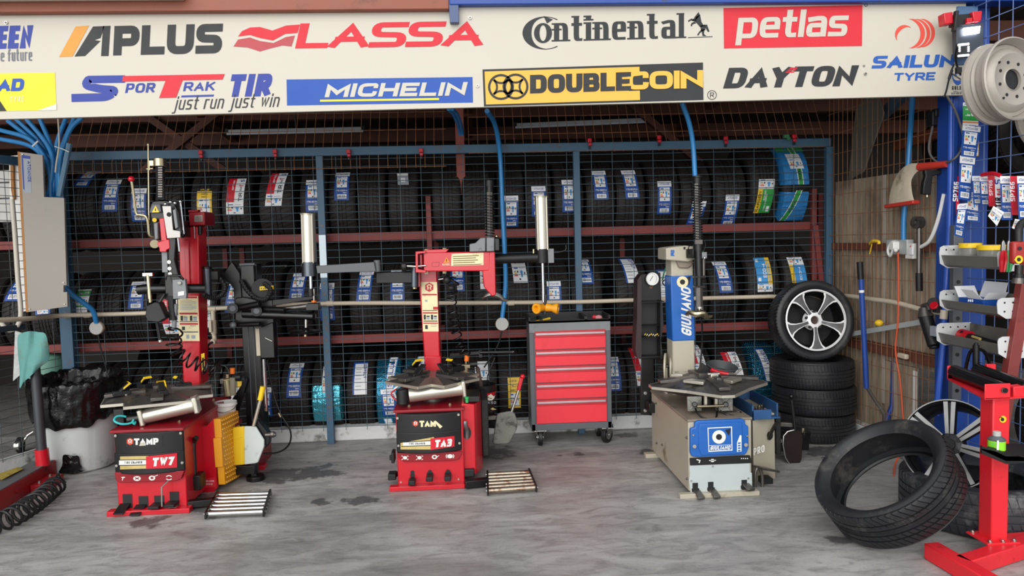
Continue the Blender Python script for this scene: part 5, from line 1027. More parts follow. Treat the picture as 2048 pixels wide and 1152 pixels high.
for u in (.08, .54): r(u, .66, u + .14, .76, P_BLK); r(u + .18, .68, u + .38, .76, P_GRY); r(u + .18, .68, u + .38, .7, P_BLK)
r(.03, .57, .97, .585, P_BLK); r(.05, .78, .95, .8, P_BLK); r(.15, .87, .32, .95, P_BLK); r(.5, .86, .9, .87, P_GRY); r(.5, .89, .9, .9, P_GRY); r(.2, .36, .35, .4, P_GRY); r(.7, .5, 1, .56, RTXT); b.build('warning_label', t3, smooth=False)
Yr = 5.05; b = MB(); b.plate([(847, 505), (990, 503), (990, 542), (847, 543)], Yr, .13, RED); b.plate([(990, 503), (992, 590), (984, 593), (968, 574), (965, 541), (978, 541), (978, 503)], Yr - .004, .12, RED); arm = b.build('swing_arm', t3, bevel=.006)
b = MB(); b.plate([(831, 503), (852, 502), (852, 506), (836, 508), (836, 538), (852, 541), (852, 546), (831, 545)], Yr - .02, .2, RED); b.bb(P(840, 536, Yr), P(846, 508, Yr + .1), DRED); b.plate([(848, 500), (898, 498), (892, 505), (848, 506)], Yr + .0, .12, RED); b.build('arm_yoke', t3, bevel=.003)
for x, y in ((853, 501), (889, 499), (853, 545), (889, 544)):
    b = MB(); b.cyl(P(x, y - 3, Yr + .03), P(x, y + 3, Yr + .03), .014, ZINC, n=6); b.build('bolt', t3)
b = MB(); b.cyl(P(832, 533, Yr - .01), P(814, 532, Yr - .01), .009, STEEL); b.cyl(P(812, 533, Yr - .01), P(804, 533, Yr - .01), .034, BLACK_M, n=12); b.cyl(P(832, 533, Yr - .01), P(852, 531, Yr - .01), .007, STEEL); b.build('stop_knob', t3)
b = MB(); Yl = Yr - .0015; b.flatpx([(903, 508), (967, 505), (967, 530), (902, 532)], Yl, LBLP); [b.flatpx([(906, 512 + 4.3 * i), (906 + (52, 46, 50, 44, 56)[i], 510.5 + 4.3 * i), (906 + (52, 46, 50, 44, 56)[i], 512.2 + 4.3 * i), (906, 513.7 + 4.3 * i)], Yl - .0008, M('brown_text', '#7a6a45', .6)) for i in range(5)]
b.flatpx([(893, 514), (900, 525), (887, 526)], Yl - .0005, M('warning_orange', '#e08a28', .5)); b.flatpx([(892.3, 518), (893.7, 518), (893.7, 523.5), (892.3, 523.5)], Yl - .0013, P_BLK); text_px(b, 'DANGER', 885, 531, 899, 4, .2, LBLP, Yl, gap=.25); path_px(b, [(864, 525), (879, 524.5), (877, 533), (864, 533), (864, 525)], .8, DRED, Yl); b.build('warning_label', arm, smooth=False)
b = MB(); b.plate([(939, 488), (951, 486), (961, 476), (971, 475), (971, 503), (939, 504)], Yr - .03, .12, MGREY); b.plate([(973, 475), (989, 475), (989, 503), (973, 503)], Yr - .03, .12, MGREY); b.bb(P(989, 502, Yr), P(998, 476, Yr + .08), BLACK); b.ball(P(993, 473, Yr + .04), .013, ZINC, 10); path_px(b, [(958, 503), (958, 498), (962, 496), (964, 503)], 1.2, DGREY, Yr - .031); b.build('lock_cover', t3, bevel=.006)
b = MB(); b.cyl(P(980, 476, Yr + .03), P(979, 366, Yr + .03), .021, STEEL_D, n=6); pts = []
for i in range(15 * 12 + 1): a = 2 * pi * i / 12; z = i / 180; pts.append(P(979 + z, 388 + 85 * z, Yr + .03) + Vector((.031 * cos(a), .031 * sin(a), 0)))
b.tube(pts, .004, BLACK, n=5); b.cyl(P(978.5, 373, Yr + .03), P(978.5, 361, Yr + .03), .03, BLACK_M, n=14); b.cyl(P(979, 384, Yr + .03), P(979, 373, Yr + .03), .024, BLACK_M, n=14); b.build('sprung_shaft', t3)
b = MB(); b.cyl(P(984, 573, Yr + .05), P(985, 588, Yr + .05), .02, STEEL, n=12); b.cyl(P(984, 582, Yr + .03), P(984, 582, Yr + .0), .008, BLACK); b.tube([P(965, 598, Yr + .05), P(972, 592, Yr + .03), P(984, 588, Yr + .02), P(998, 592, Yr + .03), P(1006, 599, Yr + .04), P(1014, 600, Yr + .05)], lambda s: .008 + .011 * sin(pi * s), STEEL, n=10, smooth=4); b.build('mount_head', t3)
# left helper arm with air ram
b = MB(); b.cyl(P(829, 534, 5.12), P(829, 574, 5.12), .026, M('gunmetal', '#5b6066', .3, .9), n=16); b.cyl(P(829, 574, 5.12), P(829, 578, 5.12), .014, ZINC); b.bb(P(832, 574, 5.12), P(842, 538, 5.25), DRED); bolts(t3, [P(834, y, 5.12) for y in (545, 552, 565)], .008); b.build('hinge_post', t3, bevel=.002)
b = MB(); b.plate([(752, 545), (824, 544), (824, 566), (752, 567)], 5.1, .09, BLACK_M); b.build('rear_link', t3, bevel=.005)
b = MB(); b.plate([(632, 532), (748, 524), (752, 543), (634, 547)], 5.02, .06, M('cast_grey', '#5f6164', .55, .2, var=.1, scale=30)); b.cyl(P(754, 520, 5.06), P(755, 544, 5.06), .022, MATS['cast_grey'], n=16); b.build('front_link', t3, bevel=.004)
def ram(px, y0, y1, Y, rpx, top_y, nm='air_ram'):
    mb = MB(); r = rpx * Y / 1500; mb.cyl(P(px, y0, Y), P(px + (y1 - y0) * .03, y1, Y), r, ALU, n=28)
    for a in (45, 135, 225, 315): dx = Vector((cos(radians(a)), sin(radians(a)), 0)) * r * 1.05; mb.cyl(P(px, y0 - 2, Y) + dx, P(px + (y1 - y0) * .03, y1 + 2, Y) + dx, .0045, ALU, n=8)
    mb.cyl(P(px, y0, Y), P(px, y0 - 3, Y), r * 1.12, M('ram_end', '#a8a490', .4, .7), n=24); return mb.build(nm, t3)
ram(615.5, 430, 524, 5.05, 13.5, 0)
b = MB(); b.cyl(P(618, 524, 5.05), P(619, 552, 5.05), .05, M('gunmetal', '#5b6066', .3, .9), n=24); b.plate([(602, 528), (609, 528), (611, 548), (606, 548)], 5.03, .03, DGREY); b.cyl(P(621, 552, 5.05), P(622, 583, 5.05), .0115, CHROME); b.cyl(P(621, 577, 5.05), P(622, 592, 5.05), .019, BLACK_M); b.build('ram_base', t3)
# right helper arm with twin amber rollers
b = MB(); b.cyl(P(990, 518, 5.2), P(1075, 515, 5.2), .034, BLACK_M, n=20); b.cyl(P(990, 517, 5.2), P(998, 517, 5.2), .014, STEEL_D); b.build('right_arm', t3)
ram(1082, 395, 498, 5.2, 13, 0)
b = MB(); b.cyl(P(1084, 498, 5.2), P(1085, 526, 5.2), .044, BLACK_M, n=24); b.cyl(P(1085, 526, 5.2), P(1087, 605, 5.2), .011, CHROME); b.bb(P(1096, 526, 5.18), P(1107, 497, 5.2), MGREY); b.tube([P(1107, 505, 5.2), P(1118, 504, 5.2), P(1131, 500, 5.2), P(1132, 490, 5.2)], .006, BLACK, smooth=5); b.cyl(P(1067, 507, 5.17), P(1067, 498, 5.17), .008, ZINC); b.build('ram_base', t3, bevel=.002)
b = MB(); b.beam(P(1091, 588, 5.2), P(1089, 630, 5.2), .022, .03, BLACK_M); o = b.build('roller_fork', t3, bevel=.004)
for x, sx in ((1080, -1), (1104, 1)):
    p = P(x, 616, 5.18); d = Vector((-.7, -.75, 0) if sx < 0 else (.9, -.35, -.1)).normalized(); b = MB(); b.lathe([(-.045, .0), (-.045, .022), (-.04, .03), (0, .024), (.035, .038), (.045, .036), (.045, .02), (.02, .012), (.02, 0)], p, d, AMBER, n=28); b.build('amber_roller', o)
coil([P(912, 555, 5.15), P(906, 575, 5.15), P(903, 600, 5.2), P(908, 640, 5.25), P(915, 675, 5.3), P(926, 700, 5.3), P(934, 712, 5.3)], .033, 12, .0055, BLACK).build('coiled_hose', t3)
b = MB(); b.tube([P(885, 548, 5.15), P(892, 560, 5.15), P(905, 562, 5.15), P(912, 575, 5.15), P(905, 590, 5.18)], .009, BLACK, smooth=6); b.ball(P(894, 560, 5.15), .03, BLACK_M, 10); b.ball(P(903, 575, 5.16), .028, BLACK_M, 10); b.cyl(P(877, 559, 5.15), P(890, 557, 5.15), .007, STEEL); b.build('inflator_grip', t3)
reg = MB(); reg.cyl(P(931, 735, 5.3), P(931, 748, 5.3), .024, ZINC); reg.bb(P(922, 737, 5.28), P(940, 727, 5.33), ZINC); reg.cyl(P(940, 729, 5.3), P(955, 728, 5.3), .02, BLACK_M); reg.cyl(P(932, 722, 5.3), P(932, 728, 5.3), .01, ZINC); reg.bb((P(925, 750, 5.32).x, 5.31, zt3), (P(938, 750, 5.32).x, 5.33, P(931, 740, 5.3).z), BLACK); o = reg.build('air_regulator', t3, bevel=.002)
b = MB(); b.cyl(P(933, 722, 5.3), P(934, 711, 5.3), .017, ORANGE); b.build('orange_cap', o)
b = MB(); b.cyl(P(960, 705, 5.35), P(1024, 704, 5.35), .012, BLACK); b.cyl(P(1024, 705, 5.35), P(1028, 703, 5.35), .015, BLACK); b.bb(P(958, 715, 5.35), P(964, 700, 5.37), BLACK); b.beam(P(961, 705, 5.36), P(900, 710, 5.36), .02, .02, BLACK); b.build('rear_bar', t3)
Yb3 = 5.1; b = MB(); b.plate([(994, 829), (1001, 826), (1024, 822), (1030, 828), (1036, 845), (1033, 860), (1020, 886), (1014, 888), (988, 890), (985, 885)], Yb3, .022, M('scratched_grey_blade', '#73736c', .5, .3, var=.35, scale=18, dirt='#3f3e3a', dirt_amt=.4, dirt_scale=16)); o = b.build('bead_blade', t3, bevel=.006); o['label'] = 'scratched grey shovel blade'
b = MB(); b.cyl(P(1023, 824, Yb3 + .01), P(1038, 778, Yb3 + .01), .01, STEEL); b.build('blade_handle', o); b = MB(); b.beam(P(1037, 780, Yb3 + .01), P(1043, 756, Yb3 + .01), .028, .024, RED); b.ball(P(1045, 753, Yb3 + .01), .017, RED, 14); b.build('red_grip', o, bevel=.004)
b = MB(); b.beam(P(972, 836, Yb3 + .06), P(1015, 834, Yb3 + .06), .03, .03, STEEL_D); b.beam(P(1012, 850, Yb3 + .04), (xr + .1, Yb3 + .09, P(1012, 850, Yb3).z), .05, .05, BLACK); b.build('breaker_arm', t3, bevel=.004)

# black pail with a red band and a brush in it
pb = Vector((P(965, 830, 5.25).x, 5.33, P(965, 830, 5.25).z)); b = MB(); b.bb((xr, 5.24, pb.z - .03), (pb.x + .09, 5.42, pb.z - .001), BLACK); b.build('pail_shelf', t3, bevel=.003)
pail = thing('plastic_pail', pb, 'black plastic pail with a red band behind the right of the middle tyre changer', 'bucket')
h = P(965, 768, 5.33).z - pb.z; rr = 28 * 5.33 / 1500; BPL = M('black_pail_plastic', '#161617', .35, var=.15, dirt='#5a5550', dirt_amt=.1, dirt_scale=20)
b = MB(); b.lathe([(0, 0), (0, rr * .82), (h - .03, rr * .97), (h - .03, rr * 1.03), (h, rr * 1.04), (h, rr * .93), (.01, rr * .78), (.01, 0)], pb, (0, 0, 1), BPL, n=36); o = b.build('pail_body', pail)
b = MB(); b.lathe([(h - .075, rr * .985), (h - .05, rr * 1.0)], pb, (0, 0, 1), RED, n=36); b.build('red_band', pail)
b = MB(); Yp = pb.y - rr - .004
for q in ([(975, 792), (982, 788), (988, 793), (991, 790), (987, 797), (979, 796)], [(970, 798), (976, 795), (982, 798), (990, 795), (984, 801), (974, 801)]): b.flatpx(q, Yp + .012, ALU)
text_px(b, 'AKSO', 970, 808, 992, 5, .2, P_GRY, Yp, gap=.3); b.flatpx([(981, 818), (985, 815), (993, 819), (985, 820)], Yp, GOLDP); b.build('printed_mark', pail, smooth=False)
b = MB(); WOOD = M('grimy_wood_handle', '#4a3a30', .7, var=.3); b.tube([pb + Vector((.0, 0, .05)), P(962, 770, 5.33), P(955, 737, 5.34)], .015, WOOD, n=10); b.ball(P(955, 737, 5.34), .016, WOOD, 8); solo(b, 'brush_handle', 'grimy wooden brush handle sticking up out of the black pail with red band', 'brush')
b = MB(); b.tube([pb + Vector((.03, .02, .05)), P(975, 752, 5.38), P(990, 715, 5.4)], .004, BLACK, n=8); solo(b, 'thin_rod', 'thin black rod leaning in the black pail with red band', 'rod')

# ---------------------------------------------------------------- right machine
GB = M('grey_beige_enamel', '#b1aa98', .42, var=.07, scale=4, dirt='#7c6f5c', dirt_amt=.12, dirt_scale=5); GB2 = M('pale_blue_grey_panel', '#b7c0c0', .42, var=.06, dirt='#8f8a80', dirt_amt=.1)
GBT = M('worn_brown_grey_top', '#85796c', .45, var=.15, dirt='#4a4340', dirt_amt=.2); GBLUE = M('mid_blue_plastic', '#1e5fb0', .38, var=.08, dirt='#24406a', dirt_amt=.08)
Y2 = 4.31; t2 = thing('tyre_changer', Vector((P(1440, 985, Y2).x, Y2, 0)), 'grey and blue tyre changer at the right, blue column reading GIULIANO', 'tyre changer')
xl, xr = P(1377, 910, Y2).x, P(1503, 910, Y2).x; zt2 = P(1440, 838, Y2).z
b = MB(); b.bb((xl, Y2, .03), (xr, 5.2, zt2 - .01), GB); b.build('cabinet', t2, bevel=.006)
b = MB(); b.bb((xl - .006, Y2 - .004, zt2 - .012), (xr + .006, 5.21, zt2 + .003), GBT); b.build('top_plate', t2, bevel=.004)
b = MB(); b.bb((P(1360, 994, 4.27).x, Y2 - .045, 0), (P(1519, 988, 4.27).x, Y2 - .002, .028), GB); b.build('base_rail', t2, bevel=.003); b = MB(); b.bb((xl - .07, 5.1, 0), (xr + .03, 5.16, .03), GB); b.build('base_rail', t2, bevel=.003)
bolts(t2, [(xl, y, z) for y, z in ((4.33, .1), (4.33, .35), (5.05, .12), (5.05, .4), (4.9, .15))], .007, STEEL_D, (-1, 0, 0))
b = MB(); b.plate([(1390, 846), (1396, 842), (1486, 838), (1491, 842), (1491, 850), (1497, 852), (1498, 895), (1494, 905), (1490, 910), (1398, 915), (1384, 913), (1381, 905), (1381, 858), (1390, 855)], Y2 - .03, .03, GBLUE); fas = b.build('fascia', t2, bevel=.006)
b = MB(); b.plate([(1399, 849), (1484, 845), (1487, 893), (1478, 908), (1403, 911), (1397, 895)], Y2 - .037, .008, GBLUE); b.build('fascia_panel', fas, bevel=.004)
b = MB(); Yl = Y2 - .0385; b.flatpx([(1415, 855.5), (1464, 853), (1465, 901), (1417, 904)], Yl, WHITE); b.flatpx([(1417, 857.5), (1462, 855), (1463, 889), (1418, 891)], Yl - .0006, GBLUE)
b.flatpx([(1450, 860), (1462, 857), (1458, 872)], Yl - .0012, P_BLK); disc_px(b, 1438, 874, 13.5, WHITE, Yl - .0018); disc_px(b, 1438, 874, 6, P_BLK, Yl - .0024); b.flatpx([(1418, 892), (1463, 890), (1463, 899), (1419, 901.5)], Yl - .0006, GBLUE); text_px(b, 'GIULIANO', 1420, 900, 1460, 7.5, .24, WHITE, Yl - .0014, gap=.12, shear=.25, slope=-.04)
b.flatpx([(1474, 904), (1474, 885), (1480, 870), (1483, 871), (1483, 903)], Yl, WHITE); [b.flatpx([(1476, 889 + 5 * i - 4), (1481, 889 + 5 * i - 4.5), (1481, 892 + 5 * i - 4.5), (1476, 892 + 5 * i - 4)], Yl - .0006, GBLUE) for i in range(4)]; b.build('name_plate', fas, smooth=False)
for x, y in ((1389, 893), (1492, 890)):
    b = MB(); b.cyl(P(x, y, Y2 - .03), P(x, y, Y2 - .045), .011, STEEL_D, n=14); b.build('knob', fas)
bolts(fas, [P(1386, 870, Y2 - .03), P(1494, 872, Y2 - .03)], .006)
b = MB(); b.plate([(1380, 917), (1500, 911), (1505, 926), (1381, 931)], Y2 - .012, .012, BLACK_M); o = b.build('symbol_band', t2); b = MB(); Ys = Y2 - .0135; path_px(b, [(1393, 919), (1400, 921), (1398, 926)], 2, WHITE, Ys); disc_px(b, 1425, 921, 4, WHITE, Ys, sy=.8); path_px(b, [(1418, 921), (1432, 920.5)], 1.4, WHITE, Ys); [disc_px(b, 1483 + 4 * i, 917, 1.2, WHITE, Ys, n=10) for i in range(4)]; b.build('symbol', o, smooth=False)
b = MB(); b.plate([(1379, 931), (1500, 926), (1500, 944), (1504, 946), (1505, 984), (1382, 990), (1378, 960), (1380, 948)], Y2 - .008, .008, GB2); pan = b.build('lower_panel', t2, bevel=.002); pan['label'] = 'pale blue-grey lower front panel'
bolts(pan, [P(x, y, Y2 - .008) for x, y in ((1382, 961), (1496, 956), (1425, 932))], .005)
for i, (xa, xb, ya, yb) in enumerate([(1385, 1396, 966, 988), (1416, 1427, 964, 986), (1483, 1494, 960, 980)]):
    b = MB(); b.flatpx([(xa, ya), (xb, ya - .5), (xb, yb), (xa, yb + .5)], Y2 - .0095, P_BLK); b.flatpx([(xa - 1.5, ya + 11), (xb + 2.5, ya + 10.5), (xb + 2.5, ya + 17), (xa - 1.5, ya + 17.5)], Y2 - .0097, P_BLK); b.build('pedal_slot', pan)
    b = MB(); p = P((xa + xb) / 2, (ya + yb) / 2 + 4, Y2); up = .03 if i == 2 else 0; b.beam(p + Vector((0, .08, .02 + up * .3)), p + Vector((.012, -.085, -.02 + up)), .042, .014, STEEL_D, up=(0, 0, 1)); b.build('pedal', t2, bevel=.003)
# right box with blue tray, lever and breaker foot
Yq = 4.5; b = MB(); b.prism([P(1506, 842, Yq), P(1526, 832, Yq + .06), P(1549, 826, Yq + .06), P(1551, 964, Yq + .06), P(1530, 968, Yq + .06), P(1508, 985, Yq)], (0, .5, 0), GB); box = b.build('side_housing', t2, bevel=.004)
b = MB(); xq0, xq1 = P(1503, 830, Yq).x, P(1553, 830, Yq + .06).x; ztb = P(1520, 812, 4.7).z
for a_, c_ in (((xq0, Yq - .01, zt2 - .06), (xq0 + .012, 5.0, zt2 + .03)), ((xq1 - .012, Yq + .03, zt2 - .06), (xq1, 5.0, zt2 + .03)), ((xq0, Yq - .01, zt2 - .06), (xq1 - .06, Yq + .01, zt2 + .0)), ((xq0, 4.98, zt2 - .06), (xq1, 5.0, zt2 + .035)), ((xq0, Yq, zt2 - .06), (xq1, 5.0, zt2 - .05))): b.bb(a_, c_, M('dark_blue_tray', '#27507f', .45, var=.15, dirt='#24303c', dirt_amt=.2))
b.build('blue_tray', t2, bevel=.003)
rng = random.Random(3)
for i in range(7):
    p = Vector((xq0 + .04 + .1 * rng.random(), Yq + .08 + .22 * rng.random(), zt2 - .05)); mb = MB(); mb.cyl(p, p + Vector((.0, 0, .03)), .014, BLACK_M if i % 3 else BRASS if 'BRASS' in globals() else ZINC, n=8); mb.cyl(p + Vector((0, 0, .03)), p + Vector((0, 0, .04)), .009, ZINC, n=8)
    solo(mb, 'wheel_nut', 'small nut or cap lying loose in the blue tray of the grey tyre changer', 'nut', 'loose nuts in the blue tray')
b = MB(); text_px(b, 'PRO', 1507, 911, 1529, 14, .16, WHITE, Yq - .004, gap=.12, slope=-.35); b.build('lettering', box, smooth=False)
b = MB(); disc_px(b, 1540, 871, 6, P_BLK, Yq + .058, sy=1.4); b.build('lever_slot', box); b = MB(); b.tube([P(1538, 878, Yq + .05), P(1542, 866, Yq + .03), P(1549, 852, Yq + .0), P(1556, 844, Yq - .02)], .011, M('bead_lever_steel', '#4a4744', .35, .9), smooth=5); b.build('bead_lever', t2)
b = MB(); b.bb((P(1552, 870, 4.6).x, 4.6, .14), (P(1552, 870, 4.6).x + .035, 5.0, zt2 - .05), M('black_rubber_pad', '#1d1c1c', .7)); b.build('rubber_pad', t2, bevel=.008)
b = MB(); b.tube([P(1511, 983, 4.42), P(1511, 945, 4.42), P(1517, 935, 4.42), P(1524, 950, 4.42), P(1524, 980, 4.42), P(1517, 986, 4.42)], .01, STEEL_D, closed=True, smooth=4); b.beam(P(1512, 934, 4.42), P(1546, 940, 4.5), .1, .012, STEEL_D); b.box(P(1530, 968, 4.5), (.07, .08, .09), BLACK_M); b.box(P(1543, 982, 4.46), (.06, .08, .03), STEEL_D); b.build('breaker_foot', t2, bevel=.003)
c2 = Vector((P(1416, 772, 4.68).x, 4.68, P(1416, 769, 4.68).z)); tb = turntable(t2, c2, .375, 0, rise=.042, sink=.06, notch=.735, half=6)
for a, rr in ((45, .5), (135, .5), (225, .42), (315, .42)):
    t = radians(a); b = MB(); d = Vector((cos(t), sin(t), 0)); n = Vector((-d.y, d.x, 0)); p = c2 + d * .375 * rr + Vector((0, 0, .035)); b.prism([p + n * .07 + d * .04, p + n * .045 - d * .03, p - n * .045 - d * .03, p - n * .07 + d * .04], (0, 0, .02), ALU); b.build('clamp_plate', tb, bevel=.003)
b = MB(); p = c2 + Vector((.03, -.02, .05)); b.box(p, (.05, .05, .05), ALU); b.box(p + Vector((0, -.06, .0)), (.03, .1, .03), STEEL_D); b.cyl(p + Vector((-.04, 0, .02)), p + Vector((.04, 0, .02)), .012, STEEL); b.build('centre_clamp', tb, bevel=.004)
b = MB(); b.cyl((c2.x, c2.y, zt2), (c2.x, c2.y, c2.z - .05), .06, BLACK); b.build('hub', t2)
for xa, xb in ((1375, 1404), (1437, 1466)):
    b = MB(); b.plate([(xa, 794), (xb, 793), (xb, 822), (xa + 1, 823)], 4.42, .02, GRIME); q = [(xa + 3, 797), (xb - 3, 820)], [(xb - 3, 796), (xa + 4, 820)]
    for u, v in q: b.beam(P(*u, 4.415), P(*v, 4.415), .008, .01, GRIME)
    b.cyl(P((xa + xb) / 2, 809, 4.42), P((xa + xb) / 2, 809, 4.39), .016, BLACK, n=16); b.cyl(P((xa + xb) / 2, 809, 4.44), P((xa + xb) / 2, 804, 4.8), .04, ALU, n=20); b.build('clamp_cylinder', t2, bevel=.004)
b = MB(); b.cyl(P(1394, 813, 4.4), P(1456, 811, 4.4), .008, ZINC); b.bb(P(1409, 815, 4.42), P(1412, 785, 4.44), ALU); b.bb(P(1430, 815, 4.42), P(1433, 785, 4.44), ALU); b.build('tie_rod', t2)
b = MB(); b.tube([P(1391, 817, 4.4), P(1396, 828, 4.36), P(1412, 838, 4.33), P(1430, 838, 4.33), P(1434, 825, 4.4), P(1430, 815, 4.42)], .006, BLACK, smooth=6); b.tube([P(1440, 822, 4.42), P(1458, 830, 4.38), P(1478, 831, 4.4), P(1480, 824, 4.45), P(1455, 820, 4.46)], .006, BLACK, smooth=6); b.build('air_hose', t2)
Yg = 5.0; b = MB(); b.prism([P(1342, 515, Yg), P(1386, 512, Yg), P(1391, 745, Yg), P(1346, 748, Yg)], (0, .15, 0), GB); b.bb((P(1346, 745, Yg).x, Yg, zt2), (P(1391, 745, Yg).x, Yg + .15, P(1370, 740, Yg).z), GB); colg = b.build('column', t2, bevel=.01)
b = MB(); b.prism([P(1341, 552, Yg - .004), P(1387, 550, Yg - .004), P(1391, 681, Yg - .004), P(1345, 683, Yg - .004)], (0, .158, 0), GBLUE); o = b.build('blue_sleeve', t2, bevel=.008)
b = MB(); Yl = Yg - .0055; b.flatpx([(1372, 555), (1382, 552), (1378, 572)], Yl, P_BLK); disc_px(b, 1365, 564, 11.5, LBLP, Yl - .0006); disc_px(b, 1365, 564, 5.2, P_BLK, Yl - .0012)
for i, q in enumerate(letters('GIULIANO', 96, 20, .22, gap=.1, kx=.9, shear=.35)): b.flatpx([(1383 - v - .012 * u, 673 - u + .02 * v) for u, v in q], Yl - .00003 * (i % 60), WHITE)
b.build('lettering', o, smooth=False)
b = MB(); b.plate([(1332, 496), (1372, 491), (1390, 493), (1390, 519), (1376, 524), (1332, 520)], Yg - .05, .22, GB); b.plate([(1352, 520), (1387, 518), (1384, 532), (1376, 537), (1358, 536)], Yg - .02, .1, GBT); hd = b.build('column_head', t2, bevel=.008); b = MB(); text_px(b, 'GS', 1343, 512, 1347, 12, .2, GBLUE, Yg - .0515); b.flatpx([(1367, 494), (1371, 493.5), (1371, 499), (1367, 499)], Yg - .0515, P_BLK); b.build('head_sticker', hd, smooth=False)
Yh = 4.88; b = MB(); b.beam(P(1378, 507, Yg - .05), P(1392, 507, Yh), .05, .06, BLACK); b.build('head_bracket', t2, bevel=.004)
b = MB(); b.cyl(P(1396, 490, Yh), P(1394, 365, Yh), .022, STEEL_D, n=6); pts = []
for i in range(22 * 10 + 1): a = 2 * pi * i / 10; z = i / 220; pts.append(P(1394 + 2 * z, 368 + 112 * z, Yh) + Vector((.031 * cos(a), .031 * sin(a), 0)))
b.tube(pts, .004, BLACK, n=5); b.cyl(P(1394, 367, Yh), P(1393.7, 353, Yh), .027, BLACK_M, n=18); b.cyl(P(1393.7, 355, Yh), P(1393.7, 352, Yh), .037, BLACK_M, n=18); b.build('sprung_shaft', t2)
b = MB(); b.cyl(P(1396, 488, Yh), P(1396.5, 502, Yh), .034, BLACK, n=20); b.cyl(P(1396.5, 502, Yh), P(1398, 553, Yh), .027, BLACK, n=20); b.cyl(P(1398, 553, Yh), P(1398, 573, Yh), .022, BLACK, n=20); b.box(P(1398, 553, Yh), (.08, .05, .012), BLACK); b.box(P(1398, 573, Yh), (.07, .05, .012), BLACK); b.cyl(P(1398, 573, Yh), P(1399, 614, Yh), .023, STEEL_D, n=6); b.build('shaft_housing', t2)
b = MB(); b.bb(P(1403, 517, Yh - .02), P(1411, 504, Yh + .01), MGREY); b.cyl(P(1407, 517, Yh), P(1407, 555, Yh), .012, STEEL_D); b.ball(P(1409, 516, Yh - .03), .01, CHROME, 10); b.tube([P(1402, 483, Yh), P(1404, 490, Yh - .01), P(1406, 505, Yh)], .004, M('green_air_tube', '#3f8f6a', .4), smooth=4); b.tube([P(1385, 485, Yh), P(1377, 495, Yh - .02), P(1378, 508, Yh)], .004, BLACK, smooth=5); b.tube([P(1408, 480, Yh), P(1411, 490, Yh), P(1406, 505, Yh)], .004, BLACK, smooth=5); b.box(P(1397, 484, Yh - .03), (.05, .02, .03), STEEL_D); b.build('lock_cylinder', t2, bevel=.002)
b = MB(); b.cyl(P(1399, 613, Yh), P(1399.5, 624, Yh), .026, STEEL, n=16); [b.ball(P(x, 619, Yh - .026), .006, BLACK, 8) for x in (1396, 1401)]; b.tube([P(1372, 630, Yh + .02), P(1380, 625, Yh), P(1393, 628, Yh - .03), P(1406, 627, Yh - .03), P(1413, 634, Yh - .02), P(1424, 632, Yh - .01)], lambda s: .009 + .015 * sin(pi * s), ZINC, n=10, smooth=4); b.build('mount_head', t2)
b = MB(); b.tube([P(1401, 634, Yh), P(1404, 650, Yh + .05), P(1404, 690, Yh + .1), P(1399, 745, Yh + .1)], .006, BLACK_M, smooth=6); b.build('air_tube', t2)
b = MB(); b.tube([P(1345, 515, Yg + .1), P(1330, 540, Yg + .18), P(1325, 560, Yg + .25)], .005, MATS['green_air_tube'], smooth=6); b.tube([P(1345, 548, Yg + .1), P(1335, 556, Yg + .15), P(1325, 565, Yg + .2), P(1335, 575, Yg + .15), P(1345, 577, Yg + .1)], .004, BLACK, smooth=6); b.build('gauge_hose', t2)
# roller discs left of the column
for x, Y in ((1331, 5.08), (1343, 5.12)):
    b = MB(); b.lathe([(-.006, 0), (-.006, .1), (.006, .1), (.006, 0)], P(x, 735, Y), (1, -.35, 0), GB, n=28); b.cyl(P(x, 733, Y) + Vector((-.02, 0, 0)), P(x, 733, Y) + Vector((.02, 0, 0)), .018, STEEL_D); b.bb((P(x, 735, Y).x - .008, Y - .02, zt2), (P(x, 735, Y).x + .008, Y + .02, P(x, 735, Y).z), GB); b.build('roller_disc', t2)
# black inflation panel with gauge and pockets
gp = 5.22; b = MB(); b.plate([(1283, 549), (1321, 545), (1323, 602), (1318, 620), (1325, 650), (1320, 680), (1325, 718), (1278, 718), (1276, 640)], gp, .03, BLACK_M); b.plate([(1283, 712), (1308, 710), (1310, 832), (1282, 829), (1280, 815)], gp + .01, .015, BLACK); b.bb((P(1290, 815, gp).x, 5.1, .32), (P(1314, 815, gp).x, gp + .01, P(1300, 800, gp).z), BLACK); pn = b.build('inflation_panel', t2, bevel=.004)
b = MB(); b.plate([(1275, 560), (1283, 549), (1283, 718), (1275, 716), (1271, 700), (1274, 640)], gp - .1, .12, M('dark_maroon_side', '#2a1719', .5)); b.plate([(1321, 601), (1325, 606), (1327, 650), (1322, 680), (1326, 716), (1321, 718)], gp - .1, .1, BLACK_M); b.build('panel_side', pn)
for y0, y1 in ((602, 604), (648, 652), (670, 676), (708, 716)):
    b = MB(); b.bb(P(1280, y1, gp - .1), P(1322, y0, gp), BLACK_M); b.build('pocket_shelf', pn, bevel=.002)
b = MB(); p = P(1303, 557.5, gp); b.cyl(p, p - Vector((0, .025, 0)), .05, BLACK, n=36); b.cyl(p - Vector((0, .02, 0)), p - Vector((0, .027, 0)), .045, WHITE, n=36); ga = b.build('gauge', pn)
b = MB(); Yl = gp - .0285; path_px(b, [(1303, 557), (1300, 562)], 1, P_BLK, Yl); path_px(b, [(1303, 557), (1306, 552)], 1, P_BLK, Yl)
for i in range(21): a = radians(-45 + 270 * i / 20); path_px(b, [(1303 + 9.5 * cos(a), 557.5 - 9.5 * sin(a)), (1303 + 11.3 * cos(a), 557.5 - 11.3 * sin(a))], .6, P_BLK, Yl)
b.build('dial', ga, smooth=False); b = MB(); disc_px(b, 1302, 574, 3, M('copper_mark', '#8a5a3c', .5), gp - .002, 1.5); b.build('panel_mark', pn)
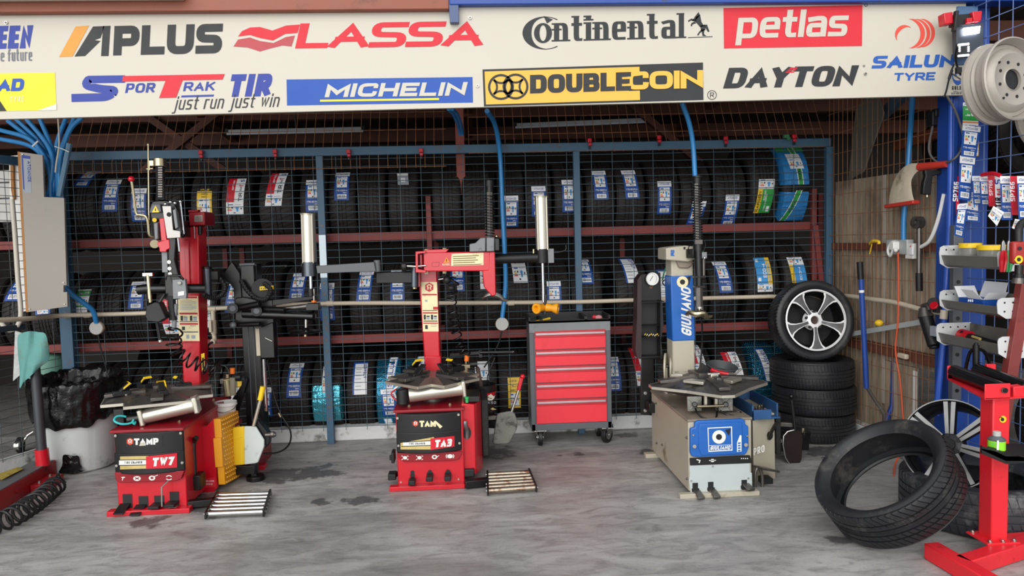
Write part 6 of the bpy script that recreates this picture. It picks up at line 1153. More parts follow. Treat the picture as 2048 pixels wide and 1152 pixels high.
for i in range(8):
    x = 1289 + 4 * i; mb = MB(); p = P(x, 671 + (i % 3), gp - .05); mb.cyl(p, p + Vector((.008, 0, .014)), .004, ZINC if i % 3 else P_YEL, n=8); mb.cyl(p - Vector((0, 0, .004)), p + Vector((0, 0, .003)), .007, BLACK, n=8); solo(mb, 'valve_stem', 'small tyre valve lying in the pocket of the black inflation panel', 'valve', 'tyre valves in the panel pocket')
bolts(pn, [P(1290, 786, gp + .01), P(1290, 821, gp + .01)], .012)
# bead breaker
Yb2 = 4.85; b = MB(); BR = M('rusty_black_blade', '#2e2320', .5, .4, var=.3, scale=12, dirt='#5a3a2c', dirt_amt=.2); b.plate([(1567, 872), (1575, 863), (1588, 860), (1600, 862), (1606, 872), (1604, 918), (1598, 932), (1592, 935), (1582, 932), (1571, 915), (1566, 890)], Yb2, .022, BR); o = b.build('bead_blade', t2, bevel=.006); o['label'] = 'rusty oval blade'
b = MB(); b.tube([P(x, y, Yb2 - .004) for x, y in ((1588, 860), (1575, 863), (1567, 872), (1566, 890), (1571, 915), (1582, 932), (1592, 935))], .005, STEEL); b.build('blade_rim', o); b = MB(); b.tube([P(1590, 862, Yb2), P(1588, 840, Yb2), P(1583, 800, Yb2)], .011, BLACK_M, n=10); b.ball(P(1582.5, 793, Yb2), .017, BLACK, 14); b.build('blade_handle', o)
b = MB(); b.beam(P(1558, 848, Yb2 + .06), P(1590, 850, Yb2 + .03), .03, .03, STEEL_D); b.beam(P(1604, 868, Yb2 + .03), P(1618, 870, Yb2 + .03), .05, .05, BLACK); b.cyl(P(1606, 856, Yb2 + .03), P(1606, 866, Yb2 + .03), .012, ZINC); b.box(P(1608, 884, Yb2 + .04), (.05, .05, .1), BLACK); b.beam(P(1600, 895, Yb2 + .05), (P(1540, 905, 4.95).x, Yb2 + .1, P(1600, 900, Yb2).z), .05, .05, BLACK); b.build('breaker_arm', t2, bevel=.004)
# things left on the table
pz = c2 + Vector((P(1440, 745, 4.9).x - c2.x, .2, .035)); dish = thing('rubber_dish', pz, 'dark grey rubber dish lying on the back of the grey tyre changer table', 'dish')
b = MB(); b.lathe([(0, 0), (0, .07), (.05, .105), (.055, .1), (.01, .062), (.01, 0)], pz, (0.1, -.2, 1), M('dark_rubber_dish', '#3b4040', .5), n=32); b.build('dish_body', dish)
p = P(1437, 749, 4.76); p.z = c2.z + .06; b = MB(); b.tube([p + Vector((-.05, 0, .02)), p, p + Vector((.06, -.01, -.012))], .014, RED, n=10); b.tube([p + Vector((.06, -.01, -.012)), p + Vector((.11, -.01, -.012)), p + Vector((.15, -.01, .02))], .006, STEEL_D, n=8); solo(b, 'screwdriver', 'red handled tool lying on the grey tyre changer table', 'tool')
b = MB(); p = P(1410, 742, 4.8); p.z = c2.z + .05; b.prism([p + Vector((-.03, 0, 0)), p + Vector((.04, 0, 0)), p + Vector((.04, 0, .03)), p + Vector((-.015, 0, .07))], (0, .06, 0), BLACK_M); solo(b, 'plastic_wedge', 'small black plastic wedge beside the red handled tool on the grey table', 'wedge', bevel=.004)
# ================================================================ right side
def RW(Y): return 2.9 + .062 * (5.85 - Y)
def PW(px, py, off=0.0):
    d = ray(px, py); t = (3.2627 - off) / (d.x + .062 * d.y); return Vector((d.x * t, d.y * t, CAM_H + d.z * t))
def wallpt(Y, z, off=0.0): return Vector((RW(Y) - off, Y, z))
def pwflat(mb, px, off, m): mb.flat([PW(x, y, off) for x, y in px], m)
def board_mat():
    m = bpy.data.materials.new('weathered_board'); m.use_nodes = True; N = m.node_tree.nodes; L = m.node_tree.links; b = N['Principled BSDF']
    tc = N.new('ShaderNodeTexCoord'); mp = N.new('ShaderNodeMapping'); mp.inputs['Scale'].default_value = (14, 14, .8); L.new(tc.outputs['Object'], mp.inputs[0])
    n1 = N.new('ShaderNodeTexNoise'); n1.inputs['Scale'].default_value = 2.2; n1.inputs['Detail'].default_value = 8; n1.inputs['Roughness'].default_value = .7; L.new(mp.outputs[0], n1.inputs[0])
    n2 = N.new('ShaderNodeTexNoise'); n2.inputs['Scale'].default_value = 3.0; n2.inputs['Detail'].default_value = 6; L.new(tc.outputs['Object'], n2.inputs[0])
    cr = N.new('ShaderNodeValToRGB'); e = cr.color_ramp.elements; e[0].position = .3; e[0].color = (*srgb('#64594c'), 1); e[1].position = .62; e[1].color = (*srgb('#bdad96'), 1); L.new(n1.outputs['Fac'], cr.inputs[0])
    mx = N.new('ShaderNodeMix'); mx.data_type = 'RGBA'; mx.inputs[7].default_value = (*srgb('#6e5f4f'), 1); L.new(cr.outputs[0], mx.inputs[6]); mr = N.new('ShaderNodeMapRange'); mr.inputs[1].default_value = .5; mr.inputs[2].default_value = .7; L.new(n2.outputs['Fac'], mr.inputs[0]); L.new(mr.outputs[0], mx.inputs[0]); L.new(mx.outputs[2], b.inputs['Base Color']); b.inputs['Roughness'].default_value = .8
    return m
BOARD = board_mat()
# boards behind the side mesh
zb = PW(1700, 360, -.05).z
b = MB(); b.prism([wallpt(5.86, 0.02, -.05), wallpt(5.22, .02, -.05), wallpt(5.22, zb, -.05), wallpt(5.86, zb, -.05)], (.015, 0, 0), BOARD); solo(b, 'board_sheet', 'weathered brown board behind the side mesh next to the stacked tyres', 'board')
b = MB(); b.prism([wallpt(5.21, .62, -.05), wallpt(4.62, .62, -.05), wallpt(4.62, zb, -.05), wallpt(5.21, zb, -.05)], (.015, 0, 0), BOARD); solo(b, 'board_sheet', 'weathered board behind the socket box and the hanging wrench', 'board')
b = MB(); b.prism([wallpt(5.21, .02, -.05), wallpt(4.86, .02, -.05), wallpt(4.86, .615, -.05), wallpt(5.21, .615, -.05)], (.015, 0, 0), BOARD); solo(b, 'board_sheet', 'weathered board low on the side wall below the brown rail', 'board')
b = MB(); b.prism([wallpt(5.225, .3, -.044), wallpt(5.195, .3, -.044), wallpt(5.195, zb, -.044), wallpt(5.225, zb, -.044)], (-.004, 0, 0), M('pale_seam_strip', '#b7afa4', .7)); solo(b, 'seam_strip', 'pale vertical strip covering the seam between the two wall boards', 'strip')
b = MB(); b.prism([wallpt(4.86, .02, -.03), wallpt(4.82, .02, -.03), wallpt(4.82, .6, -.03), wallpt(4.86, .6, -.03)], (-.004, 0, 0), WHITE); solo(b, 'white_strip', 'white vertical edge strip beside the dark opening low in the side wall', 'strip')
for y0, y1, lab in ((486, 500, 'brown rail across the side mesh at the height of the sockets'), (678, 698, 'brown rail low across the side mesh above the jack handles')):
    za, zb_ = PW(1722, y0, -.02).z, PW(1722, y1, -.02).z
    b = MB(); b.prism([wallpt(5.84, zb_, .0), wallpt(4.45, zb_, .0), wallpt(4.45, za, .0), wallpt(5.84, za, .0)], (.03, 0, 0), RAIL_B); solo(b, 'mesh_rail', lab, 'rail', bevel=.003)
# side mesh, dense uprights
mb = MB(); Y = 5.83
while Y > 4.55: a = random.uniform(-.003, .003); mb.cyl(wallpt(Y + a, .05, .015), wallpt(Y - a, 2.62, .015), .0023, WIRE_R, n=5, cap=False); Y -= .0625
z = .1
while z < 2.6: mb.cyl(wallpt(5.84, z, .019), wallpt(4.54, z + .005, .019), .0023, WIRE_R, n=5, cap=False); z += .158
tag(mb.build('side_mesh_sheet', origin=wallpt(5.2, 0)), 'rusty wire mesh sheet closing the right side between cage corner and blue column', 'wire mesh')
# dark store behind the side mesh
for a, c, m, nm, lab in (((3.35, 5.7, 2.2), (3.35, 4.2, 2.28), M('orange_rack_beam', '#8a4a30', .6, var=.15), 'store_beam', 'orange brown rack beam in the dark behind the upper side mesh'), ((3.15, 5.8, 2.32), (3.1, 4.5, 2.75), M('dull_blue_beam', '#4a6274', .55, var=.15), 'store_brace', 'dull blue sloping brace behind the upper side mesh')):
    b = MB(); b.beam(a, c, .05, .08, m); solo(b, nm, lab, 'beam', bevel=.004)
b = MB(); b.prism([wallpt(5.8, 1.95, -.12), wallpt(5.6, 2.0, -.12), wallpt(5.35, 2.4, -.12), wallpt(5.45, 2.6, -.12), wallpt(5.7, 2.5, -.12)], (.01, 0, 0), M('grey_torn_sheet', '#6d6a62', .8, var=.2)); solo(b, 'torn_sheet', 'grey torn sheet behind the upper side mesh beside the cage corner', 'sheet')
b = MB(); b.bb((3.35, 4.0, 1.78), (4.2, 5.8, 1.83), RAIL); b.bb((3.35, 4.0, .98), (4.2, 5.8, 1.03), RAIL); solo(b, 'store_shelf', 'dark red store shelves behind the right side mesh', 'shelf')
for i, (y, z) in enumerate([(5.4, 2.16), (5.1, 2.16), (4.8, 2.16), (4.4, 2.16), (4.1, 1.36), (4.35, 1.36), (4.1, .33), (4.4, .33), (3.75, .33), (3.5, .33), (3.75, 1.36)]):
    if z > .5 and y < 4: continue
    t = bpy.data.objects.new('tyre', TY[i % 3]); COL.objects.link(t); t.location = (3.75, y, z + (.0 if z < .5 else .001)); t.rotation_euler = (0, 0, pi / 2)
    tag(t, 'black tyre in the dark store behind the right side mesh and blue column', 'tyre', 'tyres in the dark side store')
# blue column and pipes
b = MB(); x0, x1 = P(1911, 300, 4.4).x, P(1944, 300, 4.4).x; b.bb((x0, 4.4, 0), (x1, 4.52, 3.1), BLUE); b.bb((x0 - .02, 4.392, 0), (x0 + .012, 4.55, 3.1), BLUE); o = solo(b, 'blue_column', 'blue painted steel column at the right end of the white signboard', 'column', bevel=.004)
b = MB(); b.bb((P(1966, 300, 4.35).x, 4.46, 0), (P(2002, 300, 4.35).x, 4.56, 3.1), BLUE); solo(b, 'blue_column', 'second blue column just right behind the square blue mesh', 'column', bevel=.004)
b = MB(); b.bb((P(1925, 80, 4.32).x - .02, 4.34, P(1925, 128, 4.32).z), (P(1960, 80, 4.32).x, 4.39, P(1925, 10, 4.32).z), M('dull_steel_blue', '#46688c', .5, var=.2, dirt='#7a4a35', dirt_amt=.1)); b.build('splice_plate', o, bevel=.003)
b = MB(); b.tube([P(1904, 190, 4.42), P(1899, 460, 4.42), P(1886, 690, 4.42), P(1872, 830, 4.42)], .019, M('glossy_blue_pipe', '#2c55b4', .25, var=.1), n=14); b.tube([P(1901, 480, 4.42) + Vector((0, -.001, 0)), P(1900, 495, 4.42)], .024, BLUE, n=14); b.cyl(P(1889, 620, 4.42), P(1887, 638, 4.42), .023, CREAM); solo(b, 'blue_pipe', 'glossy blue pipe running down in front of the blue column', 'pipe')
b = MB(); b.tube([P(1896, 195, 4.5), P(1892, 480, 4.5)], .014, M('teal_blue_pipe', '#2a7cab', .3), n=12); solo(b, 'thin_blue_pipe', 'thin light blue pipe just left of the glossy blue pipe', 'pipe')
b = MB(); b.tube([P(1825, 190, 4.5), PW(1821, 260, .04), PW(1814, 360, .04), PW(1808, 430, .04), PW(1807, 480, .04)], .0165, BLUE_P, n=10, smooth=6); solo(b, 'blue_hose', 'blue conduit dropping from the signboard to the socket box on the side mesh', 'hose')
# square blue mesh on towards the viewer
mb = MB(); Y = 4.36
while Y > 3.2: mb.cyl(wallpt(Y, .1, -.04), wallpt(Y, 3.0, -.04), .0028, WIRE_B, n=5, cap=False); Y -= .1
z = .15
while z < 3.0: mb.cyl(wallpt(4.38, z, -.036), wallpt(3.2, z, -.036), .0028, WIRE_B, n=5, cap=False); z += .1
tag(mb.build('square_mesh_sheet', origin=wallpt(3.8, .1, -.04)), 'blue square wire mesh sheet right of the blue column', 'wire mesh')
# wall fittings
b = MB(); b.box(PW(1787, 494, .04), (.05, .1, .1), M('grey_socket_plastic', '#a9adad', .5)); b.box(PW(1812, 494, .04), (.05, .1, .1), MATS['grey_socket_plastic']); sk = solo(b, 'socket_box', 'grey double socket box on the brown rail of the side mesh', 'socket', bevel=.006)
b = MB(); b.box(PW(1789, 492, .085), (.045, .05, .055), WHITE); b.cyl(PW(1789, 497, .1), PW(1793, 503, .1), .012, WHITE); solo(b, 'plug', 'white plug in the grey double socket box', 'plug', bevel=.006)
b = MB(); b.tube([PW(1796, 485, .07), PW(1783, 485, .08), PW(1776, 500, .09), PW(1780, 512, .09), PW(1786, 500, .1)], .009, WHITE, smooth=6); solo(b, 'white_cable', 'white cable looping round the plug on the socket box', 'cable')
b = MB(); b.box(PW(1823, 502, .045), (.035, .085, .1), WHITE); b.box(PW(1823, 502, .068), (.012, .035, .05), PAPER); b.box(PW(1821, 493, .066), (.004, .01, .01), RED); solo(b, 'wall_switch', 'white square switch beside the grey socket box', 'switch', bevel=.004)
b = MB(); b.tube([PW(1796, 505, .09), PW(1797, 560, .07), PW(1796, 640, .06), PW(1791, 700, .06), PW(1800, 760, .05), PW(1804, 810, .05), PW(1808, 870, .06), PW(1800, 905, .12), G(1790, 930, .008), G(1788, 950, .008)], .0055, M('orange_cable', '#e0582f', .45), smooth=6); solo(b, 'orange_cord', 'orange cable hanging from the socket box down to the floor', 'cord')
b = MB(); b.tube([PW(1888, 388, .05), PW(1876, 440, .05), PW(1860, 480, .05), PW(1842, 494, .05)], .012, WHITE, smooth=6); solo(b, 'white_conduit', 'white flexible conduit running down to the wall switch', 'conduit')
TWR = thing('torque_wrench', PW(1838, 580, .06), 'long steel ratchet wrench hanging with its round head up on the side mesh', 'wrench')
b = MB(); c_ = PW(1837, 445, .05); b.cyl(c_ + Vector((.015, .0, 0)), c_ + Vector((-.03, -.01, 0)), .04, STEEL_D, n=24); b.cyl(c_ + Vector((-.03, -.01, 0)), c_ + Vector((-.045, -.012, 0)), .016, STEEL_D, n=10); b.build('ratchet_head', TWR)
b = MB(); b.cyl(PW(1838, 452, .05), PW(1838, 548, .06), .0155, STEEL_D, n=14); b.build('shaft', TWR); b = MB(); b.cyl(PW(1838, 546, .06), PW(1838.5, 582, .06), .021, BLACK_M, n=14); b.build('grip', TWR)
BLOW = thing('air_blow_gun', PW(1850, 390, .08), 'air gun with red nozzle body and beige cloth bag hanging on the side mesh', 'air gun')
b = MB(); b.tube([PW(1839, 334, .09), PW(1870, 331, .08), PW(1893, 328, .07)], lambda s: .026 - .006 * s, M('red_gun_body', '#c2382c', .45, var=.15), n=12); b.build('nozzle_body', BLOW)
b = MB(); b.plate([(1850, 340), (1888, 339), (1890, 346), (1866, 352), (1862, 390), (1846, 388), (1848, 366), (1852, 352)], 4.5, .035, BLACK_M); b.cyl(P(1854, 388, 4.52), P(1854, 396, 4.52), .008, ZINC); b.build('pistol_grip', BLOW, bevel=.005)
b = MB(); CLOTH = M('beige_cloth', '#c6b9a4', .9, var=.12, scale=12, dirt='#8a7c68', dirt_amt=.25, bump=.4, bscale=18); rows = [((1840, 327), (1840, 340)), ((1826, 325), (1832, 345)), ((1808, 330), (1822, 360)), ((1789, 352), (1823, 372)), ((1778, 385), (1826, 392)), ((1776, 410), (1830, 402))]
n = 12; vs = []
for a_, c_ in rows:
    A, B = PW(*a_, .1), PW(*c_, .1); w_ = (B - A).length
    for i in range(n): th = 2 * pi * i / n; u = .5 - .5 * cos(th); vs.append(A.lerp(B, u) + Vector((-.3, -.9, 0)).normalized() * (.22 * w_ * sin(th)))
fs = [(r_ * n + i, r_ * n + (i + 1) % n, (r_ + 1) * n + (i + 1) % n, (r_ + 1) * n + i) for r_ in range(len(rows) - 1) for i in range(n)]
b.add(vs, fs, CLOTH); o = b.build('cloth_bag', BLOW); sm = o.modifiers.new('soft', 'SUBSURF'); sm.levels = sm.render_levels = 2
b = MB(); b.beam(PW(1775, 413, .1), PW(1833, 404, .1), .055, .025, MATS['red_gun_body']); b.build('bag_clip', BLOW, bevel=.006)
b = MB(); b.box(PW(1866, 238, .05), (.05, .07, .09), BLACK_M); b.box(PW(1872, 226, .05), (.03, .04, .05), BLACK_M); solo(b, 'cable_box', 'black cable connector hanging high on the side mesh below the signboard', 'connector', bevel=.006)
b = MB(); b.tube([PW(1866, 250, .06), PW(1858, 290, .06), PW(1862, 312, .06), PW(1880, 326, .06), P(1905, 320, 4.36), P(1922, 300, 4.34), P(1926, 270, 4.34), P(1912, 225, 4.34), P(1894, 192, 4.34)], .007, M('grey_cable', '#5c5a58', .5), smooth=8); solo(b, 'grey_cable', 'grey cable looping from the black connector up to the signboard end', 'cable')
b = MB(); b.tube([PW(1740, 487, .04), PW(1746, 482, .06), PW(1757, 483, .06), PW(1758, 488, .06)], .011, P_YEL, smooth=4); b.tube([PW(1744, 488, .05), PW(1741, 500, .05), PW(1739, 508, .05)], .004, P_YEL); solo(b, 'yellow_tie', 'yellow plastic strap tied round the brown rail of the side mesh', 'strap')
b = MB(); b.tube([P(1540, 593, YC - .04), P(1655, 597, YC - .05)] + [PW(1693, 592, .05), PW(1740, 598, .05), PW(1790, 605, .05), PW(1840, 618, .05), PW(1884, 626, .06)], .017, CREAM, n=12, smooth=4); solo(b, 'side_pipe', 'cream plastic pipe bending round the corner along the side mesh', 'pipe')
b = MB(); b.beam(PW(1704, 668, .045), PW(1850, 643, .045), .02, .035, M('pale_blue_batten', '#a6aca9', .5)); b.ball(PW(1758, 646, .05), .03, P_YEL, 12, (1, 1, .8)); solo(b, 'pale_batten', 'pale metal strip with a yellow cap fixed across the side mesh', 'batten')
b = MB(); b.box(PW(1806, 712, .04), (.03, .1, .035), CREAM); solo(b, 'pipe_stub', 'short cream pipe stub on the low brown rail of the side mesh', 'pipe', bevel=.008)
IW = thing('impact_wrench', PW(1868, 695, .1), 'black air impact wrench hanging nose up by the shelf trays', 'impact wrench')
b = MB(); b.cyl(PW(1851, 632, .1), PW(1868, 692, .1), .042, BLACK_M, r2=.036, n=20); b.cyl(PW(1868, 692, .1), PW(1869, 697, .1), .03, BLACK_M, n=20); b.build('body', IW, bevel=.005)
b = MB(); b.cyl(PW(1851, 634, .1), PW(1848, 616, .1), .048, STEEL_D, r2=.03, n=20); b.tube([PW(1846, 622, .1), PW(1846, 612, .1), PW(1856, 610, .1), PW(1860, 620, .1)], .014, STEEL_D, smooth=4); b.build('nose', IW)
b = MB(); b.box(PW(1868, 662, .145), (.02, .05, .06), P_GRY); b.build('side_label', IW)
b = MB(); b.cyl(PW(1870, 612, .08), PW(1866, 604, .12), .032, BLACK_M, n=12); b.cyl(PW(1869, 612, .12), PW(1867, 610, .13), .026, RED, n=20); b.box(PW(1874, 617, .1), (.03, .05, .05), BLACK_M); solo(b, 'red_gauge', 'red and black tool head hung beside the shelf trays above the impact wrench', 'tool', bevel=.003)

# shelf trays on their perforated upright
up = MB(); q = P(1914, 600, 4.34); up.bb((q.x - .03, 4.33, P(1914, 800, 4.34).z), (q.x + .03, 4.37, P(1914, 450, 4.34).z), DGREY)
o = tag(up.build('slotted_upright', origin=(q.x, 4.35, P(1914, 800, 4.34).z), bevel=.003), 'grey slotted steel upright carrying three shelf trays in front of the blue column', 'upright')
mb = MB(); z = o.location.z + .06
while z < P(1914, 450, 4.34).z - .04: mb.cyl((q.x, 4.331, z), (q.x, 4.328, z), .012, BLACK, n=10); z += .11
mb.build('hole', o)
TRAY = M('galvanised_tray_grey', '#77756e', .5, .2, var=.15, scale=8, dirt='#57544c', dirt_amt=.2); TRAYW = M('white_tray_end', '#c9cbcb', .45, var=.05, dirt='#8a8a86', dirt_amt=.1)
XF = 2.74
def tray(lab, f_t, f_b, n_t, n_b, fpl, npl):
    """far/near pixels of the front face's top and bottom edge; heights of the end plates"""
    ft, fb, nt, nb = PX(*f_t, XF), PX(*f_b, XF), PX(*n_t, XF), PX(*n_b, XF); ya, yb = (ft.y + fb.y) / 2, (nt.y + nb.y) / 2
    zt_, zb2 = (ft.z + nt.z) / 2, (fb.z + nb.z) / 2; xb = XF + .2
    t = thing('shelf_tray', Vector((XF + .1, (ya + yb) / 2, zb2)), lab, 'shelf', 'shelf trays on the slotted upright')
    mb = MB(); prof = [(XF, zt_), (XF + .02, zb2 + .012), (XF + .04, zb2), (xb, zb2), (xb, zt_ + .05), (xb - .006, zt_ + .05), (xb - .006, zb2 + .006), (XF + .043, zb2 + .006), (XF + .026, zb2 + .016), (XF + .006, zt_)]
    mb.prism([(x, yb, z) for x, z in prof], (0, ya - yb, 0), TRAY); mb.build('trough', t, smooth=False)
    for y, hh, dx in ((ya, fpl, 0), (yb - .004, npl, .0)):
        mb = MB(); z1 = zt_ + hh; mb.prism([(XF - .01, y, zt_ + .015), (XF - .005, y, z1 - .01), (XF + .015, y, z1), (xb, y, z1), (xb, y, zb2 - .005), (XF + .04, y, zb2 - .008), (XF - .005, y, zb2 + .02)], (0, .004, 0), TRAYW); e = mb.build('end_plate', t)
        mb = MB()
        for i in range(4):
            for z in (z1 - .025, zb2 + .03): c_ = Vector((XF + .03 + .045 * i, y - .0008, z)); mb.cyl(c_, c_ + Vector((0, -.001, 0)), .005, P_BLK, n=8)
        hp = mb.build('hole_pattern', e); hp['kind'] = 'stuff'
    return t, ya, yb, zb2 + .007
T1 = tray('topmost grey shelf tray, holding two yellow-lidded jars', (1882, 510), (1882, 530), (1998, 514), (1997, 545), .055, .035)
T2 = tray('middle grey shelf tray, holding a torn blue and white box', (1882, 597), (1882, 613), (1997, 616), (1996, 641), .055, .045)
T3 = tray('lowest grey shelf tray, holding a red-ended air tool', (1876, 666), (1876, 682), (1999, 688), (1997, 722), .055, .04)
JAR = M('clear_jar_plastic', '#d8d8d0', .12, trans=.75)
for i, (u, r_, h_, lab) in enumerate([(.18, .055, .115, 'small clear jar with yellow lid at the far end of the top tray'), (.56, .07, .105, 'larger clear jar with yellow lid in the middle of the top tray')]):
    c_ = Vector((XF + .115, T1[1] + (T1[2] - T1[1]) * u, T1[3])); j = thing('lidded_jar', c_, lab, 'jar', 'jars on the top tray')
    b = MB(); b.lathe([(0, 0), (0, r_), (h_, r_), (h_, r_ - .003), (.004, r_ - .004), (.004, 0)], c_, (0, 0, 1), JAR, n=28); b.build('jar_body', j)
    b = MB(); b.lathe([(.004, 0), (.004, r_ * .9), (h_ * .6, r_ * .9), (h_ * .6, 0)], c_, (0, 0, 1), M('jar_contents', '#8f8b80', .6, var=.5, scale=40, bump=.8), n=24); b.build('contents', j)
    b = MB(); b.lathe([(h_ - .012, 0), (h_ - .012, r_ + .004), (h_ + .012, r_ + .004), (h_ + .014, r_), (h_ + .014, 0)], c_, (0, 0, 1), YELLOW, n=32); b.build('lid', j)
b = MB(); c_ = Vector((XF + .1, T1[1] + (T1[2] - T1[1]) * .88, T1[3])); b.lathe([(0, 0), (0, .03), (.04, .034), (.05, .03), (.05, 0)], c_, (0, 0, 1), STEEL_D, n=18); solo(b, 'metal_cap', 'small metal cap at the near end of the top tray', 'cap')
bx = thing('torn_box', Vector((XF + .1, T2[1] + (T2[2] - T2[1]) * .42, T2[3])), 'torn blue and white cardboard box in the middle tray', 'box'); c_ = bx.location.copy()
b = MB(); b.bb(c_ + Vector((-.06, -.1, 0)), c_ + Vector((.06, .1, .07)), P_BLUE); text_px(b, 'PRO', 1936, 604, 1946, 5, .2, PAPER, c_.y - .102); b.build('carton', bx)
b = MB(); b.prism([c_ + Vector((-.06, -.1, .07)), c_ + Vector((-.06, .02, .07)), c_ + Vector((-.09, .04, .12)), c_ + Vector((-.09, -.06, .12))], (.002, 0, 0), PAPER); b.prism([c_ + Vector((-.06, .1, .07)), c_ + Vector((.06, .1, .07)), c_ + Vector((.06, .14, .13)), c_ + Vector((-.06, .14, .13))], (0, .002, 0), PAPER); b.prism([c_ + Vector((.06, -.1, .07)), c_ + Vector((.06, .1, .07)), c_ + Vector((.07, .07, .16)), c_ + Vector((.07, -.11, .16))], (.002, 0, 0), PAPER); b.prism([c_ + Vector((-.06, -.1, .07)), c_ + Vector((.06, -.1, .07)), c_ + Vector((.06, -.13, .11)), c_ + Vector((-.05, -.13, .11))], (0, -.002, 0), PAPER); b.build('flap', bx)
gr = thing('air_grinder', Vector((XF + .1, (T3[1] + T3[2]) / 2, T3[3])), 'black air tool with a red end lying in the lowest tray', 'air tool'); c_ = gr.location.copy()
b = MB(); b.cyl(c_ + Vector((0, .12, .045)), c_ + Vector((0, -.16, .03)), .026, BLACK_M, r2=.02, n=16); b.tube([c_ + Vector((0, .1, .05)), c_ + Vector((-.02, .16, .07)), c_ + Vector((.0, .2, .05))], .012, BLACK, smooth=4); b.build('tool_body', gr)
b = MB(); b.cyl(c_ + Vector((0, .12, .045)), c_ + Vector((0, .19, .05)), .038, RED, n=20); b.build('red_end', gr); b = MB(); b.cyl(c_ + Vector((-.025, .06, .06)), c_ + Vector((-.03, -.01, .055)), .008, GOLDP); b.build('brass_fitting', gr)
for i, (x0, col, lab) in enumerate([(2007, RED, 'pliers with red handles hung on the near end of the top tray'), (2018, M('green_grip', '#2c8a4a', .4), 'pliers with green handles hung on the near end of the top tray')]):
    Yp = T1[2] - .03; pl = thing('pliers', P(x0, 545, Yp), lab, 'pliers', 'pliers hung on the top tray')
    b = MB(); b.plate([(x0 - 4, 502), (x0 - 2, 484), (x0 + 1, 480), (x0 + 4, 486), (x0 + 5, 502)], Yp, .012, STEEL); b.build('jaws', pl, bevel=.002)
    for d in (-1, 1):
        b = MB(); b.tube([P(x0 + 2 * d, 500, Yp + .006), P(x0 + 4.2 * d, 520, Yp + .006), P(x0 + 2.6 * d - 2, 544, Yp + .006)], lambda s: .007 + .004 * sin(pi * s), col, n=8, smooth=4); b.build('handle', pl)
# red oxide leaning post and hanging red air tool
b = MB(); A_, B_ = P(2056, 520, 3.7), P(2020, 742, 3.7); B_ = B_ + (B_ - A_) * (B_.z / (A_.z - B_.z)); b.beam(A_, B_, .06, .05, RAIL); solo(b, 'leaning_post', 'red oxide steel post leaning in front of the shelf trays', 'post', bevel=.003)
ag = thing('red_air_drill', P(2038, 568, 3.52), 'red air drill hanging nose down from a black hose at the right edge', 'drill')
b = MB(); b.bb(P(2027, 528, 3.5), P(2056, 482, 3.54), M('worn_dark_red', '#a32a25', .4, var=.1)); b.build('drill_body', ag, bevel=.012); b = MB(); b.cyl(P(2038, 530, 3.52), P(2037, 548, 3.52), .018, BLACK); b.cyl(P(2037, 548, 3.52), P(2037, 556, 3.52), .024, BLACK, n=16); b.cyl(P(2037, 556, 3.52), P(2036, 567, 3.52), .024, STEEL_D, r2=.03, n=16); b.build('chuck', ag)
b = MB(); disc_px(b, 2038, 519, 8, YELLOW, 3.497); disc_px(b, 2038, 519, 4, P_BLK, 3.496); path_px(b, [(2029, 519), (2034, 522)], 2.5, YELLOW, 3.4955); disc_px(b, 2040, 497, 4, P_BLK, 3.496); b.build('round_sticker', ag, smooth=False)
b = MB(); b.tube([P(2056, 440, 3.6), P(2044, 446, 3.56), P(2037, 460, 3.53), P(2037, 484, 3.52)], .018, BLACK_M, n=12, smooth=6); b.build('hose', ag)

# paper labels stuck together down the column and in a row along the mesh
def sheet(name, pts, kind, lab, cat='paper label', group=None, lift_=0.0, wav=.012):
    """curling paper strip: four pixel corners TL TR BR BL on depth Y, printed like the tyre labels"""
    (tl, tr, br_, bl), Yp = pts; rects, texts = lab_kind(kind); mb = MB(); ph = random.uniform(0, 6)
    def at(u, v, l):
        a = tl[0] + (tr[0] - tl[0]) * u, tl[1] + (tr[1] - tl[1]) * u; c_ = bl[0] + (br_[0] - bl[0]) * u, bl[1] + (br_[1] - bl[1]) * u
        x, y = c_[0] + (a[0] - c_[0]) * v, c_[1] + (a[1] - c_[1]) * v
        return P(x, y, Yp - l + wav * sin(ph + 4.5 * v))
    for k, (u0, v0, u1, v1, m) in enumerate(rects):
        n = max(2, int((v1 - v0) * 44)); l = 0 if k == 0 else .0008 + .0003 * (k > 3)
        for i in range(n): va, vb = v0 + (v1 - v0) * i / n, v0 + (v1 - v0) * (i + 1) / n; mb.flat([at(u0, va, l), at(u1, va, l), at(u1, vb, l), at(u0, vb, l)], m)
    asp = abs(bl[1] - tl[1]) / max(1, abs(tr[0] - tl[0]))
    for s, u, v, ln, h, m, vert in texts:
        for q in letters(s, ln, h, .2, gap=.15): mb.flat([at(u - b2 * asp, v + a, .0016) if vert else at(u + a, v + b2, .0016) for a, b2 in q], m)
    return solo(mb, name, lab, cat, group, smooth=False)
_lk = lab_kind
def lab_kind(kind):
    if kind == 'il01': return [(0, 0, 1, 1, PAPER), (0, .35, 1, .88, P_GRN), (0, .27, 1, .32, P_ORG)], [('IL01', .18, .52, .7, .26, PAPER, 0), ('HEMISTO', .1, .91, .8, .06, P_BLK, 0), ('ENERG', .15, .1, .7, .09, INAVY, 0)]
    if kind == 'tirred': return [(0, 0, 1, 1, P_RED), (.0, 0, .2, 1, P_RED)], [('SP766', .62, .35, .5, .12, PAPER, 1)]
    if kind == 'tirwhite': return [(0, 0, 1, 1, PAPER)], [('TIR', .8, .05, .3, .2, P_BLK, 1), ('RAK', .75, .42, .2, .12, P_RED, 1), ('S', .85, .75, .15, .2, INAVY, 1)]
    return _lk(kind)
Yl = 4.335; gcol, grow = 'paper labels down the blue column', 'paper labels pinned along the blue mesh'
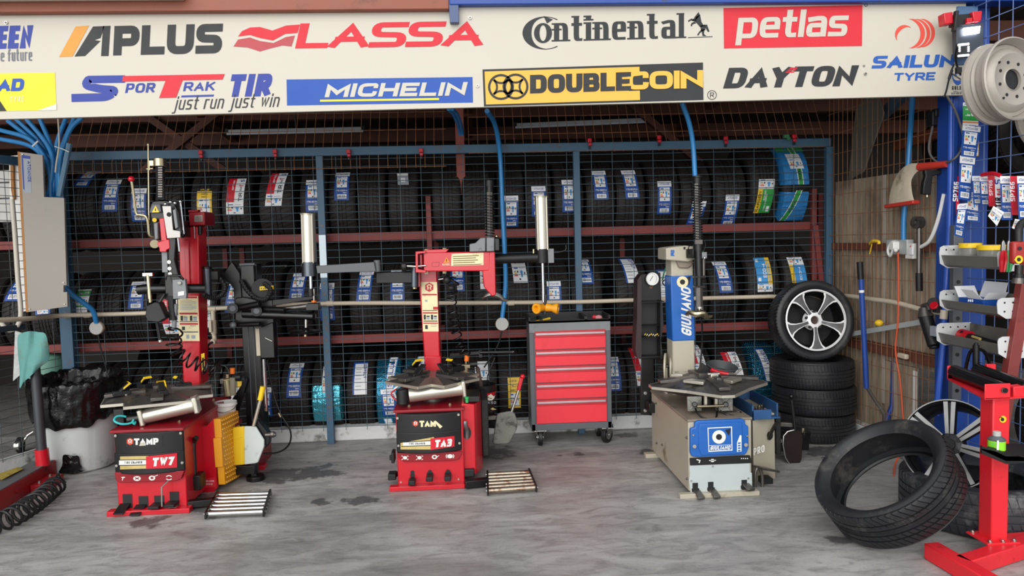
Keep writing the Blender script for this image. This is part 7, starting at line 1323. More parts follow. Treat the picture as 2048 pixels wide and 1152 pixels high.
sheet('paper_label', (((1926, 205), (1957, 206), (1957, 262), (1925, 260)), Yl), 'il01', 'white and green paper label reading IL01, topmost on the blue column', group=gcol)
sheet('paper_label', (((1925, 250), (1962, 254), (1952, 316), (1922, 312)), Yl - .015), 'blue', 'curling blue and white label just below the green IL01 label', group=gcol)
sheet('paper_label', (((1952, 275), (1958, 276), (1957, 312), (1949, 312)), Yl - .005), 'yellow2', 'yellow label edge peeping out behind the curling blue label', group=gcol)
sheet('paper_label', (((1920, 311), (1951, 314), (1941, 402), (1916, 398)), Yl - .02), 'blue', 'long blue and white label half way down the blue column', group=gcol)
sheet('paper_label', (((1915, 352), (1920, 352), (1917, 430), (1911, 430)), Yl + .0), 'tirred', 'narrow red label edge left of the long blue label', group=gcol)
sheet('paper_label', (((1915, 408), (1936, 406), (1926, 476), (1908, 470)), Yl - .015), 'blue', 'blue and white label hanging just above the lidded jars', group=gcol)
sheet('paper_label', (((1932, 380), (1960, 390), (1960, 444), (1930, 442)), Yl - .01), 'blue', 'wide blue label below the left end of the pinned row', group=gcol)
for y0, lab in ((540, 'small blue and white label between the top and middle trays'), (585, 'small blue and white label behind the middle tray')):
    sheet('paper_label', (((1907, y0), (1920, y0), (1918, y0 + 45), (1905, y0 + 45)), 4.388), 'blue', lab, group=gcol, wav=.003)
row = [(1944, 352, 16, 57, 'blue', 'first blue label at the left end of the pinned row'), (1959, 353, 17, 58, 'blue', 'second blue label from the left end of the pinned row'), (1975, 351, 14, 62, 'tirred', 'red label between blue and white labels in the pinned row'), (1989, 352, 14, 66, 'tirwhite', 'white label beside the first red label in the pinned row'), (2000, 352, 22, 88, 'blue', 'long blue label in the middle of the pinned row'), (2020, 352, 13, 78, 'tirred', 'second red label in the pinned row, nearest the edge'), (2034, 352, 20, 86, 'blue', 'last blue label of the pinned row by the right edge')]
for x, y, w_, h_, kd, lab in row: sheet('paper_label', (((x, y), (x + w_ + 1, y), (x + w_ + 3, y + h_), (x + 3, y + h_)), PW(x + w_ / 2, y + 20, .0).y), kd, lab, group=grow)
sheet('paper_label', (((1987, 412), (2008, 424), (1994, 452), (1976, 432)), 4.0), 'white', 'white energy label dangling askew under the red label', group=grow)
sheet('paper_label', (((2030, 438), (2044, 440), (2038, 462), (2024, 456)), 3.85), 'white', 'small white label dangling under the last blue label', group=grow)
b = MB(); b.tube([PW(1964, 350, .02), PW(1985, 347, .02), PW(2000, 351, .02)], .012, RED, smooth=3); solo(b, 'red_ribbon', 'red ribbon lying along the top of the pinned row of labels', 'ribbon')

# bare steel rims hung on the mesh
RIMG = M('primer_grey_steel', '#a19a90', .4, .15, var=.06, scale=6)
def steel_rim(c, nrm, R, lab):
    c = Vector(c); nrm = Vector(nrm).normalized(); o = thing('rim', c, lab, 'wheel rim', 'bare steel rims on the wall')
    b = MB(); b.lathe([(-.05, R * .96), (-.045, R), (-.03, R), (-.025, R * .93), (-.01, R * .9), (0.0, R * .92), (.012, R * .88), (.024, R * .88), (.03, R * .93), (.06, R * .93), (.075, R * 1.0), (.09, R * 1.0), (.095, R * .965), (.07, R * .9), (.03, R * .87), (.0, R * .8), (-.04, R * .83)], c, nrm, RIMG, n=56); b.build('barrel', o)
    b = MB(); b.lathe([(.045, R * .87), (.05, R * .78), (.075, R * .7), (.082, R * .62), (.07, R * .45), (.07, R * .28), (.075, R * .25), (.06, R * .245), (.05, R * .5), (.05, R * .62), (.02, R * .8)], c, nrm, RIMG, n=56); d = b.build('disc', o)
    u = Vector((0, 0, 1)); x = (u - nrm * u.dot(nrm)).normalized(); y = nrm.cross(x)
    for k in range(8):
        a = 2 * pi * k / 8 + .3; p = c + nrm * .071 + (x * cos(a) + y * sin(a)) * R * .42; b = MB(); b.cyl(p - nrm * .004, p + nrm * .002, .0085, P_BLK, n=12); b.build('stud_hole', d)
    for k in range(4):
        a = 2 * pi * k / 4 + .9; p = c + nrm * .081 + (x * cos(a) + y * sin(a)) * R * .6; b = MB(); b.cyl(p - nrm * .004, p + nrm * .006, .006, P_BLK, n=10); b.build('rivet_hole', d)
    b = MB(); b.cyl(c - nrm * .02, c + nrm * .058, R * .245, P_BLK, n=32); b.build('centre_bore', d)
steel_rim(P(2000, 166, 3.86), (.24, -.97, .05), .216, 'grey steel wheel rim hanging on the mesh beside the signboard')
steel_rim(P(2092, 232, 4.1), (.3, -.9, .1), .2, 'second grey steel rim mostly hidden behind the first hanging rim')
b = MB(); b.tube([P(1940, 140, 4.2), P(1936, 165, 4.1), P(1943, 178, 4.0), P(1950, 170, 3.95)], .011, M('tan_rope', '#a08a68', .8), smooth=5); b.tube([P(1905, 148, 4.3), P(1935, 168, 4.15), P(1945, 178, 4.0)], .004, STEEL_D); solo(b, 'rope_loop', 'tan rope loop holding the hanging steel rim', 'rope')
# work lamps clamped to the sign end
WL_ = thing('work_lamp', P(1935, 70, 4.2), 'twin LED work lamp with red end boxes lit at the right end of the signboard', 'lamp')
b = MB(); b.plate([(1888, 26), (1906, 23), (1907, 47), (1890, 49)], 4.2, .06, RED); b.build('red_box', WL_, bevel=.005); b = MB(); b.plate([(1945, 23), (1965, 21), (1963, 42), (1948, 44)], 4.2, .06, RED); b.build('red_box', WL_, bevel=.005)
b = MB(); b.plate([(1913, 20), (1919, 21), (1914, 63), (1908, 61)], 4.18, .03, BLACK_M); b.plate([(1906, 30), (1950, 26), (1950, 48), (1908, 52)], 4.22, .05, BLACK_M); b.plate([(1912, 50), (1968, 44), (1968, 92), (1946, 112), (1914, 115)], 4.24, .04, M('black_lamp_body', '#333b46', .4)); b.build('bracket', WL_, bevel=.004)
b = MB(); b.plate([(1934, 36), (1945, 35), (1945, 45), (1934, 46)], 4.2, .02, RED); b.build('red_switch', WL_, bevel=.002)
LED = M('white_led', '#f4f8ff', .3, emit=14); LED2 = M('dim_led', '#f4f8ff', .3, emit=2)
b = MB(); b.plate([(1928, 56), (1961, 52), (1959, 66), (1930, 70)], 4.225, .01, LED); b.build('led_panel', WL_)
b = MB(); b.plate([(1916, 86), (1938, 85), (1940, 112), (1919, 114)], 4.2, .03, BLACK_M); hb = b.build('lower_head', WL_, bevel=.004)
for y in (88, 110):
    b = MB(); b.beam(P(1916, y + 2, 4.19), P(1938, y, 4.19), .012, .012, LED2); b.build('led_bar', hb, bevel=.003)
b = MB(); [b.ball(P(1919 + 18 * (i % 2), 94 + 4 * (i // 2), 4.195), .006, LED2, 8) for i in range(6)]; b.build('led_pattern', hb)['kind'] = 'stuff'
b = MB(); b.tube([P(1914, 90, 4.2), P(1911, 115, 4.25), P(1915, 135, 4.27), P(1919, 138, 4.27)], .006, BLACK, smooth=6); b.box(P(1917, 141, 4.27), (.03, .02, .035), BLACK_M); b.tube([P(1917, 145, 4.27), P(1926, 152, 4.27)], .005, BLACK); b.build('flex', WL_)
b = MB(); b.tube([P(1908, 128, 4.28), P(1900, 150, 4.3), P(1893, 180, 4.32), P(1888, 195, 4.33)], .005, BLACK_M, smooth=6); b.cyl(P(1904, 140, 4.29), P(1898, 158, 4.3), .008, BLACK_M); solo(b, 'lamp_cord', 'thin black cord hanging across the corner of the signboard', 'cord')

# ---------------------------------------------------------------- stacked tyres and the wheel on top
def place_axis(o, c, n):
    """turn an object whose axle lies along local X so the axle points along n"""
    o.location = c; o.rotation_euler = Vector((1, 0, 0)).rotation_difference(Vector(n).normalized()).to_euler()
sx = P(1624, 800, 5.53).x; ST = tyre_mesh('stack_tyre', R=.303, W=.2, rim=.19, nb=80, skew=.4, grooves=(-.4, -.13, .13, .4), m=RUBBER_W, gd=.006)
for i, (dx, lab) in enumerate([(.0, 'worn tyre lying at the bottom of the stack of three in the corner'), (.012, 'worn tyre lying in the middle of the stack of three in the corner'), (-.006, 'worn tyre lying on top of the stack of three, carrying the wheel')]):
    t = bpy.data.objects.new('tyre', ST); COL.objects.link(t); place_axis(t, (sx + dx, 5.53, .1 + .2 * i), (0, 0, 1)); tag(t, lab, 'tyre', 'stacked worn tyres')
WT = tyre_mesh('wheel_tyre', R=.3, W=.2, rim=.226, nb=70, skew=.5, m=RUBBER_W)
wh = bpy.data.objects.new('wheel', WT); COL.objects.link(wh); place_axis(wh, P(1621, 641, 5.5), (-.02, -.98, .14)); tag(wh, 'car wheel with white five spoke alloy standing on top of the tyre stack', 'wheel')
wh.rotation_mode = 'XYZ'
def loc2(a, r, x): return Vector((x, -r * cos(a), r * sin(a)))     # point in the wheel's own frame: +X is the outer face
ALW = M('white_machined_alloy', '#f0f0f0', .3, .1, var=.05); ALG = M('silver_alloy_face', '#8f8f90', .3, .8, var=.35, scale=25); ALB = M('black_alloy', '#141415', .35, .3)
def frame_of(o):
    bpy.context.view_layer.update(); m = o.matrix_world; up = m.inverted().to_3x3() @ Vector((0, 0, 1)); return atan2(up.z, -up.y)
a_up = frame_of(wh)
b = MB(); R_ = .226; b.lathe([(.085, R_ - .004), (.09, R_ + .003), (.098, R_ + .003), (.1, R_ - .006), (.09, R_ - .012)], (0, 0, 0), (1, 0, 0), ALW, n=64); b.build('rim_lip', wh, keep=True)
b = MB(); b.lathe([(.09, R_ - .012), (.05, R_ - .03), (-.02, R_ - .04), (-.085, R_ - .008), (-.085, R_ - .002), (-.03, R_ - .03), (.05, R_ - .02), (.088, R_ - .003)], (0, 0, 0), (1, 0, 0), ALB, n=48); b.lathe([(-.03, R_ - .04), (-.032, .0)], (0, 0, 0), (1, 0, 0), M('dark_backing_disc', '#0a0a0b', .7), n=36); b.build('barrel', wh, keep=True)  # added black disc closes the barrel and keeps the gaps between spokes dark
for k in range(5):
    a = a_up + pi + 2 * pi * k / 5; b = MB()
    prof = [(.05, .014), (.1, .016), (.15, .024), (.19, .04), (R_ - .012, .062)]
    L_ = [loc2(a - w_ / r_, r_, .07 + .02 * (r_ / R_)) for r_, w_ in prof]; Rr = [loc2(a + w_ / r_, r_, .07 + .02 * (r_ / R_)) for r_, w_ in prof]
    b.prism([L_[0]] + L_[1:] + Rr[::-1], (-.022, 0, 0), ALB)
    for s_ in (-1, 1):
        e0 = [loc2(a + s_ * w_ / r_, r_, .0715 + .02 * (r_ / R_)) for r_, w_ in prof]; e1 = [loc2(a + s_ * (w_ * .72) / r_, r_, .0725 + .02 * (r_ / R_)) for r_, w_ in prof]
        for i in range(4): b.flat([e0[i], e0[i + 1], e1[i + 1], e1[i]], ALW)
    inn = [[loc2(a + s_ * (w_ * .7) / r_, r_, .0705 + .02 * (r_ / R_)) for r_, w_ in prof] for s_ in (-1, 1)]
    for i in range(4): b.flat([inn[0][i], inn[0][i + 1], inn[1][i + 1], inn[1][i]], ALG)
    b.build('spoke', wh, keep=True)
b = MB(); b.lathe([(.03, .075), (.072, .06), (.078, .045), (.078, .032), (.06, .03)], (0, 0, 0), (1, 0, 0), ALW, n=40); b.lathe([(.06, .031), (.058, 0)], (0, 0, 0), (1, 0, 0), M('rusty_hub', '#3a2722', .6), n=24); b.build('hub', wh, keep=True)
for k in range(5): a = a_up + 2 * pi * k / 5; b = MB(); c_ = loc2(a, .06, .06); b.cyl(c_, c_ + Vector((.014, 0, 0)), .012, P_BLK, n=12); b.build('bolt_hole', wh, keep=True)

# jack handles against the side mesh
for pts, grip, lab in (([(1722, 555), (1733, 776), (1752, 803), (1767, 826), (1768, 845), (1762, 880)], [(1719.5, 524), (1721.5, 558)], 'blue bar handle with a bent bare steel foot leaning beside the tyre stack'), ([(1793, 603), (1785, 810), (1774, 838), (1768, 880)], [(1793.5, 576), (1793, 606)], 'blue bar handle bent only near its foot, leaning at the orange cable')):
    Yj = [5.1 + .1 * (y < 600) - .0 for x, y in pts]; Q = [P(x, y, 5.12) for x, y in pts]; base = Q[-1].copy(); base.z = 0
    j = thing('jack_handle', base, lab, 'bar', 'blue bar handles'); Q.append(base)
    k_ = 2 if len(pts) > 4 else len(Q)
    b = MB(); b.tube(Q[:k_], .018, BLUE, n=12); b.build('bar', j)
    if k_ < len(Q): b = MB(); b.tube([Q[1] + Vector((0, 0, .01))] + Q[2:], .013, STEEL, n=10, smooth=4); b.build('steel_foot', j)
    b = MB(); b.cyl(P(*grip[0], 5.12), P(*grip[1], 5.12), .0215, BLACK_M, n=14); b.build('grip', j)
    if len(pts) > 4: b = MB(); b.cyl(P(1723, 580, 5.12), P(1723.3, 585, 5.12), .0185, PAPER, n=14); b.build('white_tape', j)

# ---------------------------------------------------------------- loose tyres and rims in the foreground
HT = tyre_mesh('hero_tyre', R=.335, W=.235, rim=.262, nb=64, skew=2.2, grooves=(-.42, -.14, .14, .42), m=RUBBER_W, gd=.009, gw=.035, ribcut=.2)
n_ = Vector((-.60, -.14, .79)).normalized(); t = bpy.data.objects.new('tyre', HT); COL.objects.link(t)
cz = .335 * sqrt(1 - n_.z ** 2) + .115 * n_.z + .0; place_axis(t, G(1775, 963, cz), n_); tag(t, 'big empty tyre propped open side up, leaning on the flat tyre at right', 'tyre')
LT = tyre_mesh('flat_tyre', R=.385, W=.25, rim=.25, nb=60, skew=.8, grooves=(-.45, -.15, .15, .45), m=RUBBER_H, gd=.006, gw=.03, ribcut=.3)
t = bpy.data.objects.new('tyre', LT); COL.objects.link(t); place_axis(t, (P(1962, 1020, 3.78).x, 3.80, .126), (0, .0, 1)); tag(t, 'grey worn tyre lying flat on the floor behind the red roller stand', 'tyre')
FLT = t.location.copy()
def alloy_rim(c, n, R, lab, spokes=True):
    c = Vector(c); n = Vector(n).normalized(); o = thing('rim', c, lab, 'wheel rim', 'bare alloy rims'); u = Vector((0, 0, 1)); x = (u - n * u.dot(n)).normalized(); y = n.cross(x)
    def at(a, r, h): return c + n * h + (x * cos(a) + y * sin(a)) * r
    DK = M('dark_painted_alloy', '#26272a', .38, .4, var=.2); FC = M('machined_alloy_face', '#a8a8a6', .32, .8, var=.15, scale=18)
    b = MB(); b.lathe([(.09, R * .93), (.1, R), (.11, R), (.112, R * .975), (.1, R * .94), (.06, R * .89), (-.02, R * .85), (-.08, R * .93), (-.1, R * 1.0), (-.11, R * 1.0), (-.1, R * .96), (-.07, R * .9), (-.02, R * .82), (.05, R * .84), (.085, R * .9)], c, n, DK, n=64); b.build('barrel', o)
    b = MB(); b.lathe([(.1115, R * .972), (.1125, R * .985), (.1115, R * 1.0)], c, n, FC, n=64); b.build('rim_lip', o)
    if not spokes: return o
    b = MB(); b.lathe([(.05, R * .3), (.09, R * .26), (.1, R * .18), (.095, 0)], c, n, DK, n=36); hub = b.build('hub', o); b = MB(); b.lathe([(.098, R * .13), (.105, R * .12), (.105, 0)], c, n, BLACK_M, n=28); b.build('centre_cap', hub)
    for k in range(5): b = MB(); p = at(2 * pi * k / 5 + .3, R * .2, .095); b.cyl(p, p + n * .008, .011, P_BLK, n=12); b.build('bolt_hole', hub)
    for k in range(7):
        a = 2 * pi * k / 7 + .1; b = MB()
        for s_ in (-1, 1):
            r0, r1 = R * .24, R * .95; aa, ab = a + s_ * .2, a + s_ * .085; w0, w1 = .009, .011
            d0, d1 = at(aa, r0, .098), at(ab, r1, .108); dr = (d1 - d0).normalized(); sd = n.cross(dr)
            b.prism([d0 - sd * w0, d0 + sd * w0, d1 + sd * w1, d1 - sd * w1], n * -.04, DK)
            for q0, q1 in ((-1, -.45), (.45, 1)) if False else ((-1, 1),): b.flat([d0 + sd * w0 * q0 + n * .001, d0 + sd * w0 * q1 + n * .001, d1 + sd * w1 * q1 + n * .001, d1 + sd * w1 * q0 + n * .001], FC)
        p0, p1 = at(a, R * .22, .085), at(a, R * .94, .095); sd = n.cross((p1 - p0).normalized()); b.prism([p0 - sd * .02, p0 + sd * .02, p1 + sd * .02, p1 - sd * .02], n * -.03, DK); b.build('spoke', o)
    return o
rn = Vector((-.72, -.58, .34)).normalized(); alloy_rim(P(1897, 888, 3.75) - rn * .11, rn, .238, 'black and silver split spoke alloy rim propped in the flat tyre')

# ---------------------------------------------------------------- red roller stand
Ys = 3.3; st = thing('roller_stand', G(2002, 1118), 'bright red steel stand with black rollers on top at the right edge', 'stand')
b = MB(); x0, x1 = P(1984, 950, Ys).x, P(2018, 950, Ys).x; zt_ = P(2000, 795, Ys).z; b.bb((x0, Ys, .05), (x1, Ys + .09, zt_), RED_ST); col = b.build('post', st, bevel=.006)
b = MB(); b.bb((x0 - .04, Ys - .035, .075), (x1 + .035, Ys + .12, .085), RED_ST); b.build('foot_plate', st, bevel=.002); bolts(st, [(x0 - .02, Ys - .02, .085), (x1 + .015, Ys - .02, .085), ((x0 + x1) / 2, Ys - .022, .085), (x0 - .02, Ys + .1, .085)], .011, STEEL, (0, 0, 1))
b = MB(); b.beam(G(1925, 1133, .04), (P(2080, 1092, 3.35).x, 3.36, .04), .075, .075, RED_ST); b.build('cross_foot', st, bevel=.005)
b = MB(); b.beam(G(1862, 1100, .04), G(1985, 1172, .04), .075, .075, RED_ST); b.build('long_foot', st, bevel=.005)
b = MB(); b.beam((x1 + .02, 3.36, .04), (x1 + .42, 3.39, .04), .07, .07, RED_ST); b.build('rear_foot', st, bevel=.005)
b = MB(); b.bb((P(1961, 786, Ys).x, Ys - .03, P(1985, 799, Ys - .03).z), (P(2012, 786, Ys).x, Ys - .024, P(1985, 768, Ys - .03).z), RED_ST); b.build('front_plate', st, bevel=.004)
zl, zh = P(1985, 799, Ys - .03).z, P(1985, 768, Ys - .03).z; fx = P(1961, 786, Ys).x
bk = P(1895, 762, 3.75); b = MB(); b.prism([Vector((fx, Ys - .03, zl)), Vector((bk.x, bk.y, zl)), Vector((bk.x, bk.y, zl + .006)), Vector((fx, Ys - .03, zl + .006))], (.19, 0, 0), RED_ST); b.build('channel_floor', st)
b = MB(); b.bb((bk.x, bk.y, zl), (bk.x + .05, bk.y + .006, zh), RED_ST); b.bb((bk.x, bk.y, zl), (bk.x + .19, bk.y + .006, zl + .03), RED_ST); b.build('rear_plate', st, bevel=.003)
b = MB(); b.prism([Vector((x1, Ys - .02, zl - .0)), Vector((x1 + .3, Ys - .02, zl)), Vector((x1 + .3, Ys - .02, zh)), Vector((x1, Ys - .02, zh - .02))], (0, .05, 0), RED_ST); b.build('cross_head', st, bevel=.004)
for i, (dx, lab) in enumerate([(0, 1), (.13, 2)]):
    b = MB(); a_, c_ = Vector((fx + .09 + dx, Ys - .02, zh - .03)), Vector((bk.x + .035 + dx, bk.y, zh - .03)); b.cyl(a_, c_, .034, M('gloss_black_roller', '#101012', .22), n=28); b.cyl(a_ - (c_ - a_).normalized() * .02, a_, .012, STEEL_D); b.build('roller', st)
b = MB(); b.cyl((fx + .09, Ys - .03, zh - .03), (fx + .09, Ys - .042, zh - .03), .012, BLACK, n=12); b.build('axle_nut', st)
b = MB(); b.bb((P(1974, 745, 3.7).x, 3.7, zh - .06), (P(1992, 745, 3.7).x, 3.72, zh + .01), RED_ST); b.build('bracket', st, bevel=.003)
b = MB(); Yt_ = 3.78; ap = P(1952, 700, Yt_); b.cyl(P(1952, 745, Yt_), P(1952, 690, Yt_), .016, BLACK, n=12)
for dx in (-22, 32): b.tube([P(1952, 697, Yt_), P(1952 + dx * .55, 705, Yt_ + .03), P(1952 + dx, 742, Yt_ + .06)], .009, BLACK, smooth=5)
b.box(P(1952, 745, Yt_), (.1, .1, .012), RED_ST); b.cyl(P(1952, 692, Yt_), P(1952, 686, Yt_), .01, BLACK); b.build('black_tripod', st)
b = MB(); Yl = Ys - .0015; disc_px(b, 2006, 838.5, 7, YELLOW, Yl, sy=1); disc_px(b, 2005, 839, 3.6, P_BLK, Yl - .0006); path_px(b, [(1999, 836), (2003, 834), (2005, 838)], 1.4, P_BLK, Yl - .0008); b.build('round_sticker', st, smooth=False)
b = MB(); ty = P(2000, 915, 3.2); b.plate([(1964, 892), (1985, 900), (2012, 913), (2060, 912), (2060, 925), (2012, 928), (1964, 908)], 3.16, .012, BLACK_M); b.prism([P(1964, 900, 3.16), P(2012, 922, 3.16), P(2070, 922, 3.16), P(2062, 890, 3.28), P(1992, 890, 3.28)], (0, 0, .006), BLACK_M); tr = b.build('tool_tray', st)
can = thing('spray_can', P(1993, 908, 3.21), 'small lime green can with a grey top on the red stand tray', 'can'); c_ = can.location.copy(); hh = P(1993, 880, 3.21).z - c_.z; rr = 16.5 * 3.21 / 1500
b = MB(); b.lathe([(0, 0), (0, rr), (hh, rr), (hh, 0)], c_, (0, 0, 1), M('lime_label', '#8fe02a', .4, var=.04), n=32); b.build('can_body', can)
b = MB(); b.lathe([(hh, rr * 1.02), (hh + .006, rr * 1.03), (hh + .02, rr * .5), (hh + .02, 0)], c_, (0, 0, 1), DGREY, n=32); b.build('shoulder', can); b = MB(); b.lathe([(hh + .02, rr * .46), (hh + .038, rr * .46), (hh + .04, rr * .4), (hh + .04, 0)], c_, (0, 0, 1), M('grey_cap', '#b4b4b0', .4), n=20); b.build('cap', can)
b = MB(); yf = c_.y - rr - .0006
b.flatpx([(1994, 881), (1998, 881), (1997, 906), (1993, 906)], yf, PAPER); [b.flatpx([(1982, 886 + 3 * i), (1990, 886 + 3 * i), (1990, 887 + 3 * i), (1982, 887 + 3 * i)], yf + .001, MATS['green_plastic']) for i in range(3)]; b.build('printed_mark', can, smooth=False)
# ================================================================ left side, cage front fittings
def LWp(s, z, off=0.0):     # s metres along the left mesh from the corner towards the viewer
    p = LA + LDIR * s; n = Vector((-LDIR.y, LDIR.x, 0)); n = n if n.x > 0 else -n
    return Vector((p.x + n.x * off, p.y + n.y * off, z))
mb = MB(); s = .05
while s < 2.4: mb.cyl(LWp(s, .08), LWp(s, 2.18), .0024, WIRE_G, n=5, cap=False); s += .158
z = .11
while z < 2.18: mb.cyl(LWp(0, z, .005), LWp(2.4, z, .005), .0024, WIRE_G, n=5, cap=False); z += .0575
lm = tag(mb.build('side_mesh_sheet', origin=LWp(1, .08)), 'grey wire mesh sheet closing the left side behind the bin and lift arm', 'wire mesh')
b = MB(); b.beam(LWp(-.02, 2.2), LWp(2.4, 2.2), .05, .06, CAGE); b.build('top_rail', lm, bevel=.003)
b = MB(); b.beam(LWp(.3, 1.02, .01), LWp(1.6, 1.02, .01), .03, .04, M('dark_blue_grey_paint', '#26333d', .5)); b.build('mid_rail', lm, bevel=.003)
b = MB(); q = P(149, 700, YC + .03); b.bb((q.x - .018, YC + .032, 0), (q.x + .022, YC + .05, 2.2), CAGE); b.build('post', cage, bevel=.003)
# cream air pipe along the cage
pp = thing('air_pipe', P(800, 605, YC - .05), 'cream plastic air pipe running along the front of the cage', 'pipe')
b = MB(); b.tube([P(-40, 642, 4.95), P(60, 637, 5.4), P(130, 631, 5.76), P(300, 626, YC - .045), P(430, 617, YC - .045), P(660, 607, YC - .045), P(900, 606, YC - .045), P(1140, 604, YC - .045), P(1275, 600, YC - .045), P(1540, 593, YC - .04)], .0165, CREAM, n=12, smooth=5); b.build('pipe_run', pp)
for x, y in ((135, 631), (175, 630), (425, 618), (660, 607), (1022, 606)):
    b = MB(); p = P(x, y, YC - .045); b.cyl(p - Vector((.025, 0, 0)), p + Vector((.025, 0, 0)), .021, CREAM, n=14); b.build('coupling', pp)
b = MB(); b.cyl(P(426, 618, YC - .045), P(427, 640, YC - .045), .017, CREAM); b.cyl(P(427, 640, YC - .045), P(428, 668, YC - .045), .022, CREAM); b.cyl(P(428, 668, YC - .045), P(430, 680, YC - .045), .017, CREAM); b.bb(P(418, 665, YC - .09), P(423, 640, YC - .08), CREAM); b.cyl(P(430, 680, YC - .045), P(425, 684, YC - .07), .022, CREAM); b.build('drop_valve', pp, bevel=.003)
b = MB(); b.tube([P(425, 684, YC - .07), P(416, 692, YC - .1), P(413, 715, YC - .2), P(408, 740, YC - .35)], .009, BLACK, smooth=6); b.build('drop_hose', pp)
# hoses with round end discs
for pts, dc, cord, lab in (([(974, 222, 5.3), (990, 250, 5.6), (1000, 310, 5.75), (1005, 420, 5.77), (1009, 500, 5.77), (1011, 570, 5.77), (1004, 638, 5.76)], (1004, 648), [(1004, 660), (996, 690), (978, 720), (968, 735)], 'blue hose hanging down the cage behind the middle tyre changer'), ([(130, 574, 5.6), (146, 590, 5.62), (170, 608, 5.66), (186, 622, 5.7), (193, 645, 5.74)], (193, 656), [(196, 668), (202, 700), (212, 735), (220, 765)], 'short blue hose from the grey board ending in a round disc')):
    h = thing('blue_hose', P(*dc, 5.75), lab, 'hose', 'blue air hoses'); b = MB(); b.tube([P(*p) for p in pts], .018, BLUE_P, n=12, smooth=6); b.build('hose', h)
    b = MB(); c_ = P(*dc, 5.75); b.cyl(c_ + Vector((0, -.012, 0)), c_ + Vector((0, .03, 0)), .047, M('pale_grey_disc', '#b9b8b4', .5, var=.05), n=36); b.cyl(c_ + Vector((0, -.006, 0)), c_ + Vector((0, .02, 0)), .05, CREAM, n=36); b.build('end_disc', h)
    b = MB(); b.tube([P(x, y, 5.76) for x, y in cord], .006, BLACK_M, smooth=5); b.build('drop_cord', h)
b = MB(); b.tube([P(1364, 205, 4.8), P(1378, 245, 4.85), P(1386, 290, 4.88), P(1390, 353, 4.88)], .016, BLUE_P, n=12, smooth=6); solo(b, 'blue_hose', 'blue hose running from the signboard down to the grey tyre changer shaft', 'hose', 'blue air hoses')
for x0, x1 in ((905, 925), (912, 930)):
    b = MB(); b.tube([P(x0 - 8, 218, 5.3), P(x0 + 4, 232, 5.6), P(x1 - 6, 262, 5.95), P(x1 - 4, 300, 6.0)], .014, BLUE_P, n=10, smooth=6); solo(b, 'blue_hose', 'blue hose beside the red post under the middle of the signboard', 'hose', 'blue air hoses')
b = MB(); b.bb((P(920, 280, 6.05).x - .035, 5.97, 1.92), (P(920, 280, 6.05).x + .035, 6.03, 2.9), M('scuffed_red_post', '#8f4338', .6, var=.2, dirt='#5a5560', dirt_amt=.25)); solo(b, 'roof_post', 'scuffed red roof post behind the rusty mesh in the middle', 'post', bevel=.004)
BUN = [[(0, 105), (150, 150), (230, 240), (260, 330), (265, 455)], [(-10, 150), (150, 185), (230, 250), (280, 340), (275, 455)], [(40, 55), (170, 160), (250, 240), (290, 300), (300, 455)], [(85, 48), (200, 160), (260, 250), (300, 350), (290, 455)], [(140, 48), (240, 170), (275, 260), (262, 400), (243, 455)], [(210, 48), (260, 170), (290, 280), (305, 455)], [(345, 45), (300, 170), (275, 330), (255, 455)], [(390, 42), (330, 180), (300, 300), (285, 455)], [(430, 40), (370, 100), (325, 220), (310, 330), (312, 455)]]
for i, hp in enumerate(BUN):
    b = MB(); b.tube([P(x / 2.62, y / 2.62 + 220, 5.5 + .02 * (i % 4) + .1 * (j == 0) * 0) for j, (x, y) in enumerate(hp)], .0155, BLUE_P, n=10, smooth=6)
    tag(b.build('bundled_hose', origin=P(hp[-1][0] / 2.62, hp[-1][1] / 2.62 + 220, 5.5)), 'blue hose in the bundle fanning out above the grey board', 'hose', 'bundled blue hoses')
b = MB(); b.tube([P(365 / 2.62, 287, 5.48), P(335 / 2.62, 345, 5.48), P(310 / 2.62, 392, 5.48)], .02, M('grey_blue_hose', '#5d7f96', .45), smooth=4); solo(b, 'grey_hose', 'grey blue hose end sticking up beside the blue bundle', 'hose')
b = MB(); b.tube([P(305 / 2.62, 238, 5.45), P(310 / 2.62, 288, 5.46), P(296 / 2.62, 325, 5.46), P(290 / 2.62, 345, 5.46)], .006, CREAM, smooth=6); solo(b, 'cream_wire', 'thin cream wire hanging in front of the blue hose bundle', 'wire')
b = MB(); b.tube([P(285 / 2.62, 220 + 190 / 2.62, 5.44), P(330 / 2.62, 220 + 205 / 2.62, 5.44), P(362 / 2.62, 220 + 220 / 2.62, 5.44)], .003, WHITE); b.tube([P(170 / 2.62, 293, 5.44), P(200 / 2.62, 282, 5.44)], .006, WHITE); solo(b, 'cable_tie', 'white tie wrapped round the blue hose bundle', 'tie')
# grey cover board and what is behind it
BRD = M('grey_melamine', '#928c83', .5, var=.03, scale=5, dirt='#8a867c', dirt_amt=.06, dirt_scale=12); CHIP = M('raw_chipboard_edge', '#a9743f', .8, var=.25, scale=40)
bd = thing('cover_board', P(95, 630, 5.4), 'grey notched cover board with raw edge fixed in front of the hose bundle', 'board')
Yb_ = 5.4; b = MB(); b.plate([(40, 304), (85, 310), (88, 394), (128, 396), (133, 570), (127, 570.5), (127, 584.5), (134, 584), (135, 613), (56, 624)], Yb_, .02, BRD); b.build('board_face', bd)
b = MB(); q = [P(40, 304, Yb_), P(56, 624, Yb_)]; b.prism([q[0], q[1], P(53, 624, Yb_ + .03), P(36, 303, Yb_ + .03)], (-.004, 0, 0), CHIP); b.plate([(36.5, 303), (40, 304), (56, 624), (52.5, 624.3)], Yb_ - .001, .022, CHIP); b.build('raw_edge', bd)
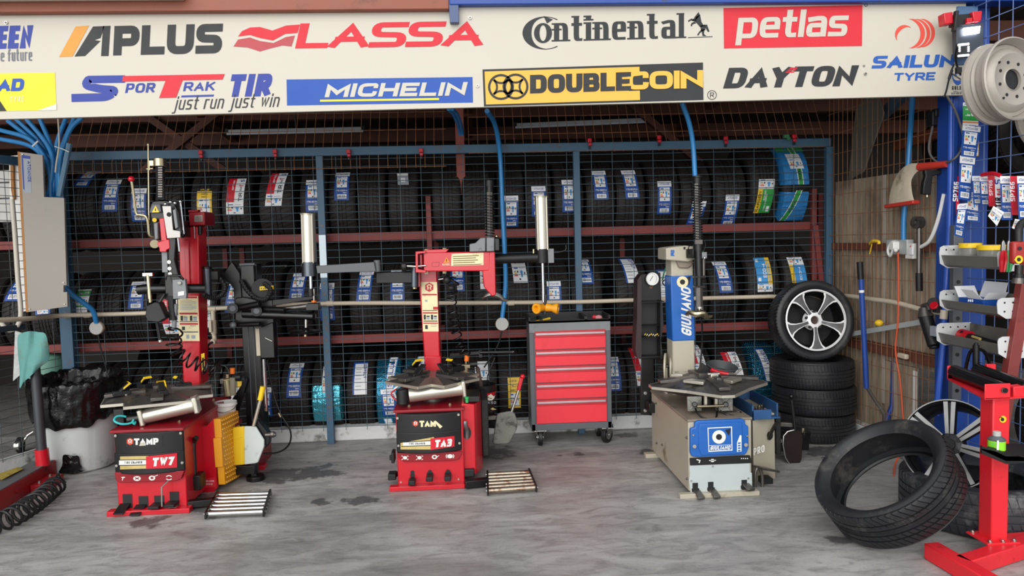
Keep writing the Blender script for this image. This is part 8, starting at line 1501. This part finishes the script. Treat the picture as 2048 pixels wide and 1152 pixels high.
b = MB(); Yl = Yb_ - .0012; b.flatpx([(43, 311), (60, 313), (63, 386), (50, 386), (46, 380)], Yl, M('pale_label_film', '#8b919c', .4)); b.flatpx([(43, 310), (60, 312), (60, 318), (43, 316)], Yl - .0006, INAVY); b.flatpx([(43, 316), (46, 317), (49, 380), (46.5, 378)], Yl - .0006, INAVY)
for i, q in enumerate(letters('ATOANZE', 42, 6, .2, gap=.15)): b.flatpx([(54.5 + v + .03 * u, 322 + u - v * .0) for u, v in q], Yl - .001, INAVY)
b.build('printed_label', bd, smooth=False); bolts(bd, [P(60, 618, Yb_), P(130, 608, Yb_), P(46, 309, Yb_), P(128, 565, Yb_)], .004)
b = MB(); b.plate([(18, 312), (42, 310), (52, 622), (42, 624), (20, 420)], 5.62, .03, WHITE); solo(b, 'foam_sheet', 'white panel edge showing left of the grey notched board', 'panel')
b = MB(); b.plate([(20, 312), (26, 312), (27, 360), (29, 396), (26, 400), (22, 380)], 5.6, .02, CHIP); solo(b, 'chipboard_strip', 'raw chipboard strip at the top of the white panel edge', 'strip')
b = MB(); b.tube([P(24, 398, 5.5), P(30, 470, 5.5), P(36, 560, 5.5), P(41, 612, 5.5), P(40, 640, 5.5), P(30, 657, 5.5), P(16, 660, 5.5), P(4, 648, 5.5), P(-10, 634, 5.5)], .016, M('cream_white_conduit', '#cfc9bb', .45), n=12, smooth=6); solo(b, 'bent_conduit', 'cream white conduit hanging in a bend left of the grey board', 'conduit')
for i, (x0, y0, w_, h_) in enumerate([(2, 340, 18, 24), (2, 366, 20, 30), (2, 398, 20, 46)]):
    b = MB(); b.boxpx(x0 - 12, y0, x0 + w_, y0 + h_, 5.75, .08, M('crumpled_white_paper', '#c6c4c0', .7, bump=.8, bscale=20)); solo(b, 'paper_bundle', ['topmost pale paper bundle behind the left mesh', 'pale paper bundle behind the left mesh, between two others', 'lowest and largest pale paper bundle behind the left mesh'][i], 'bundle', 'pale bundles behind the left mesh', bevel=.01)

# ---------------------------------------------------------------- grey bin with black bag
bc = Vector((P(160, 900, 5.52).x, 5.52, 0)); bn = thing('round_bin', bc, 'big pale grey plastic bin left of the TW7 tyre changer', 'bin')
GREYP = M('pale_grey_bin_plastic', '#c3c9c7', .45, var=.05, scale=3, dirt='#868b89', dirt_amt=.12, dirt_scale=6)
prof = [(0, 0), (0, .215), (.012, .23), (.6, .272), (.61, .285), (.62, .285), (.62, .265), (.02, .222), (.02, 0)]
vs = []; fs = []; n = 96; b = MB()
for i in range(n):
    a = 2 * pi * i / n
    for z, r in prof: rr = r - (.004 if (i % 12) == 0 and .01 < z < .6 else 0); vs.append(bc + Vector((rr * cos(a), rr * sin(a), z)))
for i in range(n):
    for j in range(len(prof) - 1): fs.append((i * 9 + j, (i + 1) % n * 9 + j, (i + 1) % n * 9 + j + 1, i * 9 + j + 1))
b.add(vs, fs, GREYP); b.build('bin_body', bn)
BAG = M('black_bin_bag', '#0e0e0f', .2, var=.2, bump=.9, bscale=16); rb = random.Random(5)
def bag_noise(a, k): return .5 * sin(7 * a + 3 * k) + .35 * sin(13 * a - 5 * k + 1) + .3 * sin(23 * a + 9 * k) + .25 * sin(31 * a + 2)
prof = [(.36, .277), (.38, .287), (.44, .296), (.5, .299), (.56, .3), (.62, .305), (.655, .3), (.66, .285), (.64, .265), (.58, .255), (.45, .245)]
n = 130; vs = []; fs = []; b = MB(); m_ = len(prof)
for i in range(n):
    a = 2 * pi * i / n
    for j, (z, r) in enumerate(prof):
        w_ = bag_noise(a, j); w2 = bag_noise(a * 1.7 + 2, j * 1.3); vs.append(bc + Vector(((r + .006 * w_) * cos(a), (r + .006 * w_) * sin(a), z + (.014 * w2 if j else .03 * bag_noise(a * .5, 0)) + .02 * sin(a))))
for i in range(n):
    for j in range(m_ - 1): fs.append((i * m_ + j, (i + 1) % n * m_ + j, (i + 1) % n * m_ + j + 1, i * m_ + j + 1))
b.add(vs, fs, BAG); o = b.build('bin_bag', bn); sm = o.modifiers.new('soft', 'SUBSURF'); sm.levels = sm.render_levels = 1
dsp = bpy.data.textures.new('bag_creases', 'CLOUDS'); dsp.noise_scale = .07; dm = o.modifiers.new('creases', 'DISPLACE'); dm.texture = dsp; dm.strength = .022; dm.mid_level = .45
b = MB(); b.lathe([(.5, .25), (.46, 0)], bc, (0, 0, 1), BAG, n=24); b.build('bag_inside', bn)
b = MB(); n = 14; vs = []; fs = []
pxp = [[(126, 908), (136, 909), (148, 911), (159, 909)], [(124, 918), (137, 919), (150, 920), (160, 922)], [(126, 930), (138, 930), (149, 929), (161, 932)], [(119, 940), (134, 938), (150, 937), (166, 936)], [(118, 946), (136, 947), (152, 948), (172, 940)]]
for r_ in pxp:
    for (x, y) in r_:
        zq = G(160, 945).y; d = ray(x, y); lo, hi = 4.8, 5.6
        for _ in range(40):
            Yc_ = (lo + hi) / 2; p = P(x, y, Yc_); R_b = .225 + .07 * max(0, p.z); inside = (p.x - bc.x) ** 2 + (p.y - bc.y) ** 2 < R_b ** 2
            if inside: hi = Yc_
            else: lo = Yc_
        p = P(x, y, lo - .006 - .018 * rb.random()); p.z = max(p.z, .004); vs.append(p)
for r_ in range(4):
    for c_ in range(3): fs.append((r_ * 4 + c_, r_ * 4 + c_ + 1, r_ * 4 + 5 + c_, r_ * 4 + 4 + c_))
b.add(vs, fs, BAG); o = b.build('bag_patch', bn, smooth=False); sm = o.modifiers.new('soft', 'SUBSURF'); sm.levels = sm.render_levels = 2
dm = o.modifiers.new('creases', 'DISPLACE'); dm.texture = dsp; dm.strength = .03; dm.mid_level = .3
b = MB(); b.tube([P(205, 768, 5.6), P(222, 766, 5.6), P(238, 770, 5.6)], .008, RED, smooth=3); solo(b, 'red_strap', 'thin red strap on the back rim of the bagged bin', 'strap')

# ---------------------------------------------------------------- red lift arm, post and rag
la = thing('lift_arm', G(60, 985), 'red lift arm with grey top and upright post entering from the left edge', 'lift arm')
A0, A1 = G(-140, 1113), G(114, 952); d = (A1 - A0).normalized(); nn = Vector((-d.y, d.x, 0)); nn = nn if nn.x < 0 else -nn
LRED = M('lift_red_paint', '#9c1620', .4, var=.1, dirt='#5a1a1c', dirt_amt=.15)
h0, h1 = .13, .115
b = MB(); wd = .14; b.prism([A0, A1, A1 + Vector((0, 0, h1)), A0 + Vector((0, 0, h0))], nn * wd, LRED); b.build('arm', la, bevel=.004)
b = MB(); b.prism([A0 + Vector((0, 0, h0 + .001)), A1 + Vector((0, 0, h1 + .001)) - d * .03, A1 + nn * wd + Vector((0, 0, h1 + .001)) - d * .03, A0 + nn * wd + Vector((0, 0, h0 + .001))], (0, 0, .006), M('worn_grey_deck', '#67686a', .5, var=.15, dirt='#4c4a48', dirt_amt=.25)); dk = b.build('top_deck', la)
b = MB(); q = [G(3, 960, .14), G(46, 938, .135), G(37, 934, .135), G(-8, 950, .14)]; b.prism([p + Vector((0, 0, .0)) for p in q], (0, 0, .002), M('faded_yellow_sticker', '#b5a04a', .5, dirt='#6a6448', dirt_amt=.3, dirt_scale=20)); b.build('yellow_sticker', dk)
b = MB(); br0 = A1 - d * .36 - nn * .002; b.prism([br0, A1 - d * .12 - nn * .002, A1 - d * .12 - nn * .002 + Vector((0, 0, .05)), br0 + Vector((0, 0, .05))], -nn * .1, LRED); b.build('bracket', la, bevel=.006); bolts(la, [br0 + d * (.06 + .07 * i) - nn * (.03 + .06 * (i % 2)) + Vector((0, 0, .05)) for i in range(3)], .013, STEEL, (0, 0, 1))
b = MB(); q = A0.lerp(A1, .8) + Vector((0, 0, h1 * .55)) - nn * .001; b.cyl(q - d * .24, q - d * .24 - nn * .003, .014, LRED, n=16); b.build('plug', la)
pb_ = P(86, 928, 5.15); b = MB(); b.cyl((pb_.x, 5.15, h1), P(83, 898, 5.15), .042, RED, n=24); b.build('post_collar', la)
b = MB(); b.cyl(P(84, 905, 5.15), P(70, 735, 5.15), .031, M('dark_grey_post', '#4b4e52', .38, .5), n=24); b.cyl(P(70, 735, 5.15), P(66, 690, 5.15), .031, MATS['dark_grey_post'], n=24); b.build('upright_post', la)
rag = MB(); rows = [[(34, 668), (46, 664), (56, 661), (68, 661), (80, 664), (92, 663)], [(35, 690), (46, 688), (57, 686), (68, 684), (82, 684), (97, 684)], [(36, 715), (46, 712), (56, 710), (68, 708), (84, 706), (100, 708)], [(41, 740), (48, 738), (56, 735), (66, 732), (80, 728), (98, 724)], [(37, 790), (46, 766), (54, 760), (64, 750), (74, 741), (84, 728)]]
vs = []; fs = []
for r_, rw_ in enumerate(rows):
    for c_, (x, y) in enumerate(rw_): vs.append(P(x, y, 5.1 + .03 * sin(c_ * 2.4 + r_ * .9) - .02 * (c_ in (2, 3))))
for r_ in range(4):
    for c_ in range(5): fs.append((r_ * 6 + c_, r_ * 6 + c_ + 1, r_ * 6 + 7 + c_, r_ * 6 + 6 + c_))
rag.add(vs, fs, M('teal_rag', '#639a95', .9, var=.12, scale=8, dirt='#7d7f5f', dirt_amt=.3, dirt_scale=5, bump=.4, bscale=30))
o = tag(rag.build('cloth_rag', origin=P(66, 765, 5.1)), 'teal stained rag draped over the top of the grey lift post', 'rag'); so = o.modifiers.new('cloth', 'SOLIDIFY'); so.thickness = .004; sm = o.modifiers.new('soft', 'SUBSURF'); sm.levels = sm.render_levels = 2
tag(coil([G(-60, 1062, .06), G(10, 1040, .06), G(60, 1012, .06), G(95, 985, .06), G(115, 968, .07), G(128, 962, .08)], .055, 14, .0085, BLACK_M, k=16).build('coiled_hose', origin=G(60, 1005)), 'black coiled air hose lying on the floor beside the red lift arm', 'hose')
# gas bottle, caster and odds behind the left mesh
gb = P(104, 790, 5.98); b = MB(); b.lathe([(-.16, 0), (-.16, .06), (-.13, .13), (-.05, .15), (.12, .15), (.18, .12), (.21, .05), (.21, 0)], gb + Vector((-.06, .06, .12)), (.0, 0, 1), M('teal_gas_bottle', '#6f9f8e', .5, var=.1, dirt='#5a7566', dirt_amt=.15), n=36); tg = solo(b, 'gas_bottle', 'teal gas bottle standing behind the left mesh by the bin', 'gas bottle')
b = MB(); b.cyl((gb.x - .06, gb.y + .06, 0), (gb.x - .06, gb.y + .06, gb.z - .04), .09, BLACK_M, n=20); solo(b, 'bottle_stand', 'black drum under the teal gas bottle behind the left mesh', 'drum')
cs = thing('caster_wheel', G(42, 905), 'grey caster wheel on the floor behind the left mesh', 'caster'); b = MB(); c_ = G(42, 905) + Vector((0, 0, .06)); b.cyl(c_ + Vector((-.016, -.004, 0)), c_ + Vector((.016, .004, 0)), .06, BLACK_M, n=28); b.build('tyre', cs); b = MB(); b.cyl(c_ + Vector((.0165, -.02, 0)), c_ + Vector((-.018, -.022, 0)), .042, STEEL, n=24); b.cyl(c_ + Vector((-.02, -.03, 0)), c_ + Vector((.02, -.03, 0)), .014, STEEL_D, n=12); b.tube([c_, c_ + Vector((.05, .02, .07)), c_ + Vector((.08, .04, .09))], .01, STEEL); b.build('fork', cs)
b = MB(); b.plate([(30, 662), (50, 668), (52, 740), (26, 762)], 5.24, .01, M('clear_bag_plastic', '#b9bcb9', .3, var=.2, bump=.6, bscale=25)); solo(b, 'plastic_bag', 'pale plastic bag hanging behind the teal rag', 'bag')
# ---------------------------------------------------------------- drawer cabinet
Yd = 5.5; dc = thing('drawer_cabinet', Vector((P(1143, 889, 5.6).x, 5.62, 0)), 'grey wheeled tool cabinet with five red drawers', 'tool cabinet')
x0, x1 = P(1061, 750, Yd).x, P(1222, 750, Yd).x; zb_, zt_ = P(1142, 859, Yd).z, P(1140, 640, Yd).z; yb = 5.8
b = MB(); b.bb((x0, Yd + .004, zb_), (x1, yb, zt_ - .02), DGREY); b.bb((x0 - .002, Yd, zt_ - .09), (x1 + .002, Yd + .02, zt_ - .0), MGREY); b.bb((x0 - .002, Yd, zb_), (x0 + .03, Yd + .02, zt_ - .09), DGREY); b.bb((x1 - .03, Yd, zb_), (x1 + .002, Yd + .02, zt_ - .09), DGREY); b.bb((x0, Yd, zb_), (x1, Yd + .02, zb_ + .05), DGREY); b.build('carcass', dc, bevel=.003)
rim = BLACK_M; b = MB()
for a_, c_ in (((x0 - .004, Yd + .0, zt_ - .02), (x1 + .004, Yd + .012, zt_ + .003)), ((x0 - .004, yb - .012, zt_ - .02), (x1 + .004, yb, zt_ + .035)), ((x0 - .004, Yd, zt_ - .02), (x0 + .01, yb, zt_ + .03)), ((x1 - .01, Yd, zt_ - .02), (x1 + .004, yb, zt_ + .03)), (((x0 * .3 + x1 * .7) - .012, Yd, zt_ - .02), ((x0 * .3 + x1 * .7) + .012, yb, zt_ + .025)), ((x0 + .08, Yd + .01, zt_ - .02), (x0 + .1, yb, zt_ + .012))): b.bb(a_, c_, rim)
b.bb((x0, Yd + .01, zt_ - .02), (x1, yb, zt_ - .016), DGREY); b.build('top_tray', dc, bevel=.004)
ed = [660, 698, 731, 764, 797, 846]; gapz = .006; xa, xb_ = x0 + .038, x1 - .036
for i in range(5):
    za, zc = P(1140, ed[i], Yd).z - gapz / 2, P(1140, ed[i + 1], Yd).z + gapz / 2
    b = MB(); b.bb((xa, Yd - .006, zc), (xb_, Yd + .02, za - .048), RED_S); b.prism([(xa, Yd - .006, za - .048), (xa, Yd - .004, za), (xa, Yd + .02, za), (xa, Yd + .02, za - .048), (xa, Yd + .01, za - .046)], (xb_ - xa, 0, 0), M('red_drawer_top', '#b81524', .36)); dr = b.build('drawer', dc, bevel=.002)
    b = MB(); b.bb((xa + .006, Yd - .014, za - .03), (xb_ - .006, Yd - .002, za - .012), M('satin_pull_strip', '#c2a9ae', .3, .6)); b.build('pull_strip', dr, bevel=.003)
for x, y, dx in ((x0 + .065, Yd + .05, 0), (x1 - .03, Yd + .05, 1), (x0 + .065, yb - .06, 0), (x1 - .06, yb - .06, 0)):
    b = MB(); c_ = Vector((x, y, .062)); ax = Vector((1, 0, 0)) if not dx else Vector((.75, -.65, 0)); b.cyl(c_ - ax * .016, c_ + ax * .016, .062, BLACK_M, n=28); o = b.build('caster', dc, bevel=.004)
    b = MB(); sd = ax.cross(Vector((0, 0, 1)))
    for s_ in (-1, 1): b.prism([c_ + ax * .02 * s_ + sd * .02 - Vector((0, 0, .012)), c_ + ax * .02 * s_ - sd * .02 - Vector((0, 0, .012)), c_ + ax * .026 * s_ - sd * .05 + Vector((0, 0, zb_ - .062)), c_ + ax * .026 * s_ + sd * .05 + Vector((0, 0, zb_ - .062))], ax * .004 * s_, STEEL)
    b.cyl(c_ - ax * .028, c_ + ax * .028, .012, STEEL); b.cyl(c_ - ax * .018, c_ + ax * .018, .035, STEEL, n=20); b.box((x, y, zb_ - .004), (.09, .09, .008), STEEL); b.prism([c_ + sd * .0 - ax * .022 + Vector((0, 0, .02)), c_ - ax * .022 - sd * .03 + Vector((0, 0, .07)), c_ + ax * .022 - sd * .03 + Vector((0, 0, .07)), c_ + ax * .022 + Vector((0, 0, .02))], -sd * .03, STEEL); b.build('fork', o)
b = MB(); p = P(1197, 632, 5.62); p.z = zt_ + .0; b.ball(p, .03, M('pink_cloth', '#d98a92', .8), 10, (1, .7, .6)); b.ball(p + Vector((-.03, .01, 0)), .02, P_RED, 8); solo(b, 'pink_rag', 'small pink rag in the right compartment of the tool cabinet top', 'rag')
b = MB(); p = P(1085, 634, 5.55); p.z = zt_ - .008; b.tube([p + Vector((-.06, -.02, 0)), p + Vector((0, .01, .006)), p + Vector((.06, .05, .014))], .009, P_YEL, n=8); solo(b, 'yellow_tool', 'yellow handled tool in the left compartment of the tool cabinet top', 'tool')
